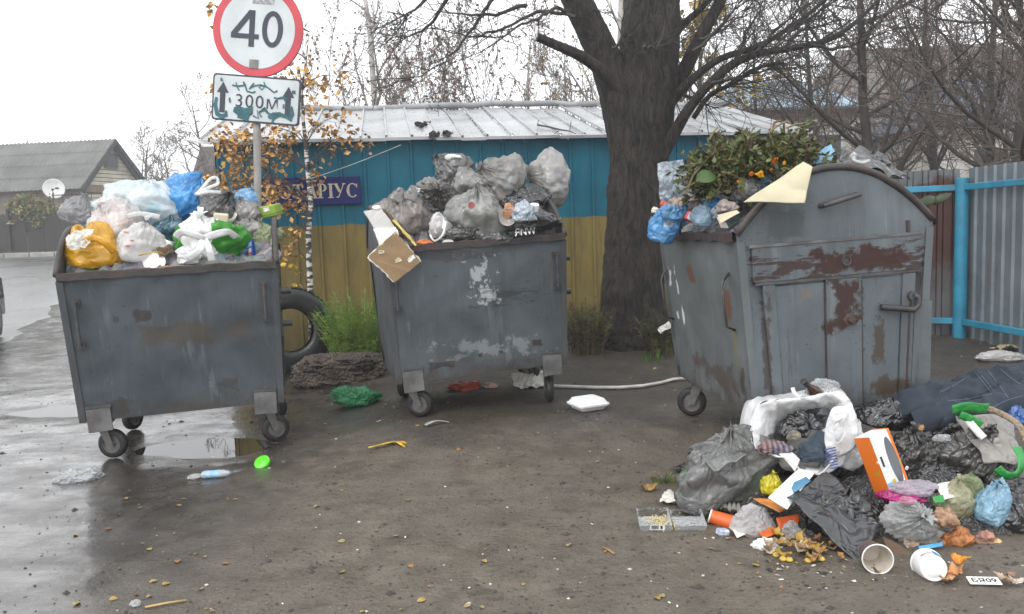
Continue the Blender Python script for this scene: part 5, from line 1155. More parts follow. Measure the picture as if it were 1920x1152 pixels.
def packbox(px, py, Y, sz, rot, m_, label, name='box', cat='box', bev=.006):
    o = mb().box((0, 0, 0), sz, bev=bev).build(name, m_); o.location = at(px, py, Y); o.rotation_euler = tuple(R(a) for a in rot); return tag(o, label, cat)
g = packbox(505, 396, 6.05, (.155, .11, .085), (8, -8, -12), mat('lime_green_box', (.26, .40, .05), .4, .1, 5), 'lime green box on the right rim of the left bin')
mb().box((.01, -.0575, .016), (.05, .002, .03)).build('label_sticker', mat('sticker_white', (.7, .7, .7), .5, .3, 60), g)
mb().box((0, -.001, -.022), (.159, .114, .006)).build('seam', mat('green_seam', (.14, .24, .03), .5), g)
# white and green knotted carrier
def wg_mat():
    t = NT('white_green_carrier'); P = t.obj(); X, Y, Z = t.xyz(P)
    a = t.math('ADD', X, t.math('MULTIPLY', t.math('SUBTRACT', t.noise(6, P, 3), .5), .12)); mk = t.math('MAXIMUM', t.ramp(a, .095, .102), t.math('MULTIPLY', t.ramp(a, -.13, -.137), t.ramp(Z, -.06, -.02)))
    return t.bsdf(t.mix(mk, (.82, .83, .81), (.05, .30, .03)), .33, t.bump(t.noise(9, P, 4, .55, 'RIDGED_MULTIFRACTAL'), .3, .02))
b = bag(387, 458, 5.62, 132, 92, wg_mat(), 'white and green carrier bag knotted in the middle of the left bin', 51, .7, (22, 0, 0), 'carrier_bag', ruffle=.28, knot_m=f_white, crink=.07, pleat=.09, neck=.22)
handles(b, 0, 0, 5.45, [[(382, 448, -.14), (362, 440, -.16), (340, 436, -.12), (330, 446, -.06)], [(382, 448, -.14), (404, 440, -.16), (428, 436, -.12), (444, 446, -.04)], [(380, 450, -.15), (374, 470, -.19), (352, 486, -.17)], [(384, 450, -.15), (392, 468, -.20), (398, 490, -.18)]], f_white, .05)
packbox(414, 412, 5.78, (.10, .07, .085), (10, 6, 20), mat('cream_carton', (.62, .55, .40), .6, .1, 9), 'small cream carton behind the white and green carrier', 'carton', 'carton')
m = mb(); c = at(424, 414, 5.9); m.lathe([(.055, 0), (.075, .05), (.078, .05), (.06, -.002), (0, -.002)], frame(c, (1, 0, 0), (.2, -.5, 1)), 20); one(m, 'paper_bowl', m_pap, 'pale paper bowl lying behind the cream carton', 'bowl')
# drink can
cn = thing('spray_can', 'blue can with red and white print at the right of the left bin', 'can', tuple(at(472, 492, 5.72)), (R(-8), R(-6), 0))
mb().lathe([(0, 0), (.030, 0), (.036, .008), (.036, .15), (.031, .165), (.022, .17), (0, .171)], None, 28).build('body', mat('can_blue', (.03, .10, .42), .25, .25, 14, metal=.3), cn, True, sharp=40)
for i, (z0_, a0, a1, cc) in enumerate(((.06, -130, -60, (.62, .64, .68)), (.035, -120, -70, (.55, .06, .05)), (.10, -110, -50, (.25, .55, .8)))):
    mb().grid(np.array([[(.0366*math.cos(R(a)), .0366*math.sin(R(a)), z0_+.0006*a*.5+.03+dz) for dz in (0, .028)] for a in np.linspace(a0, a1, 9)])).build('printed_patch', mat('can_print_%d' % i, cc, .3), cn, True)
bag(503, 446, 5.85, 52, 58, f_lgr, 'pale green see-through bag at the right end of the left bin', 53, .8, (0, -20, 0), ruffle=.2)
crumple(505, 482, 5.68, 44, 30, f_clear, 'clear crumpled film in the right front corner of the left bin', 'film_scrap', 'film', 54)
crumple(455, 478, 5.72, 40, 42, film('deep_blue_film', (.02, .10, .26), .3), 'dark blue crumpled bag left of the blue can', 'film_scrap', 'bag', 55)
bag(322, 436, 5.95, 70, 60, f_teal, 'dark teal bag between the cyan bag and the green carrier', 56, .8, ruffle=0)
bag(470, 436, 5.92, 80, 50, f_grey, 'grey film bag above the blue can in the left bin', 57, .8, ruffle=0)
m = mb(); c = at(322, 462, 5.62); m.lathe([(.028, 0), (.038, .075), (.040, .076), (.030, -.002), (0, -.002)], frame(c, (1, 0, 0), (-.5, -1, .2)), 20); one(m, 'plastic_cup', m_foam, 'white cup lying left of the green and white carrier', 'cup')
def egg_tray(w_, h_, seed):
    nu, nv = 40, 22; u, v_ = np.meshgrid(np.linspace(0, 1, nu), np.linspace(0, 1, nv), indexing='ij'); z = .022*np.sin(u*5*2*math.pi)*np.sin(v_*3*2*math.pi)+.02*np.sin(u*2.2+seed)
    return mb().grid(np.stack([(u-.5)*w_, (v_-.5)*h_, z], -1))
one(egg_tray(.22, .13, 1).xf(facing(300, 480, 5.6, -8, 45)), 'egg_tray', mat('grey_egg_tray', (.36, .33, .29), .9, .15, 12), 'grey moulded egg tray in the front of the left bin', 'egg tray', thick=.003)
m = ribbon([at(262, 479, 5.38), at(275, 476, 5.36), at(290, 473, 5.38), at(303, 474, 5.42)], .022); one(m, 'banana_peel', mat('banana_yellow', (.62, .40, .03), .5, .3, 20), 'yellow banana peel lying on the egg tray', 'peel', thick=.006)
m = sheet_mesh(.10, .07, 9, .2, .05); one(m.xf(facing(310, 470, 5.5, 30, 40)), 'leaf_scrap', m_cardd, 'dark brown scrap of card leaning on the egg tray', 'card', thick=.003)
m = mb(); m.lathe([(0, 0), (.07, 0), (.095, .012), (.11, .016), (.11, .020), (.095, .016), (.07, .004), (0, .004)], frame(at(280, 499, 5.44), (1, .2, 0), (.1, -.9, 1)), 32); one(m, 'paper_plate', m_foam, 'white paper plate at the front rim of the left bin', 'plate')
one(sheet_mesh(.16, .03, 3, .05, .02).xf(facing(322, 500, 5.38, -4, 70)), 'card_strip', m_card, 'narrow tan card strip along the left bin front rim', 'card', thick=.004)
crumple(352, 484, 5.48, 44, 34, f_white, 'grey white plastic scrap under the green carrier', 'film_scrap', 'film', 58)

# ---- middle bin
bag(852, 320, 6.45, 86, 70, f_dark, 'dark grey bag crowning the heap of the middle bin', 61, .8, (0, -50, 0), ruffle=.22, pleat=.08)
m = bag_mesh((.075, .05, .032), 62, pleat=0, crink=.25, neck=0, nu=40, nv=24); m.xf(Matrix.Translation(at(850, 296, 6.4))); one(m, 'foam_chunk', m_foam, 'white foam chunk on the topmost dark bag', 'foam')
bag(820, 366, 6.2, 84, 70, film('dark_pleated_liner', (.15, .14, .13), .24, 0, .25, .32, 10, .1), 'dark pleated bag below the topmost one, tie facing us', 63, .8, (75, 0, 10), ruffle=.15, pleat=.14)
b = bag(760, 412, 6.02, 96, 96, film('brownish_grey_liner', (.31, .275, .25), .22, .18, .2, 0.30, 9, .25, (.19, .12, .09), .6), 'brownish grey bag at the left of the middle bin with pointed ears', 64, .8, (0, -8, 0), ruffle=0, pleat=.12, neck=.1)
for pts_ in ([(742, 378), (748, 364), (752, 352)], [(768, 376), (773, 360), (774, 348)]):
    r_ = ribbon([at(x, y, 5.95) for x, y in pts_], lambda t: .10*(1-t)+.03, Vector((0, 1, 0)), 5); solidify(r_.build('ear', f_grey, b, True, True), .004)
crumple(776, 360, 6.05, 22, 18, f_white, 'small white scrap beside the ears of the brownish bag', 'film_scrap', 'film', 65)
b = bag(948, 342, 6.42, 118, 86, f_greyc, 'see-through grey bag with tie at left, top of middle bin', 66, .8, (0, -62, 20), ruffle=.22, pleat=.14, neck=.28)
for i, (x, y, w_, h_, cc) in enumerate(((935, 372, 36, 34, (.55, .36, .28)), (972, 352, 34, 38, (.04, .05, .09)), (960, 380, 40, 30, (.25, .10, .07)), (920, 330, 40, 30, (.45, .42, .30)))):
    k_ = 6.4/FPX; m = bag_mesh((w_*k_/2, .07, h_*k_/2), 300+i, pleat=0, neck=0, nu=30, nv=18); m.xf(Matrix.Translation(at(x, y, 6.40))); m.build('contents', mat('bag_contents_%d' % i, cc, .6, .3), b, True, True)
bag(1040, 342, 6.5, 96, 84, f_greyl, 'big pale grey bag with lilac tinge bulging over the right rim', 67, .85, (0, -75, 0), ruffle=.12, pleat=.06, lump=.05, crink=.04)
b = bag(897, 402, 6.0, 118, 98, film('greenish_grey_liner', (.40, .405, .38), .22, .12, .12, 0.25, 9, .28, (.23, .22, .20), .6), 'big grey green bag at the centre of the middle bin', 68, .8, (18, 0, 0), ruffle=.2, pleat=.10, neck=.2)
q = mb(); q.add([tuple(at(884+7*math.cos(a), 385+7*math.sin(a), 5.6)) for a in np.linspace(0, 6.0, 14)], [tuple(range(14))]); q = subdiv(q, 3); project_on(q, [b.children[0]], ray(884, 385)); q.build('red_spot', mat('dull_red_lid', (.26, .045, .04), .4), b, False, True)
b = bag(825, 428, 5.9, 50, 54, f_whitec, 'small milky carrier bag at the front of the middle bin', 69, .8, ruffle=0, crink=.1, name='carrier_bag')
handles(b, 0, 0, 5.75, [[(818, 440, -.02), (812, 415, -.04), (822, 400, -.02), (832, 412, 0), (830, 430, -.02)], [(806, 440, 0), (815, 452, -.05), (830, 440, -.05), (836, 415, 0)]], f_white, .014)
f_bw = film('black_print_carrier', (.028, .028, .03), .28, 0, .2, .5, 8, .03)
bk = bag(1002, 416, 5.98, 96, 54, f_bw, 'black carrier bag with white letters at the middle bin right corner', 70, .8, (0, 0, 10), 'carrier_bag', ruffle=0, crink=.07, neck=0)
tx = subdiv(text_mb('ЯNW', .1, 0, .002, fit=(.15, .052)), 2); tx.xf(facing(985, 434, 5.55, 4, 0)); project_on(tx, [bk.children[0]], ray(985, 434), .004); tx.build('lettering', mat('print_white', (.72, .72, .72), .4), bk, False, True)
crumple(982, 400, 5.78, 44, 44, film('silver_blue_film', (.40, .46, .52), .22, 0, .2, .6, 10, .1), 'silvery blue film in the mouth of the black carrier', 'film_scrap', 'film', 71)
lidm = mb(); lidm.lathe([(0, .02), (.030, .02), (.034, .016), (.034, 0), (.030, -.03), (0, -.03)], frame(at(1002, 388, 5.82), (1, 0, 0), (.1, -.35, 1)), 28); one(lidm, 'jar', [mat('jar_white_lid', (.78, .78, .78), .4)], 'jar with white lid on the black carrier bag', 'jar', sharp=40)
tr = mb(); tr.lathe([(0, 0), (.045, 0), (.062, .03), (.066, .031), (.066, .028), (.047, -.003), (0, -.003)], frame(at(954, 408, 5.85), (1, 0, .2), (-.3, -1, .1)), 24); one(tr, 'food_tub', film('tub_clear', (.62, .55, .50), .2, .3, .1, .2), 'clear food tub with orange remains beside the centre bag', 'tub')
crumple(953, 400, 5.88, 26, 32, mat('orange_food', (.50, .24, .12), .6, .3, 30), 'pinkish orange food remains stuck to the clear tub', 'food_scrap', 'food', 72)
for i, (x, y, Y, w_, h_, mm, lab) in enumerate([(870, 442, 5.92, 90, 44, f_blkg, 'dark crumpled bag low at the middle bin front'), (915, 446, 5.9, 80, 36, f_dark, 'dark grey bag along the front rim under the centre bag'), (780, 388, 6.15, 70, 60, f_dark, 'dark bag behind the ears of the brownish bag'), (880, 350, 6.35, 90, 60, f_grey, 'grey bag between the topmost and the see-through bag'), (985, 385, 6.3, 90, 60, f_blk, 'black bag in the shade under the lilac grey bag'), (917, 320, 6.6, 46, 34, film('mint_film', (.20, .42, .26), .3), 'green bag peeping out behind the topmost dark bag'), (1015, 325, 6.7, 60, 44, f_greyc, 'thin grey bag between the two big pale bags')]):
    bag(x, y, Y, w_, h_, mm, lab, 80+i, .8, ruffle=0, crink=.1)
tc_ = mb(); tc_.lathe([(0, .012), (.036, .012), (.042, .008), (.042, -.01), (0, -.01)], frame(at(840, 456, 5.82), (1, .2, 0), (0, -.5, 1)), 28); one(tc_, 'cup_lid', mat('lid_white', (.7, .69, .66), .4), 'white plastic lid on the middle bin front rim', 'lid', sharp=40)
crumple(797, 459, 5.76, 30, 16, mat('orange_scrap', (.62, .16, .03), .5, .2), 'orange scrap at the middle bin front rim', 'scrap', 'scrap', 73)
# cardboard pieces leaning over the front left corner
def board(poly, Yf, t, m_, label, name='cardboard', seed=0, edge=None):
    """flat board from photo outline (px,py,Y) corners, roughened edges, real thickness"""
    P = [at(*p) for p in poly]; n = (P[1]-P[0]).cross(P[2]-P[0]).normalized(); k = 14; rim = []; rnd = random.Random(seed)
    for i in range(len(P)):
        for j in range(k): rim.append(P[i].lerp(P[(i+1) % len(P)], j/k)+Vector((rnd.gauss(0, .002), rnd.gauss(0, .002), rnd.gauss(0, .002))))
    m = mb(); m.slab(rim, t, n); o = m.build(name, m_, None, False, True); return tag(o, label, 'cardboard')
cb_ = board([(690, 482, 5.38), (741, 434, 5.42), (789, 491, 5.46), (739, 530, 5.42)], 0, .007, m_card, 'torn tan cardboard square hanging over the middle bin corner', 'cardboard', 1)
for i, (x, y, s_) in enumerate(((715, 473, .02), (746, 488, .022), (771, 485, .026))):
    q = sheet_mesh(s_*2, s_*1.2, 20+i, .3, .1, nu=12, nv=10); q.xf(facing(x, y, 5.37, 20*i, 10)); q.build('torn_flap', m_pap if i == 2 else m_cream, cb_, True, True)
P = [at(690, 482, 5.375), at(741, 434, 5.415), at(789, 491, 5.455), at(739, 530, 5.415)]
for i in (0, 1, 3):
    rnd = random.Random(i); a_, b_ = P[i], P[(i+1) % 4]; q = ribbon([a_.lerp(b_, t/9)+Vector((rnd.gauss(0, .003), 0, rnd.gauss(0, .003))) for t in range(10)], lambda t: .009+.004*math.sin(t*30), Vector((0, 1, 0)), 2); q.build('torn_edge', m_pap, cb_, False, True)
board([(681, 397, 5.62), (716, 394, 5.66), (744, 432, 5.60), (702, 430, 5.56)], 0, .012, mat('grey_white_board', (.50, .49, .47), .7, .1, 4), 'pale grey board sticking out at the middle bin left corner', 'board', 2)
board([(700, 431, 5.55), (742, 428, 5.58), (748, 440, 5.5), (712, 462, 5.48)], 0, .01, m_pap, 'off-white board piece below the pale grey board', 'board', 3)
board([(716, 394, 5.68), (724, 396, 5.68), (782, 462, 5.58), (772, 464, 5.58)], 0, .02, m_cardd, 'brown board edge leaning on the brownish bag', 'board', 4)
board([(737, 414, 5.62), (741, 413, 5.62), (783, 461, 5.55), (778, 462, 5.55)], 0, .014, mat('yellow_strip', (.60, .50, .14), .6, .1), 'thin yellow strip leaning in the middle bin corner', 'strip', 5)
m = bag_mesh((.035, .03, .022), 90, pleat=0, neck=0, nu=24, nv=16); m.xf(Matrix.Translation(at(708, 391, 5.7))); one(m, 'foam_ball', m_foam, 'small white lump on the pale grey board', 'foam')

# ---- domed bin
def plant_bundle():
    rnd = random.Random(77); o = thing('plant_clippings', 'heap of green brown plant clippings with orange flowers on the domed bin', 'plants', tuple(at(1430, 370, 5.0)))
    T, K = mb(), mb()
    def env(u): return .5+.5*math.sin(math.pi*min(1, max(0, u)))
    for i in range(640):
        u = rnd.random(); x0 = 1322+u*228; top = 318-52*math.sin(math.pi*(.12+.80*u))+rnd.uniform(0, 56); y0 = top+rnd.uniform(0, 25)
        Y = 5.0+rnd.uniform(-.35, .35); a = at(x0, y0, Y); dirx = rnd.uniform(-1, 1); L = rnd.uniform(.08, .24)
        d = Vector((dirx, rnd.uniform(-.5, .5), rnd.uniform(-.35, .45))).normalized(); p1 = a+d*L*.5+Vector((0, 0, .03)); p2 = a+d*L+Vector((0, 0, rnd.uniform(-.05, .03)))
        if at(1300, 300, 5).x-.12 < p2.x: T.tube([a, p1, p2], [.0028, .002, .0014], 4, mi=0 if rnd.random() < .7 else 1)
        for k in range(27):
            t = rnd.random(); q = a.lerp(p1, t*2) if t < .5 else p1.lerp(p2, t*2-1); s = rnd.uniform(.022, .06)
            v1 = (d*rnd.uniform(-.3, 1)+Vector((rnd.gauss(0, .7), rnd.gauss(0, .7), rnd.gauss(.1, .6)))).normalized()*s; v2 = v1.cross(Vector((rnd.gauss(0, 1), rnd.gauss(0, 1), rnd.gauss(0, 1)))).normalized()*s*.24
            K.add([q, q+v1*.5+v2, q+v1, q+v1*.5-v2], [(0, 1, 2, 3)], rnd.choices((0, 1, 2, 3), (4, 4, 3, 2))[0])
    for (xa, ya, xb, yb_) in ((1365, 362, 1395, 325), (1395, 330, 1440, 296), (1440, 296, 1455, 285), (1362, 360, 1378, 320), (1300, 330, 1345, 280), (1285, 365, 1315, 300), (1330, 262, 1345, 240), (1440, 250, 1475, 228), (1475, 240, 1510, 232), (1280, 355, 1330, 335)):
        T.tube([at(xa, ya, 4.72), at((xa+xb)/2, (ya+yb_)/2-3, 4.72), at(xb, yb_, 4.75)], .006, 5, mi=1)
    core = bag_mesh((.36, .28, .11), 700, pleat=0, neck=0, crink=.2, lump=.3); core.xf(Matrix.Translation(at(1436, 326, 5.05))); core.build('packed_core', mat('clip_core', (.05, .052, .02), .8, .5, 14, .6, 60), o, True, True)
    T.build('stems', [mat('brown_stems', (.12, .085, .04), .7), mat('straw_stems', (.25, .21, .09), .7)], o, False, True)['kind'] = 'stuff'
    K.build('foliage', [mat('clip_green', (.085, .125, .028), .6, .4, 6), mat('clip_olive', (.13, .125, .038), .65, .4, 6), mat('clip_brown', (.085, .058, .026), .7, .4, 6), mat('clip_light', (.15, .18, .045), .6, .3, 6)], o, False, True)['kind'] = 'stuff'
    for i, (x, y, s) in enumerate(((1452, 302, .026), (1427, 327, .022), (1409, 326, .014), (1471, 306, .013), (1446, 318, .010), (1386, 342, .012))):
        f = mb(); rr_ = random.Random(i); c = at(x, y, 4.60)
        for j in range(26): leafquad(f, c+Vector((rr_.gauss(0, s*.4), rr_.gauss(0, s*.3), rr_.gauss(0, s*.4))), s*1.0, rr_, 0)
        f.build('flower', mat('marigold_%d' % (i % 2), ((.72, .22, .01), (.75, .42, .01))[i % 2], .6, .3, 20), o, False, True)
    return o
plant_bundle()
def broadleaf(px, py, Y, L, W_, roll, tilt, yaw, m_, label, name='big_leaf'):
    n = 12; G_ = []
    for i in range(n+1):
        t = i/n; w_ = W_*math.sin(math.pi*t**.8)**.8*.5; z = -.12*L*(2*t-1)**2; G_.append([(L*(t-.5), -w_, z+.25*w_), (L*(t-.5), 0, z), (L*(t-.5), w_, z+.25*w_)])
    m = mb(); m.grid(np.array(G_)); return one(m.xf(facing(px, py, Y, roll, tilt, yaw)), name, m_, label, 'leaf', thick=.003)
m_lf = mat('broad_green_leaf', (.065, .135, .03), .6, .25, 9)
broadleaf(1326, 333, 4.62, .13, .10, 10, 40, 0, m_lf, 'broad green leaf among the clippings at the left')
broadleaf(1742, 376, 4.42, .15, .055, 12, 15, 20, mat('dark_leaf', (.035, .055, .015), .5, .25, 9), 'broad dull green leaf on the right shoulder of the domed bin')
broadleaf(1766, 372, 4.48, .12, .05, 28, 15, -20, mat('dark_leaf', (.035, .055, .015), .5, .25, 9), 'second dull green leaf hanging beyond the right shoulder', 'big_leaf')
one(sheet_mesh(.17, .32, 31, .10, .05, .1).xf(facing(1262, 348, 5.15, 6, 8, -10)), 'plastic_sheet', film('pale_blue_sheet', (.52, .58, .64), .25, .12, .12, .6, 8, .35, (.32, .48, .66), .7), 'pale bluish plastic sheet standing at the left of the domed bin', 'plastic', thick=.004)
bag(1290, 368, 5.1, 70, 80, film('pale_blue_liner', (.40, .50, .58), .25, .25, .15, .6, 8, .3), 'pale blue grey bag behind the clippings at the left rim', 101, .8, ruffle=0, crink=.1)
b = bag(1243, 428, 5.08, 62, 84, f_lblue if False else film('hanging_blue_bag', (.10, .37, .72), .27, .05, .18, .6, 8, .35, (.25, .52, .80), .5), 'blue bag hanging over the left rim of the domed bin', 102, .6, (0, 24, 0), ruffle=0, crink=.12, lump=.2, neck=0)
q = subdiv(mb().add([tuple(at(x, y, 4.7)) for x, y in ((1246, 411), (1265, 414), (1262, 428), (1243, 427))], [(3, 2, 1, 0)]), 2); project_on(q, [b.children[0]], ray(1254, 420)); q.build('label_sticker', mat('pale_label', (.42, .5, .58), .4, .3, 60), b, False, True)
bag(1272, 400, 5.02, 56, 40, film('blue_clear_small', (.14, .36, .62), .25, .2, .2, .6), 'blue bag tail lying on the rim beside the hanging bag', 103, .8, ruffle=0, crink=.12)
bag(1319, 408, 4.72, 38, 52, film('blue_clear', (.30, .44, .56), .2, .3, .2, .6, 10, .3), 'small clear blue bag at the left rim, near corner', 104, .8, ruffle=.2)
crumple(1335, 385, 4.8, 24, 30, f_blue, 'bright blue scrap above the clear blue bag', 'film_scrap', 'film', 105)
g = packbox(1298, 408, 4.78, (.075, .05, .055), (0, 28, 20), mat('red_packet', (.48, .02, .045), .4, .15, 9), 'red packet at the left rim of the domed bin', 'packet', 'packet')
mb().box((-.03, -.0265, -.01), (.03, .002, .04)).build('white_panel', mat('packet_white', (.7, .7, .7), .4), g); mb().box((-.012, -.0275, -.006), (.018, .002, .02)).build('black_mark', mat('print_black', (.02, .02, .02), .4), g)
for i, (x, y, Y, w_, h_, cc, lab) in enumerate([(1268, 382, 5.0, 26, 22, (.48, .36, .29), 'pinkish food scrap on the left rim'), (1293, 375, 4.95, 24, 18, (.42, .36, .33), 'pale brown crumpled scrap above the red packet'), (1245, 384, 5.1, 16, 12, (.62, .10, .05), 'red scrap beside the pale blue sheet'), (1228, 396, 5.12, 14, 12, (.72, .66, .52), 'cream ball on the far left rim'), (1362, 390, 4.62, 40, 26, (.42, .34, .32), 'brownish pink bag scrap inside the near corner'), (1345, 400, 4.7, 26, 30, (.30, .36, .40), 'grey scrap beside the clear blue bag'), (1305, 390, 4.85, 26, 20, (.14, .10, .08), 'dark brown scrap behind the red packet')]):
    crumple(x, y, Y, w_, h_, mat('scrap_col_%d' % i, cc, .5, .25, 20, .3, 60), lab, 'scrap', 'scrap', 110+i)
bag(1405, 360, 4.72, 66, 52, film('grey_clear_b', (.34, .34, .35), .22, .2, .15, .6, 9, .3), 'greyish clear bag below the straw stems, near the cream paper', 120, .8, ruffle=0, crink=.11)
bag(1455, 338, 4.75, 80, 64, film('sky_blue_bag', (.24, .42, .62), .28, .1, .15, .6, 8, .3), 'dull blue bag behind the cream paper', 121, .8, ruffle=0, crink=.1)
bag(1543, 308, 4.75, 64, 34, film('glossy_sky_bag', (.30, .56, .78), .22, 0, .15, .5, 8, .3), 'glossy light blue bag on the crown of the arched end', 122, .8, ruffle=.2, rot=(0, -60, 0))
# cream paper folded over the arched rim
def fold(P, n, seed, amp, m_, label, name, cat, thick=.002):
    a, b_, c_, d_ = [Vector(p) for p in P]; G_ = np.zeros((n, n, 3)); nn = (b_-a).cross(d_-a).normalized()
    for i in range(n):
        for j in range(n): G_[i, j] = a.lerp(b_, i/(n-1)).lerp(d_.lerp(c_, i/(n-1)), j/(n-1))
    A_ = G_.reshape(-1, 3); z = amp*(pn(A_, 5, seed)+.6*(ridge(A_, 7, seed+1)-.6)); A_ = A_+np.array(nn)[None]*z[:, None]
    return one(mb().grid(A_.reshape(n, n, 3)), name, m_, label, cat, thick=thick)
fold([at(1394, 378, 4.20), at(1506, 304, 4.24), at(1523, 314, 4.19), at(1508, 383, 4.15)], 34, 3, .026, m_cream, 'sheet of cream paper folded over the arched rim', 'paper_sheet', 'paper')
fold([at(1345, 404, 4.5), at(1382, 396, 4.4), at(1388, 400, 4.35), at(1350, 420, 4.4)], 18, 5, .012, m_cream, 'piece of cream paper tucked inside the near corner', 'paper_sheet', 'paper')
fold([at(1343, 408, 4.46), at(1362, 418, 4.42), at(1366, 428, 4.42), at(1352, 428, 4.46)], 14, 7, .008, m_pap, 'small pale paper below the tucked cream paper', 'paper_sheet', 'paper')
fold([at(1572, 296, 4.60), at(1610, 268, 4.75), at(1706, 338, 4.60), at(1600, 318, 4.38)], 40, 9, .05, film('dark_grey_sheet', (.045, .045, .048), .32, 0, .3, .6, 9, .05), 'dark grey plastic sheet draped over the right of the arch', 'plastic_sheet', 'plastic', .006)
bag(1635, 312, 4.72, 100, 52, f_blkg, 'blackish bag under the draped dark sheet', 124, .8, (0, 10, 0), ruffle=0, crink=.09)
bag(1575, 318, 4.85, 80, 40, f_dark, 'dark bag between the light blue bag and the dark sheet', 125, .8, ruffle=0, crink=.09)
m = mb(); m.tube([at(1602, 293, 4.40), at(1600, 300, 4.39), at(1606, 304, 4.38), at(1618, 306, 4.38), at(1630, 302, 4.39)], .011, 8); m.tube([at(1598, 300, 4.40), at(1596, 292, 4.40), at(1601, 288, 4.40), at(1606, 293, 4.39)], .009, 8)
one(m, 'plastic_hook', mat('pale_hook', (.5, .5, .48), .4), 'pale curved hook on the dark plastic sheet', 'hook')
m = mb(); m.tube([at(1452, 262, 5.1), at(1449, 242, 5.1), at(1452, 230, 5.1), at(1462, 227, 5.1), at(1470, 232, 5.1), at(1470, 262, 5.1)], .008, 8); one(m, 'wire_hoop', mat('rusty_wire', (.16, .075, .045), .7), 'rusty wire hoop standing among the clippings', 'wire')
m = mb(); m.tube([at(1275, 440, 4.86), at(1276, 415, 4.82), at(1286, 402, 4.8), at(1300, 398, 4.84)], .007, 7); one(m, 'bent_stick', m_twig_dk, 'bent dark stick on the left rim beside the red packet', 'stick')
# ------------------------------------------------------------------ the spilled heap at the right
m = mb(); n = 70; u, v_ = np.meshgrid(np.linspace(-1, 1, n), np.linspace(-1, 1, n), indexing='ij')
hxx = 1.98+.92*u; hyy = 3.98+.48*v_; Pq = np.stack([hxx, hyy, 0*hxx], -1).reshape(-1, 3)
env_ = np.clip(1-(u**4*.9+v_**2), 0, 1)**.6
hzz = gz_np(hxx, hyy)-.03+.22*env_*(.75+.35*pn(Pq, 3, 4).reshape(n, n))+.05*env_*ridge(Pq, 7, 6).reshape(n, n)+.025*env_*pn(Pq, 20, 7).reshape(n, n)
m.grid(np.stack([hxx, hyy, hzz], -1)); tag(m.build('spilled_rubbish', film('spilled_dark_film', (.05, .046, .042), .35, 0, .5, .8, 14, .03, (.12, .10, .085), .6), None, True, True), 'dark trodden rubbish under the spilled heap on the right', 'rubbish', kind='stuff')
# big white open carrier
RIM = [(1410, 812, 3.93), (1424, 758, 4.02), (1458, 750, 4.06), (1500, 744, 4.09), (1545, 738, 4.09), (1577, 738, 4.05), (1594, 768, 3.99), (1592, 800, 3.90), (1576, 838, 3.84), (1556, 872, 3.79), (1530, 887, 3.76), (1500, 880, 3.77), (1474, 860, 3.80), (1450, 853, 3.84), (1426, 848, 3.88), (1413, 834, 3.90)]
def loop_smooth(P, n):
    P = np.array([list(p) for p in P]); k = len(P); out = []
    for i in range(n):
        t = i/n*k; j = int(t); f = t-j; p0, p1, p2, p3 = P[(j-1) % k], P[j % k], P[(j+1) % k], P[(j+2) % k]
        out.append(.5*((2*p1)+(p2-p0)*f+(2*p0-5*p1+4*p2-p3)*f*f+(3*p1-p0-3*p2+p3)*f**3))
    return np.array(out)
wb = thing('open_carrier_bag', 'big white carrier bag lying open with dark clothes inside', 'bag', tuple(at(1510, 885, 3.85)))
L0 = loop_smooth([at(*p) for p in RIM], 96); cen = np.array(at(1505, 815, 4.0)); G_ = []
for j, (k, push, dn) in enumerate(((1.0, 0, 0), (1.03, .03, -.004), (1.08, .08, -.012), (1.10, .14, -.03), (1.02, .20, -.05), (.85, .26, -.07), (.55, .30, -.09), (.2, .31, -.10))):
    q = cen+(L0-cen)*k; q[:, 1] += push; q[:, 2] += dn; q = q+.018*(j > 0)*np.stack([pn(q, 9, 3), pn(q, 9, 4), pn(q, 9, 5)], 1)+.010*np.stack([ridge(q, 14, 6)-.6]*3, 1); G_.append(q)
mw = mb(); mw.grid(np.swapaxes(np.array(G_), 0, 1), wrapu=True); solidify(mw.build('sack', f_white, wb, True, True), .003)
OUT_ = [(1416, 842), (1409, 805), (1420, 762), (1445, 752), (1480, 746), (1515, 741), (1552, 736), (1582, 735), (1598, 758), (1604, 795), (1600, 835), (1582, 872), (1550, 890), (1512, 886)]
IN_ = [(1440, 848), (1446, 818), (1462, 796), (1478, 782), (1500, 774), (1522, 772), (1545, 768), (1558, 772), (1560, 788), (1556, 812), (1551, 838), (1544, 860), (1528, 874), (1508, 872)]
no = len(OUT_); tt_ = np.linspace(0, no-1, 90); G_ = []
for j, s_ in enumerate(np.linspace(0, 1, 12)):
    row = []
    for t_ in tt_:
        i = min(int(t_), no-2); f_ = t_-i; ox, oy = [OUT_[i][k_]*(1-f_)+OUT_[i+1][k_]*f_ for k_ in (0, 1)]; ix, iy = [IN_[i][k_]*(1-f_)+IN_[i+1][k_]*f_ for k_ in (0, 1)]
        Yy = 3.98-.19*max(0, (t_-7)/(no-8)) - (.10*max(0, (2-t_)/2)); row.append(at(ox+(ix-ox)*s_, oy+(iy-oy)*s_, Yy+.11*s_*s_-.012*math.sin(math.pi*s_)))
    G_.append(row)
A_ = np.array([[list(q) for q in r_] for r_ in G_]); q = A_.reshape(-1, 3)
q = q+np.array([0, -1, 0])*(.018*pn(q, 7, 31)+.026*(np.maximum(ridge(q, 8, 32), 0)**4-.3)+.012*np.maximum(ridge(q, 18, 33), 0)**3)[:, None]
mw = mb(); mw.grid(q.reshape(A_.shape)); solidify(mw.build('turned_hem', f_white, wb, True, True), .003)
HO = [(1550, 846), (1548, 805), (1560, 766), (1590, 766), (1608, 798), (1604, 836), (1578, 856)]; HI = [(1567, 826), (1563, 806), (1570, 790), (1582, 784), (1582, 800), (1580, 818), (1573, 828)]
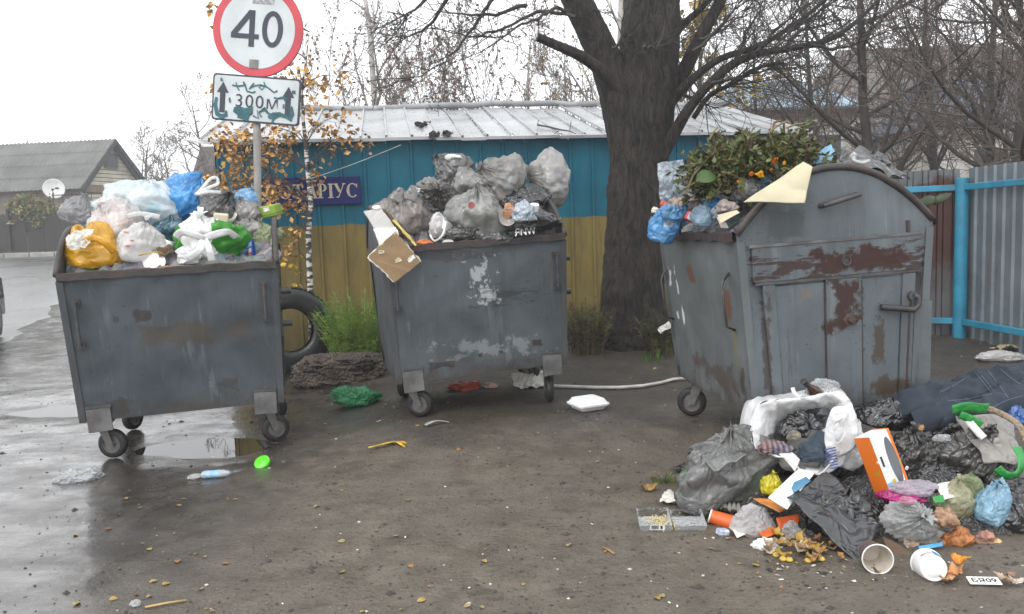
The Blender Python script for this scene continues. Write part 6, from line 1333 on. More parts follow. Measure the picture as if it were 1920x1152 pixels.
lo_, li_ = loop_smooth([at(x, y, 3.80) for x, y in HO], 72), loop_smooth([at(x, y, 3.775) for x, y in HI], 72)
A_ = np.array([lo_*(1-s_)+li_*s_ for s_ in np.linspace(0, 1, 9)]); q = A_.reshape(-1, 3); q[:, 1] += .010*pn(q, 9, 51)-.012*(np.maximum(ridge(q, 12, 52), 0)**2-.4)
mw = mb(); mw.grid(np.swapaxes(q.reshape(A_.shape), 0, 1), wrapu=True); solidify(mw.build('handle', f_white, wb, True, True), .002)
b = bag(1578, 842, 3.98, 112, 96, f_white, 'white bulging side of a carrier with blue stripes beside the box', 201, .7, (0, 30, 0), 'carrier_bag', ruffle=0, crink=.07, pleat=.02, neck=.1)
for i in range(9):
    q = mb(); x0, y0 = 1544+i*1.6, 838+i*5; q.grid(np.array([[tuple(at(x0+dx, y0-dx*.25+dy, 3.4)) for dy in (0, 2.4)] for dx in np.linspace(0, 22-i*.8, 9)])); project_on(q, [b.children[0]], ray(1556, 855)); q.build('blue_stripe', mat('stripe_blue', (.08, .13, .42), .4), b, False, True)
crumple(1492, 800, 3.98, 56, 60, f_blk, 'black balled bag inside the open white carrier', 'film_scrap', 'bag', 202)
crumple(1536, 786, 4.02, 74, 52, film('navy_black_cloth', (.02, .02, .028), .5, 0, .2, .4, 9, 0), 'black garment inside the open white carrier at the top', 'garment', 'clothing', 203)
m_den = NT('blue_denim'); Pd = m_den.obj(); m_den.bsdf(m_den.mix(m_den.ramp(m_den.noise(7, Pd, 5, .65), .3, .7), (.030, .048, .072), (.070, .100, .135)), .85, m_den.bump(m_den.noise(160, Pd, 2), .35, .004))
m_den2 = NT('dark_denim'); Pd = m_den2.obj(); m_den2.bsdf(m_den2.mix(m_den2.ramp(m_den2.noise(6, Pd, 5, .65), .3, .7), (.014, .022, .036), (.038, .055, .080)), .85, m_den2.bump(m_den2.noise(160, Pd, 2), .35, .004))
fold([at(1508, 838, 3.9), at(1536, 802, 3.96), at(1552, 812, 3.88), at(1546, 872, 3.80)], 30, 14, .035, m_den.m, 'faded blue denim cloth spilling from the white carrier', 'denim_cloth', 'clothing', .006)
crumple(1522, 852, 3.84, 52, 44, m_den.m, 'bunched blue denim at the mouth of the white carrier', 'denim_cloth', 'clothing', 204, crink=.2)
plaid = NT('plaid_cloth'); Pd = plaid.obj(); X_, Y_, Z_ = plaid.xyz(Pd); wv = plaid.n('TexWave'); wv.inputs['Scale'].default_value = 12; plaid.set(wv.inputs['Vector'], Pd)
plaid.bsdf(plaid.mix(wv.outputs['Fac'], plaid.mix(plaid.ramp(plaid.noise(14, Pd, 2), .45, .55), (.20, .07, .07), (.07, .06, .13)), (.26, .22, .22)), .85)
crumple(1455, 842, 3.88, 66, 30, plaid.m, 'red and blue plaid cloth in the left of the white carrier', 'plaid_cloth', 'clothing', 205, crink=.2)
crumple(1490, 818, 3.92, 26, 24, mat('pale_brown_rag', (.28, .24, .19), .8, .4, 30), 'small patterned rag between the denim and black bag', 'rag', 'rag', 206)
fold([at(1460, 852, 3.84), at(1478, 842, 3.86), at(1500, 862, 3.80), at(1492, 884, 3.76)], 16, 18, .02, m_pap, 'off-white card flap below the open white carrier', 'paper_flap', 'paper')
# clear bag with a brown bottle
bt_ = thing('brown_bottle', 'brown bottle with dark cap poking out of a clear bag', 'bottle', tuple(at(1545, 752, 4.14)), frame((0, 0, 0), (0, 1, 0), at(1506, 715, 4.05)-at(1545, 752, 4.14)).to_euler())
LB_ = (at(1506, 715, 4.05)-at(1545, 752, 4.14)).length
mb().lathe([(0, 0), (.033, 0), (.036, .01), (.036, LB_*.45), (.016, LB_*.72), (.014, LB_*.9), (0, LB_*.9)], None, 24).build('glass', mat('brown_glass', (.07, .03, .018), .1, .1), bt_, True, sharp=45)
mb().lathe([(.0165, LB_*.84), (.0175, LB_*.85), (.0175, LB_), (.014, LB_*1.005), (0, LB_*1.005)], None, 20).build('cap', mat('cap_dark', (.025, .027, .028), .4), bt_, True, sharp=45)
bag(1532, 742, 4.13, 84, 44, f_clear, 'clear plastic bag around the brown bottle', 207, .7, (0, -30, 0), ruffle=0, crink=.1)
r_ = ribbon([at(1486, 727, 4.0), at(1490, 738, 3.99), at(1502, 748, 3.98)], .02, Vector((0, 1, 0))); one(r_, 'bag_tail', f_white, 'white knotted tail beside the brown bottle', 'film', thick=.003)
# grey bag and paper at the left end of the heap
bag(1378, 884, 3.98, 206, 122, film('grey_green_sack', (.24, .245, .235), .33, .08, .12, .45, 7, .25, (.16, .24, .13), .45), 'large grey bag at the left end of the spilled heap', 208, .75, (14, -12, 12), ruffle=0, crink=.07, lump=.20, neck=.05, pleat=.08, facets=14)
fold([at(1292, 842, 4.05), at(1345, 826, 4.1), at(1400, 850, 3.82), at(1338, 880, 3.74)], 30, 24, .03, film('grey_sack_flap', (.25, .255, .245), .33, 0, .12, .45, 7, .25), 'folded mouth of grey film on the large grey bag', 'film_flap', 'film', .005)
one(sheet_mesh(.50, .22, 26, .06, .05).xf(Matrix.Translation(gnd(1330, 948)+Vector((.02, .03, .022))) @ Matrix.Rotation(R(-24), 4, 'Z')), 'crumpled_paper', m_pap, 'crumpled off-white paper sheet under the large grey bag', 'paper', thick=.003)
one(egg_tray(.22, .08, 2).xf(Matrix.Translation(gnd(1385, 970)+Vector((0, .04, .03))) @ Matrix.Rotation(R(-15), 4, 'Z')), 'egg_tray', mat('grey_egg_tray2', (.40, .38, .34), .9, .15, 12), 'flattened grey egg tray below the large grey bag', 'egg tray', thick=.003)
p = gnd(1292, 885); m = bag_mesh((.07, .06, .035), 210, pleat=0, crink=.22, neck=0, nu=40, nv=26); m.xf(Matrix.Translation(p+Vector((0, 0, .02))))
for i in range(9):
    a = i*.7; r_ = ribbon([p+Vector((0, 0, .03)), p+Vector((.06*math.cos(a), .05*math.sin(a), .03)), p+Vector((.11*math.cos(a), .09*math.sin(a), .01))], .018); m.add(r_.v, r_.f)
r_ = ribbon([p+Vector((0, 0, .03)), p+Vector((.003, 0, .07)), p+Vector((.008, 0, .115))], .02, Vector((0, 1, 0))); m.add(r_.v, r_.f)
one(m, 'black_film_scrap', f_blk, 'torn black plastic scrap with upright tail left of the grey bag', 'film')
# black sheet bag in front
fold([at(1474, 936, 3.56), at(1552, 880, 3.76), at(1652, 985, 3.46), at(1606, 1058, 3.27)], 44, 30, .032, film('black_sheet', (.028, .031, .036), .30, 0, .25, .55, 7, .03), 'large black plastic bag spread flat in front of the box', 'black_plastic', 'bag', .006)
bag(1570, 980, 3.58, 150, 110, f_blk, 'black bag bulging under the flat black plastic', 211, .6, (0, 20, 0), ruffle=0, crink=.08)
# orange and white toy-style carton
bx = thing('printed_carton', 'orange and white printed carton standing tilted in the heap', 'carton', tuple(at(1655, 868, 3.72)), (R(-16), R(-12), R(24)))
kx, ky, kz = .130, .10, .300
def carton_mat(front):
    t = NT('carton_print_%d' % front); P = t.obj(); X, Y, Z = t.xyz(P)
    vo = t.n('TexVoronoi'); vo.inputs['Scale'].default_value = 17; t.set(vo.inputs['Vector'], P); dots = t.ramp(vo.outputs['Distance'], .26, .20)
    c0 = t.mix(t.math('MULTIPLY', dots, .9), (.72, .17, .015), t.mix(t.ramp(t.noise(6, P, 1), .5, .52), (.75, .70, .62), (.33, .42, .03)))
    if front: c = c0
    else:
        c = t.mix(t.ramp(X, .045, .047), t.mix(t.ramp(t.noise(11, P, 3), .56, .60, 0, .6), (.76, .77, .78), (.40, .52, .66)), c0)
    return t.bsdf(c, .38)
cf, cs = carton_mat(1), carton_mat(0)
mb().box((0, 0, 0), (kx, ky, kz), bev=.003).build('box_body', cs, bx)
mb().box((-kx/2-.001, 0, 0), (.002, ky*.97, kz*.985)).build('orange_panel', cf, bx)
win = mb(); win.add([(.022+.028*math.cos(a), -ky/2-.0015, .005+.115*math.sin(a)) for a in np.linspace(0, 2*math.pi, 28, endpoint=False)], [tuple(range(28))]); win.build('oval_window', mat('window_film', (.13, .14, .16), .12, .2), bx)
mb().box((-.045, -ky/2-.0012, .02), (.012, .0012, .05)).build('print_mark', mat('print_black', (.02, .02, .02), .4), bx); mb().box((-.05, -ky/2-.0014, -.09), (.03, .0012, .02)).build('print_mark', mat('print_skyblue', (.25, .5, .66), .4), bx); mb().box((-.02, -ky/2-.0016, -.085), (.02, .0012, .026)).build('print_mark', mat('print_yellow', (.6, .5, .08), .4), bx)
# black bags behind
for i, (x, y, Y, w_, h_, mm, rot, lab) in enumerate([
    (1664, 782, 4.16, 128, 66, f_blk, (0, 15, 0), 'black bag against the bin right of the open white carrier'),
    (1718, 856, 3.98, 118, 116, f_blkg, (20, -15, 0), 'blackish bag immediately right of the printed carton'),
    (1812, 862, 3.92, 128, 122, film('dark_taupe_liner', (.105, .098, .09), .28, 0, .2, .65, 9, .08, (.035, .034, .033), .8), (25, 20, 0), 'dark taupe bag between the blackish bag and green handles'),
    (1765, 800, 4.1, 110, 56, f_blk, (0, 0, 0), 'black bag under the jeans behind the taupe bag'),
    (1905, 958, 3.6, 90, 110, f_blk, (0, -30, 0), 'black bag at the right edge below the green handles'),
    (1885, 900, 3.8, 100, 70, f_blkg, (0, 20, 0), 'dark bag between the green handles and the right edge'),
    (1640, 960, 3.66, 60, 40, f_blk, (0, 0, 0), 'black film at the foot of the printed carton'),
    (1760, 905, 3.78, 90, 50, f_blk, (0, 0, 0), 'black crumpled bag above the pale yellow bag')]):
    bag(x, y, Y, w_, h_, mm, lab, 220+i, .8, rot, ruffle=.18 if i in (1, 2) else 0, pleat=.13 if i in (1, 2) else .05, crink=.09)
crumple(1767, 822, 3.86, 30, 16, f_clear, 'clear film scrap shining on the black bags', 'film_scrap', 'film', 231)
crumple(1728, 803, 3.84, 10, 10, mat('ochre_scrap', (.42, .22, .05), .6), 'ochre scrap on top of the blackish bag', 'scrap', 'scrap', 232)
packbox(1700, 878, 3.76, (.012, .012, .018), (10, 20, 0), m_foam, 'tiny white bit on the blackish bag', 'bit', 'scrap', .002)
# jeans
def limb_cloth(path, rx, rz_, seed, m_, n=50, k=30):
    P = [Vector(p) for p in path]; Q = []
    for i in range(n):
        t = i/(n-1)*(len(P)-1); j = min(int(t), len(P)-2); f = t-j; p0, p1, p2, p3 = P[max(j-1, 0)], P[j], P[j+1], P[min(j+2, len(P)-1)]
        Q.append(np.array(.5*((2*p1)+(p2-p0)*f+(2*p0-5*p1+4*p2-p3)*f*f+(3*p1-p0-3*p2+p3)*f**3)))
    Q = np.array(Q); D = np.gradient(Q, axis=0); D /= np.linalg.norm(D, axis=1)[:, None]; sd_ = np.cross(D, [0, 0, 1.]); sd_ /= np.linalg.norm(sd_, axis=1)[:, None]; up = np.cross(sd_, D)
    an = np.linspace(0, 2*math.pi, k, endpoint=False); tt = np.linspace(0, 1, n)
    A_ = Q[:, None]+sd_[:, None]*(rx(tt)[:, None]*np.cos(an))[..., None]+up[:, None]*(rz_(tt)[:, None]*np.sign(np.sin(an))*np.abs(np.sin(an))**.7)[..., None]
    f = A_.reshape(-1, 3); f = f+(up[:, None]*np.ones((1, k, 1))).reshape(-1, 3)*(.026*pn(f, 6, seed)+.034*(np.maximum(ridge(f, 8, seed+1), 0)**3-.4)+.014*(ridge(f, 19, seed+2)-.6))[:, None]
    m = mb(); m.grid(np.swapaxes(f.reshape(n, k, 3), 0, 1), wrapu=True); return m
jn = thing('jeans', 'dark blue jeans thrown over the heap beside the bin', 'jeans', tuple(at(1800, 770, 4.3)))
j1 = limb_cloth([at(1668, 782, 4.15), at(1712, 765, 4.18), at(1760, 752, 4.22), at(1820, 738, 4.30), at(1880, 722, 4.4), at(1945, 716, 4.5)], lambda t: .085+.07*t, lambda t: .062+.05*t, 3, m_den2.m).build('leg', m_den2.m, jn, True, True)
j2 = limb_cloth([at(1700, 792, 4.06), at(1760, 778, 4.10), at(1830, 768, 4.14), at(1890, 748, 4.22), at(1945, 738, 4.34)], lambda t: .07+.05*t, lambda t: .05+.04*t, 5, m_den2.m).build('leg', m_den2.m, jn, True, True)
for i, path in enumerate([[(1826, 696), (1840, 712), (1858, 736)], [(1832, 695), (1846, 711), (1864, 734)], [(1850, 692), (1868, 715), (1892, 748)], [(1874, 690), (1892, 706), (1918, 724)], [(1760, 737), (1790, 722), (1822, 702)], [(1775, 752), (1815, 748), (1862, 738)], [(1860, 765), (1890, 750), (1920, 742)]]):
    q = ribbon([at(x, y, 3.9) for x, y in path], .005, Vector((0, 1, 0)), 10); project_on(q, [j1, j2], ray(path[1][0], path[1][1]), .004); q.build('stitching', mat('pale_stitching', (.10, .125, .16), .8), jn, False, True)
crumple(1912, 790, 4.05, 50, 44, film('royal_blue_cloth', (.02, .10, .34), .5, 0, .2, .4, 9, 0), 'royal blue cloth under the jeans at the right edge', 'blue_cloth', 'clothing', 233)
fold([at(1895, 698, 4.5), at(1925, 684, 4.55), at(1928, 692, 4.5), at(1898, 704, 4.45)], 10, 41, .006, f_blue, 'bright blue strip above the jeans at the right edge', 'blue_strip', 'film')
crumple(1702, 753, 4.2, 14, 8, mat('peach_scrap', (.50, .30, .20), .6), 'small peach scrap at the cuff of the jeans', 'scrap', 'scrap', 234)
# clear carrier with green handles
gb = thing('green_handle_bag', 'dirty clear carrier bag with bright green handles', 'bag', tuple(at(1860, 880, 3.82)))
A_ = fold([at(1800, 772, 3.92), at(1900, 788, 3.95), at(1914, 872, 3.72), at(1852, 862, 3.70)], 40, 44, .05, film('dirty_clear_carrier', (.50, .47, .43), .18, .3, .2, .6, 8, .3, (.24, .18, .14), .6), 'x y z w', 'sack', 'bag', .003)
del A_['label'], A_['category']; A_.parent = gb; A_.location = A_.location-gb.location
f_brg = film('bright_green_band', (.03, .42, .075), .3, 0, .1, .3, 8, .3)
for path, w_ in (([(1786, 770, 3.84), (1810, 764, 3.84), (1836, 766, 3.85), (1852, 766, 3.86)], .055), ([(1800, 778, 3.83), (1820, 786, 3.82), (1840, 798, 3.82)], .04), ([(1906, 838, 3.72), (1915, 860, 3.68), (1912, 882, 3.65), (1898, 893, 3.63), (1880, 888, 3.62), (1870, 878, 3.62)], .042)):
    solidify(ribbon([at(*q) for q in path], w_, Vector((0, 1, .3)), 8).build('green_band', f_brg, gb, True, True), .003)
solidify(ribbon([at(*q) for q in ((1813, 786, 3.83), (1830, 806, 3.80), (1845, 822, 3.78))], .035, Vector((0, 1, .2))).build('white_band', f_white, gb, True, True), .003)
solidify(ribbon([at(*q) for q in ((1852, 766, 3.86), (1885, 780, 3.84), (1912, 800, 3.8), (1925, 830, 3.78))], .03, Vector((0, 1, .3))).build('woven_edge', mat('woven_tan', (.34, .26, .18), .8, .4, 80), gb, True, True), .005)
# front litter of the heap
k = bag(1705, 980, 3.46, 118, 84, film('clear_white_bag', (.62, .63, .62), .2, .34, .1, .6, 9, .35, (.45, .42, .40), .5), 'knotted clear white bag in front of the magenta bag', 240, .75, (55, 20, 0), ruffle=.3, pleat=.16, crink=.05, neck=.2)
bag(1790, 942, 3.6, 84, 80, f_ygr, 'pale yellow see-through bag left of the light blue one', 241, .8, (0, 10, 0), ruffle=.2, crink=.08); bag(1822, 918, 3.66, 60, 60, f_lgr, 'pale greenish clear bag behind the light blue bag', 242, .8, ruffle=0)
bag(1858, 955, 3.54, 66, 88, film('sky_blue_knot_bag', (.34, .58, .74), .28, .1, .12, .6, 9, .35, (.46, .68, .80), .5), 'light blue bag at the right of the pale yellow bag', 243, .8, (0, 14, 0), ruffle=.2, crink=.1)
bag(1690, 930, 3.6, 92, 30, f_mag, 'magenta bag below the printed carton', 244, .8, ruffle=0, crink=.12); bag(1715, 918, 3.58, 84, 34, film('lilac_film', (.62, .56, .64), .25, .3, .1, .6, 9, .35), 'lilac white film over the magenta bag', 245, .7, ruffle=0, crink=.14)
fold([at(1753, 912, 3.62), at(1785, 900, 3.64), at(1800, 930, 3.56), at(1768, 940, 3.54)], 16, 47, .015, m_pap, 'white printed packet above the pale yellow bag', 'packet', 'packet')
fold([at(1748, 932, 3.52), at(1768, 928, 3.52), at(1772, 942, 3.5), at(1752, 944, 3.5)], 8, 48, .004, f_brg, 'green label piece beside the pale yellow bag', 'label', 'label')
m = mb(); m.lathe([(0, 0), (.085, 0), (.125, .018), (.13, .020), (.13, .024), (.083, .004), (0, .004)], frame(at(1745, 1026, 3.42), (1, .1, 0), (.1, -.55, 1)) @ Matrix.Diagonal((1.0, .62, 1, 1)), 32); one(m, 'food_tray', film('tray_clear', (.60, .55, .48), .2, .25, .1, .3), 'oval clear food tray with scraps in front of the knotted bag', 'tray')
fold([at(1722, 1024, 3.36), at(1768, 1016, 3.38), at(1768, 1024, 3.36), at(1724, 1032, 3.34)], 8, 50, .004, mat('tray_blue', (.10, .40, .68), .4), 'blue strip lying in the oval food tray', 'strip', 'strip', .003)
for i, (x, y, w_, h_, cc, lab) in enumerate([(1706, 1022, 30, 18, (.40, .28, .20), 'minced tan food in the left of the oval tray'), (1772, 1020, 22, 16, (.50, .20, .09), 'orange sauce scrap at the right of the oval tray'), (1802, 1012, 52, 40, (.45, .17, .05), 'orange brown see-through scrap right of the oval tray'), (1772, 975, 44, 40, (.40, .24, .14), 'brown food remains under the pale yellow bag'), (1846, 1008, 30, 22, (.42, .20, .15), 'pinkish food scrap below the light blue bag'), (1868, 1018, 22, 14, (.62, .46, .22), 'yellowish food scrap below the light blue bag'), (1838, 1020, 40, 26, (.26, .15, .10), 'brown peel heap right of the orange scrap'), (1850, 1035, 30, 18, (.60, .58, .56), 'white tissue bit above the brown paper'), (1700, 940, 30, 14, (.5, .2, .3), 'pinkish scrap beside the magenta bag')]):
    crumple(x, y, 3.42, w_, h_, mat('food_col_%d' % i, cc, .45, .35, 40, .4, 70), lab, 'food_scrap', 'food', 250+i, crink=.2)
fold([at(1655, 1005, 3.42), at(1685, 1020, 3.38), at(1738, 1055, 3.27), at(1676, 1072, 3.24)], 16, 52, .012, m_cardd, 'damp brown cardboard right of the paper cup', 'cardboard', 'cardboard', .005)
fold([at(1808, 1045, 3.34), at(1925, 1035, 3.36), at(1930, 1075, 3.24), at(1818, 1068, 3.26)], 22, 54, .018, mat('brown_paper', (.19, .145, .105), .8, .2, 6), 'flattened brown paper bag at the right edge', 'paper_bag', 'paper', .004)
# white paper cup facing us
pc = gnd(1640, 1076); cd = Vector((-.16, -1, .10)).normalized(); cup = thing('paper_cup', 'white paper cup lying on its side with its mouth towards us', 'cup', tuple(pc))
rm_ = .060; cc = pc+Vector((.012, .0, rm_-.002)); F_ = frame(cc, (1, 0, 0), cd)
mb().lathe([(rm_*.99, 0), (rm_*.70, -.12), (0, -.12)], F_, 36).build('inside', mat('cup_inside', (.62, .56, .48), .5, .12, 14), cup, True, True, sharp=40)
mb().lathe([(rm_*1.0, 0), (rm_*.72, -.124), (0, -.124)], F_, 36).build('wall', mat('cup_brown_print', (.14, .10, .09), .5, .2), cup, True, True, sharp=40)
mb().grid(np.array([[tuple(F_ @ Vector(((rm_+.003*math.cos(b_))*math.cos(a), (rm_+.003*math.cos(b_))*math.sin(a), .003*math.sin(b_)))) for b_ in np.linspace(0, 2*math.pi, 9)] for a in np.linspace(0, 2*math.pi, 41)])).build('rolled_rim', mat('cup_rim', (.78, .77, .74), .4), cup, True, True)
# yoghurt pot, bottom towards us
pc = gnd(1750, 1092); yd = Vector((-.25, -1, .25)).normalized(); yg = thing('yoghurt_pot', 'white plastic pot with red lettering and blue print lying on its side', 'pot', tuple(pc)); F_ = frame(pc+Vector((0, 0, .052)), (1, .2, 0), yd)
mb().lathe([(0, .004), (.030, .004), (.036, 0), (.048, .002), (.052, -.006), (.058, -.085), (.060, -.10), (.063, -.10), (.063, -.106), (0, -.106)], F_, 40).build('pot', mat('pot_white', (.76, .76, .74), .3, .04), yg, True, True, sharp=35)
mb().grid(np.array([[tuple(F_ @ Vector(((.0535+.006*t)*math.cos(a), (.0535+.006*t)*math.sin(a), -.012-.066*t))) for t in (0, .5, 1)] for a in np.linspace(.35, 1.25, 12)])).build('blue_print', mat('pot_blue', (.04, .30, .58), .3, .2, 20), yg, True, True)
tx = subdiv(text_mb('Son', .05, 0, .001, fit=(.05, .02)), 1); tx.v = [tuple(F_ @ Vector(((.0568)*math.cos(1.75-x/.055), .0568*math.sin(1.75-x/.055), -.03+y))) for x, y, z in tx.v]; tx.build('lettering', mat('pot_red', (.55, .04, .05), .4), yg, False, True)
crumple(1728, 1098, 3.16, 44, 40, mat('striped_blue_paper', (.42, .50, .58), .5, .35, 24), 'crumpled pale blue paper in front of the white pot', 'paper_scrap', 'paper', 262, crink=.25)
def peel(px, py, w_, col, label, seed, name='peel', ht=.018, cat='peel'):
    p = gnd(px, py); k = p.y/FPX*w_; m = sheet_mesh(k, k*.55, seed, .28, .06, -.25, 14, 10); m.xf(Matrix.Translation(p+Vector((0, 0, ht))) @ Matrix.Rotation(seed*1.3, 4, 'Z')); return one(m, name, mat('peel_%s' % name+'%.2f%.2f' % col[:2], col, .5, .3, 30), label, cat, thick=.003)
peel(1788, 1088, 44, (.52, .22, .08), 'orange peel right of the white pot', 3, 'orange_peel'); peel(1800, 1070, 30, (.68, .26, .02), 'bright orange peel under the orange scrap', 4, 'orange_peel', .04); peel(1775, 1098, 26, (.50, .28, .14), 'pale orange peel in front of the white pot', 5, 'orange_peel')
peel(1880, 1096, 34, (.48, .33, .22), 'onion skin right of the number tag', 6, 'onion_skin'); peel(1908, 1100, 26, (.55, .48, .40), 'pale onion skin at the right edge', 7, 'onion_skin'); peel(1895, 1090, 22, (.36, .20, .12), 'brown onion skin beyond the number tag', 8, 'onion_skin')
tgp = gnd(1845, 1096); tgo = thing('number_tag', 'white tag with black characters lying on the ground', 'tag', (tgp.x, tgp.y, tgp.z+.014), (R(14), 0, R(-7)))
mb().box((0, 0, 0), (.118, .045, .004), bev=.0015).build('card', m_foam, tgo)
text_mb('БЯ09', .05, .0003, .001, fit=(.092, .026)).xf(Matrix.Translation((0, 0, .0026))).build('lettering', mat('print_black', (.02, .02, .02), .4), tgo)
# left part of the front litter
bag(1415, 985, 3.62, 92, 72, film('thin_white_film', (.70, .68, .68), .25, .25, .08, .5, 9, .4, (.6, .45, .44), .4), 'thin white carrier in front of the orange cup', 270, .7, (0, 25, 0), 'carrier_bag', ruffle=0, crink=.12)
bag(1446, 914, 3.8, 52, 46, f_yel2, 'lemon yellow bag beside the large grey bag', 271, .8, (0, 10, 0), ruffle=.25, crink=.1)
fold([at(1412, 936, 3.72), at(1448, 938, 3.76), at(1478, 952, 3.66), at(1462, 962, 3.6)], 14, 60, .012, mat('orange_wrapper', (.68, .26, .08), .35, .25, 16), 'orange wrapper below the lemon yellow bag', 'wrapper', 'wrapper', .003)
fold([at(1440, 932, 3.6), at(1498, 880, 3.74), at(1528, 886, 3.72), at(1476, 954, 3.52)], 14, 62, .008, mat('white_card', (.76, .77, .78), .45, .04), 'white card sheet beside the black plastic', 'white_card', 'card', .003)
fold([at(1480, 908, 3.66), at(1512, 894, 3.68), at(1520, 902, 3.62), at(1488, 924, 3.6)], 10, 64, .004, mat('card_blue', (.09, .26, .42), .4, .2), 'blue printed strip on the white card sheet', 'label', 'label', .002)
oc = gnd(1352, 984); od = (at(1396, 985, 3.66)-at(1330, 962, 3.72)).normalized(); ocp = thing('orange_cup', 'crushed orange paper cup lying left of the thin white carrier', 'cup', tuple(oc)); F_ = frame(oc+Vector((-.05, .02, .036)), (0, 0, 1), od)
mb().lathe([(0, 0), (.030, 0), (.032, .002), (.040, .115), (.043, .117), (.041, .119), (.037, .112), (.029, .006), (0, .006)], F_, 32).build('wall', mat('cup_orange', (.66, .12, .02), .4, .08, 6), ocp, True, True, sharp=40)
mb().lathe([(.0312, -.001), (.0335, -.001), (.0335, .006), (.0325, .006)], F_, 32).build('base_ring', m_foam, ocp, True, True)
packbox(1355, 998, 3.60, (.055, .04, .03), (0, 10, 15), mat('blue_white_packet', (.48, .54, .68), .4, .4, 40), 'small bluish white packet in front of the orange cup', 'packet', 'packet')
fold([at(1372, 990, 3.6), at(1392, 980, 3.62), at(1398, 1000, 3.56), at(1382, 1008, 3.54)], 10, 66, .01, m_pap, 'crumpled printed receipt beside the blue white packet', 'receipt', 'paper')
crumple(1436, 1026, 3.44, 52, 32, m_foam, 'crumpled white tissue in front of the thin white carrier', 'tissue', 'tissue', 272, crink=.25); crumple(1446, 1040, 3.40, 22, 16, m_foam, 'small tissue wad beside the crumpled tissue', 'tissue', 'tissue', 273, crink=.25)
fold([at(1422, 1000, 3.56), at(1452, 988, 3.58), at(1462, 998, 3.53), at(1432, 1012, 3.5)], 10, 68, .004, mat('red_orange_packet', (.62, .13, .02), .35, .15, 20), 'red orange packet right of the thin white carrier', 'packet', 'packet', .006)
fold([at(1455, 972, 3.58), at(1500, 966, 3.6), at(1496, 984, 3.55), at(1462, 996, 3.52)], 10, 70, .006, mat('red_orange_packet2', (.55, .10, .02), .35, .15, 20), 'second red orange packet beside the black plastic', 'packet', 'packet', .006)
bag(1485, 1005, 3.5, 50, 40, f_clear, 'clear film left of the flat black plastic', 274, .7, ruffle=0, crink=.15)
rnd = random.Random(31)
PE = [((.44, .27, .04), 'yellow peel'), ((.28, .15, .07), 'brown peel'), ((.50, .41, .26), 'cream peel'), ((.36, .19, .05), 'amber peel')]
for i in range(34):
    px = rnd.gauss(1498, 34); py = rnd.gauss(1034, 11); c_, nm = PE[i % 4]
    px = min(1585, max(1440, px)); side_ = 'at the left of' if px < 1478 else ('in the middle of' if px < 1515 else 'at the right of')
    peel(px, min(1062, max(1012, py)), rnd.uniform(16, 30), c_, '%s %s the food scraps beside the black plastic' % (nm, side_), 40+i, nm.replace(' ', '_'), rnd.uniform(.008, .035))['group'] = '%s pieces %s the food scraps' % (nm, side_)
for i, (px, py) in enumerate([(1455, 1045), (1468, 1052), (1480, 1053), (1515, 1056), (1540, 1052)]):
    m = mb(); q = gnd(px, py); m.lathe([(0, .012), (.010, .010), (.016, .002), (.013, -.004), (0, -.005)], Matrix.Translation(q+Vector((0, 0, .006))), 12); one(m, 'seed_husk', mat('husk_yellow', (.60, .42, .08), .5, .3, 40), 'yellow husk on the ground before the peel scraps', 'husk', group='husks before the peel scraps')
# clamshell tray
cl = thing('clamshell_tray', 'open clear plastic clamshell tray with yellow crumbs', 'tray', tuple(gnd(1258, 985)), (0, 0, R(-4)))
f_clam = film('clam_clear', (.74, .76, .78), .10, .92, .06, .25, 14, .1)
def half(name, x0, x1, depth, tiltx):
    nx_, ny_ = 22, 16; G_ = []
    for i in range(nx_):
        row = []
        for j in range(ny_):
            u, v2 = i/(nx_-1), j/(ny_-1); e = max(abs(2*u-1)**6, abs(2*v2-1)**6); wl = min(1, max(0, (1-e)*3)); wl = wl*wl*(3-2*wl); row.append((x0+(x1-x0)*u, -.085+.17*v2, depth*(1-wl)+.004))
        G_.append(row)
    m = mb(); m.grid(np.array(G_)); m.xf(Matrix.Rotation(R(tiltx), 4, 'X') @ Matrix.Translation((0, 0, .004))); o = m.build(name, f_clam, cl, True); solidify(o, .0015); return o
half('base', -.158, -.004, .038, 9); half('lid', .004, .158, .03, 7)
m = mb(); rr_ = random.Random(3)
for i in range(160):
    x, y, s = rr_.gauss(-.05, .035), rr_.gauss(-.01, .035), rr_.uniform(.002, .005); m.add([(x+a*s, y+b*s, .012+.15*(y+.08)+c*s) for a, b, c in ICO], IF)
m.build('crumbs', mat('yellow_crumbs', (.66, .54, .24), .7), cl)['kind'] = 'stuff'
m = mb(); m.box((-.075, -.088, .022), (.07, .002, .024)); o = m.build('price_label', mat('label_white', (.66, .66, .66), .5), cl); m = mb()
for i in range(12): m.box((-.100+i*.0028, -.0895, .022), (.0014 if i % 3 else .002, .001, .016))
m.box((-.055, -.0895, .022), (.010, .001, .014)); m.build('barcode', mat('print_black', (.02, .02, .02), .4), cl)['kind'] = 'stuff'

# ------------------------------------------------------------------ litter on the open ground
def lie(px, py): return gnd(px, py)
p = lie(660, 766); m = bag_mesh((.19, .13, .11), 301, pleat=0, crink=.2, neck=0, lump=.25, bottom=.5); m.xf(Matrix.Translation(p+Vector((0, .08, .075)))); one(m, 'green_bag', film('translucent_green_bag', (.075, .46, .20), .24, .12, .25, .7, 12, .4, (.14, .50, .26), .6), 'crumpled green plastic bag between the left and middle bins', 'bag')
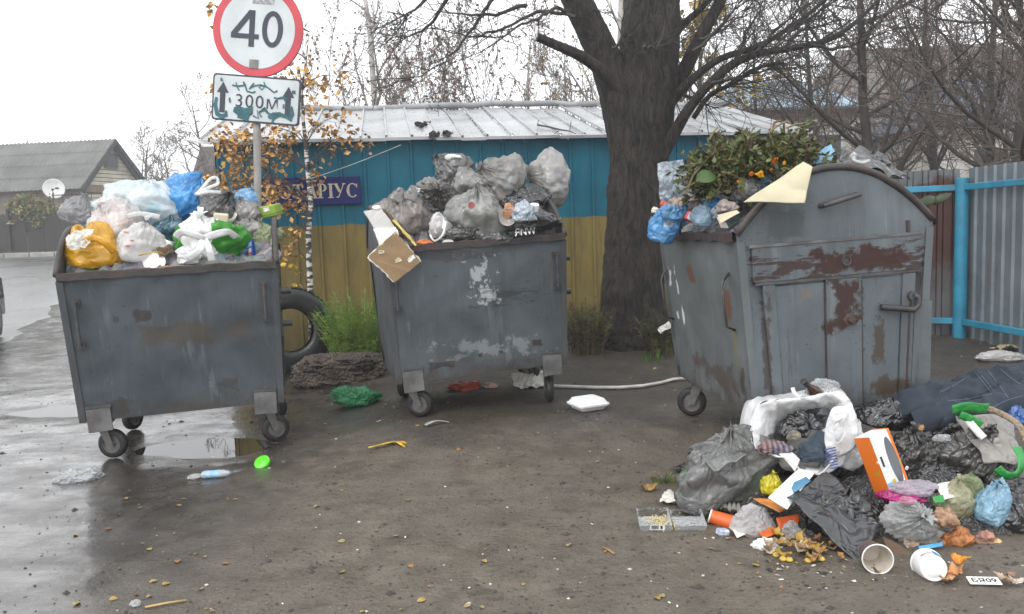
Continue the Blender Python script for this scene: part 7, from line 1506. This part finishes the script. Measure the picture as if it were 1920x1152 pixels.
# foam lunch box
fx = thing('foam_lunch_box', 'closed white foam lunch box before the middle bin', 'lunch box', tuple(lie(1105, 772)+Vector((0, .09, 0))), (0, 0, R(24)))
def frust(w0, w1, z0_, z1_, r_): return [[(x*s, y*s*.92, z) for x, y, _ in rrect(1, 1, .16, 0, 4)] for s, z in ((w0, z0_), (w1, z1_))]
def stack(levels, name):
    G_ = [[(x*s, y*s*.95, z) for x, y, _ in rrect(1, 1, .14, 0, 4)] for s, z in levels]; m = mb(); m.grid(np.swapaxes(np.array(G_), 0, 1), wrapu=True); k = len(G_[0]); m.add(G_[-1], [tuple(range(k))]); m.add(G_[0], [tuple(range(k-1, -1, -1))]); return m.build(name, m_foam, fx, True, sharp=35)
stack([(.19, .004), (.235, .035), (.255, .037), (.255, .043), (.24, .043)], 'base'); stack([(.24, .044), (.255, .044), (.255, .050), (.235, .052), (.195, .082), (.165, .086), (.16, .084)], 'lid')
m = mb(); q = [(970, 723), (1010, 727), (1060, 729), (1110, 731), (1160, 731), (1205, 728), (1240, 722), (1262, 716), (1285, 714)]; m.tube([lie(x, y)+Vector((0, 0, .018)) for x, y in q], .0135, 10); one(m, 'hose', mat('white_hose', (.58, .57, .53), .4, .1, 9, dirt=(.30, .27, .22), dirtamt=.5), 'white plastic hose lying on the ground behind the lunch box', 'hose')
# under the middle bin
p = lie(868, 738); m = bag_mesh((.16, .09, .05), 303, pleat=0, crink=.15, neck=0); m.xf(Matrix.Translation(p+Vector((0, .15, .03)))); one(m, 'red_packet', mat('dull_red_wrap', (.40, .06, .03), .4, .4, 9), 'red orange wrapper under the middle bin', 'wrapper')
p = lie(918, 732); m = bag_mesh((.08, .05, .03), 304, pleat=0, crink=.2, neck=0); m.xf(Matrix.Translation(p+Vector((0, .1, .02)))); one(m, 'orange_white_wrapper', mat('orange_white', (.60, .42, .32), .5, .5, 18), 'orange and white wrapper under the middle bin', 'wrapper')
p = lie(995, 728); one(sheet_mesh(.30, .16, 305, .14, .05).xf(Matrix.Translation(p+Vector((0, .05, .06))) @ Matrix.Rotation(R(30), 4, 'X')), 'white_packet', m_pap, 'off-white packet lying under the right of the middle bin', 'packet', thick=.004)
p = lie(818, 798); m = ribbon([p+Vector((-.075, -.03, .012)), p+Vector((-.03, -.01, .028)), p+Vector((.02, .01, .03)), p+Vector((.085, .035, .012))], lambda t: .035+.012*math.sin(t*7), Vector((0, 0, 1)), 8); one(m, 'white_film_strip', film('dirty_white_film', (.58, .58, .56), .3, .1), 'twisted white film strip beside the middle bin front wheel', 'film', thick=.004)
bp = thing('banana_peel', 'yellow banana peel on the ground before the middle bin', 'peel', tuple(lie(728, 838))); m_ban = mat('ripe_banana_peel', (.62, .38, .03), .5, .35, 18, dirt=(.25, .14, .04), dirtamt=.6); q = lie(728, 838)
for path in ([(.045, .03, .022), (.0, .0, .026), (-.06, -.015, .016), (-.125, -.03, .006)], [(.045, .03, .022), (.07, .0, .024), (.10, -.025, .012), (.115, -.05, .006)], [(.045, .03, .022), (.09, .035, .02), (.12, .02, .01)], [(.045, .03, .022), (.02, .045, .018), (-.03, .04, .006)]):
    solidify(ribbon([q+Vector(v2) for v2 in path], lambda t: .030*(1-.5*abs(2*t-1)), Vector((0, 0, 1)), 8).build('peel_strip', m_ban, bp, True, True), .003)
gl = lie(493, 874); m = mb(); m.lathe([(0, .022), (.044, .022), (.050, .017), (.051, 0), (.046, 0), (.045, .014), (0, .016)], Matrix.Translation(gl+Vector((0, 0, .016))) @ Matrix.Rotation(R(38), 4, 'X') @ Matrix.Rotation(R(-10), 4, 'Y'), 32); one(m, 'plastic_disc', mat('neon_green_plastic', (.10, .62, .02), .3, .05), 'bright green plastic lid on the wet ground', 'lid', sharp=40)
# blue and white bottle/wrapper in the wet
bo_ = thing('flattened_bottle', 'flattened white bottle with pale blue label in the wet before the left bin', 'bottle', tuple(lie(402, 896)), (0, 0, R(9)))
mb().lathe([(0, -.075), (.024, -.072), (.030, -.06), (.030, .055), (.018, .085), (.011, .095), (0, .096)], Matrix.Translation((0, 0, .022)) @ Matrix.Rotation(R(90), 4, 'Y') @ Matrix.Diagonal((.75, 1, 1, 1)), 22).build('bottle_body', film('milky_bottle', (.66, .70, .74), .22, .25, .05, .3), bo_, True)
mb().lathe([(.0306, -.05), (.0308, .035)], Matrix.Translation((0, 0, .022)) @ Matrix.Rotation(R(90), 4, 'Y') @ Matrix.Diagonal((.76, 1.01, 1, 1)), 22).build('label_band', mat('pale_blue_label', (.30, .48, .66), .35, .15, 30), bo_, True)
m = bag_mesh((.05, .035, .014), 309, pleat=0, crink=.22, neck=0, nu=36, nv=22); m.xf(Matrix.Translation((-.11, .005, .016))); m.build('torn_end', f_clear, bo_, True)
p = lie(140, 903); m = bag_mesh((.17, .085, .055), 310, pleat=0, crink=.18, neck=0, lump=.2, bottom=.25); m.xf(Matrix.Translation(p+Vector((.0, .04, .014)))); one(m, 'clear_wet_bag', film('wet_clear_bag', (.66, .68, .70), .15, .42, .08, .8, 16, .2), 'wet clear plastic bag on the asphalt before the left bin', 'bag')
p = lie(255, 1137); m = bag_mesh((.022, .02, .014), 311, pleat=0, crink=.2, neck=0, nu=30, nv=20); m.xf(Matrix.Translation(p+Vector((0, 0, .01)))); one(m, 'film_wad', f_clear, 'small clear wad on the wet ground at the bottom left', 'film')
m = mb(); m.tube([lie(272, 1143)+Vector((0, 0, .006)), lie(310, 1136)+Vector((0, 0, .009)), lie(350, 1130)+Vector((0, 0, .006))], .0045, 7); one(m, 'straw', mat('yellow_straw', (.55, .40, .14), .5), 'yellow straw lying in the puddle at the bottom left', 'straw')
p = lie(1215, 922); m = sheet_mesh(.095, .05, 314, .22, .05, -.2, 18, 12); m.xf(Matrix.Translation(p+Vector((0, 0, .014))) @ Matrix.Rotation(.2, 4, 'Z')); one(m, 'dry_leaf', mat('big_dry_leaf', (.34, .20, .06), .6, .4, 30), 'big curled dry leaf left of the grey bag', 'leaf', thick=.002)
m = mb(); q = lie(1140, 1035); m.tube([q+Vector((-.02, .03, .006)), q+Vector((0, 0, .008)), q+Vector((.022, -.045, .005))], .004, 6); m.tube([q+Vector((0, 0, .008)), q+Vector((-.018, -.02, .005))], .003, 5); one(m, 'twig', mat('orange_twig', (.42, .22, .07), .6), 'short orange brown twig in the open ground', 'twig')
p = lie(1890, 678); m = bag_mesh((.20, .10, .05), 316, pleat=0, crink=.18, neck=0); m.xf(Matrix.Translation(p+Vector((0, .05, .03)))); one(m, 'white_bag', f_whitec, 'white crumpled bag on the ground before the corrugated fence', 'bag')
p = lie(1895, 664); one(sheet_mesh(.26, .16, 317, .15, .05).xf(Matrix.Translation(p+Vector((.05, .1, .05)))), 'tan_paper', mat('tan_paper', (.40, .32, .18), .8), 'tan paper behind the white bag by the fence', 'paper', thick=.003)
m = mb(); q = at(1246, 615, 7.3); one(sheet_mesh(.13, .05, 318, .15, .05).xf(Matrix.Translation(q) @ rotm(70, -30, 0).to_4x4()), 'paper_scrap', m_pap, 'white paper scrap caught in the weeds by the domed bin', 'paper', thick=.002)
# car edge at the far left of the road
cp = Vector((at(-120, 560, 9.6).x, 9.9, 0)); car = thing('parked_car', 'dark car just entering at the left edge of the road', 'car', (cp.x-1.55, 11.2, gz(cp.x, 11)+.012), (0, 0, R(114)))
m_cp = mat('black_car_paint', (.012, .014, .022), .18, .2, 2, metal=.2)
prof = [(-2.1, .32), (-2.15, .62), (-2.05, .86), (-1.2, .95), (-.55, 1.38), (.75, 1.42), (1.55, 1.0), (2.05, .92), (2.15, .6), (2.1, .32)]
Gc = [[(x, s*.84*(1 if z < 1 else .80), z) for x, z in prof] for s in (-1, 1)]; m = mb(); k = len(prof); V0 = Gc[0]+Gc[1]
m.add(V0, [tuple(range(k-1, -1, -1)), tuple(range(k, 2*k))]+[(i, i+1, k+i+1, k+i) for i in range(k-1)]+[(k-1, 0, k, 2*k-1)]); m.build('body', m_cp, car)
m = mb()
for s in (-1, 1): m.slab([(-.95, s*.76, 1.02), (-.45, s*.70, 1.32), (.65, s*.70, 1.35), (1.25, s*.76, 1.04)], .01, Vector((0, s, 0)))
m.build('side_window', m_glassd, car)
for wx in (-1.35, 1.35):
    for s in (-1, 1):
        wv_ = mb(); wv_.lathe([(.19, -.1), (.30, -.1), (.32, -.07), (.32, .07), (.30, .1), (.19, .1)], Matrix.Translation((wx, s*.76, .32)) @ Matrix.Rotation(R(90), 4, 'X'), 24); w1 = wv_.build('wheel', m_tyreb, car, True)
        mb().lathe([(0, -.08), (.19, -.1), (.19, .1), (0, .08)], Matrix.Translation((wx, s*.76, .32)) @ Matrix.Rotation(R(90), 4, 'X'), 18).build('rim', m_hub, w1, True)
for s in (-1, 1): mb().box((-2.12, s*.6, .7), (.08, .34, .14), bev=.02).build('headlight', mat('headlight_glass', (.55, .62, .70), .1), car)
# fallen leaves
def leaf_proto(mm):
    n = 8; G_ = []
    for i in range(n+1):
        t = i/n; w_ = .36*math.sin(math.pi*t**.85)**.8; G_.append([(t-.5, -w_, .10*w_+.05*math.sin(t*4)), (t-.5, 0, .05*math.sin(t*4)), (t-.5, w_, .12*w_+.05*math.sin(t*4))])
    return mb().grid(np.array(G_)).mesh('fallen_leaf', mm, True)
protos = [leaf_proto(mat('fallen_yellow', (.38, .26, .06), .5, .3, 4)), leaf_proto(mat('fallen_orange', (.34, .17, .05), .55, .3, 4)), leaf_proto(mat('fallen_tan', (.33, .25, .12), .6, .3, 4)), leaf_proto(mat('fallen_brown', (.19, .10, .045), .6, .3, 4))]
def zone(px, py):
    if px < 560: return 'on the wet ground before the left bin' if py > 820 else 'on the wet ground around the left bin'
    if px > 1180: return 'on the mud near the spilled heap' if py > 830 else 'on the mud beside the domed bin'
    if py < 860: return 'on the mud around the middle bin'
    return 'on the open foreground mud left of centre' if px < 860 else 'on the open foreground mud right of centre'
rnd = random.Random(66)
LP = [(236, 937), (262, 955), (222, 967), (344, 937), (336, 950), (203, 993), (143, 1004), (280, 1032), (384, 1047), (333, 1055), (423, 1059), (288, 1093), (312, 1097), (213, 1126), (256, 1118), (280, 1121), (144, 1134), (377, 1107), (442, 938), (594, 952), (640, 1018), (765, 940), (790, 1130), (706, 998), (770, 1065), (1066, 1024), (680, 1150), (641, 1075), (876, 1140), (860, 845), (742, 1007), (1010, 814), (1176, 763), (1290, 1018), (1416, 1062), (1240, 1120), (1365, 1012), (602, 735), (725, 760), (735, 782), (782, 800), (1215, 690), (1228, 693), (1160, 692), (1120, 868), (1232, 1124), (904, 1142), (908, 1055), (120, 860), (508, 860)]
for i in range(112):
    if i < len(LP): px, py = LP[i]
    else: px = rnd.uniform(20, 1380); py = 650+500*rnd.random()**.8
    ci = rnd.choices((0, 1, 2, 3), (3, 3, 3, 3))[0] if i >= len(LP) else rnd.choice((0, 1, 2))
    q = gnd(px, py); o = bpy.data.objects.new('fallen_leaf', protos[ci]); C.objects.link(o)
    s = rnd.uniform(.024, .042) if i < len(LP) else rnd.uniform(.010, .024); o.scale = (s, s, s*rnd.uniform(.5, 2)); o.location = q+Vector((0, 0, .005)); o.rotation_euler = (rnd.gauss(0, .15), rnd.gauss(0, .15), rnd.uniform(0, 6.28))
    w_ = ('large ' if s > .034 else '')+('yellow', 'orange', 'tan', 'dark brown')[ci]
    tag(o, 'single %s fallen leaf lying %s' % (w_, zone(px, py)), 'leaf', 'fallen leaves on the ground: '+w_+' '+zone(px, py))
for i, (px, py) in enumerate([(670, 1033), (530, 1135), (954, 1035), (505, 880), (448, 822), (400, 858), (458, 820), (600, 968), (1255, 1134), (1270, 1140), (880, 1105), (1110, 985), (835, 915), (1192, 870), (935, 842), (1160, 845), (760, 1010), (905, 1042), (1208, 830), (1322, 1012), (700, 772), (716, 745), (1465, 1090), (660, 735), (622, 760), (708, 792), (690, 700), (590, 702)]):
    q = gnd(px, py); o = mb().box((0, 0, 0), (rnd.uniform(.008, .02), rnd.uniform(.005, .009), .004), bev=.0015).build('paper_bit', m_pap); o.location = q+Vector((0, 0, .004)); o.rotation_euler = (0, 0, rnd.uniform(0, 3))
    tag(o, 'tiny white paper scrap trodden %s' % zone(px, py), 'scrap', 'white scraps '+zone(px, py))

# fine litter crumbs trodden in around the heap
m = mb(); rnd = random.Random(91)
for i in range(420):
    px = rnd.choice((rnd.uniform(1260, 1900), rnd.gauss(1480, 90), rnd.uniform(560, 760))); py = rnd.uniform(935, 1110) if px > 1000 else rnd.uniform(700, 800)
    q = gnd(min(1915, px), py); s = rnd.uniform(.002, .0065)*(1.6 if rnd.random() < .1 else 1); a = rnd.uniform(0, 3.1); ca, sa = math.cos(a)*s, math.sin(a)*s; e = rnd.uniform(1, 2.6)
    m.add([q+Vector((ca*e-sa*k, sa*e+ca*k, .002+.4*s*j)) for e, k, j in ((e, .5, 0), (e*.2, 1, 1), (-e, .4, .4), (-e*.4, -1, .2), (e*.5, -.8, 1.2))], [(0, 1, 2, 3, 4)], rnd.choices((0, 1, 2, 3, 4), (4, 4, 3, 2, 1))[0])
tag(m.build('litter_crumbs', [mat('crumb_dark', (.04, .032, .026), .6), mat('crumb_tan', (.26, .18, .10), .6), mat('crumb_white', (.5, .48, .44), .6), mat('crumb_orange', (.42, .20, .05), .6), mat('crumb_green', (.12, .16, .05), .6)], world=True), 'fine crumbs of litter trodden into the mud around the heap', 'litter', kind='stuff')

# ------------------------------------------------------------------ damp autumn air
hz_ = mb().box((0, 85, 7), (300, 210, 18))
ho = hz_.build('haze', None); ho.data.materials.clear()
ht = NT('damp_air'); ht.t.nodes.remove(ht.out); ht.out = ht.n('OutputMaterial'); pv = ht.n('VolumePrincipled'); pv.inputs['Color'].default_value = (.93, .95, .97, 1); pv.inputs['Density'].default_value = .0028; pv.inputs['Anisotropy'].default_value = .2
ht.t.links.new(pv.outputs[0], ht.out.inputs['Volume']); ho.data.materials.append(ht.m); tag(ho, kind='stuff')
S.cycles.volume_bounces = 1
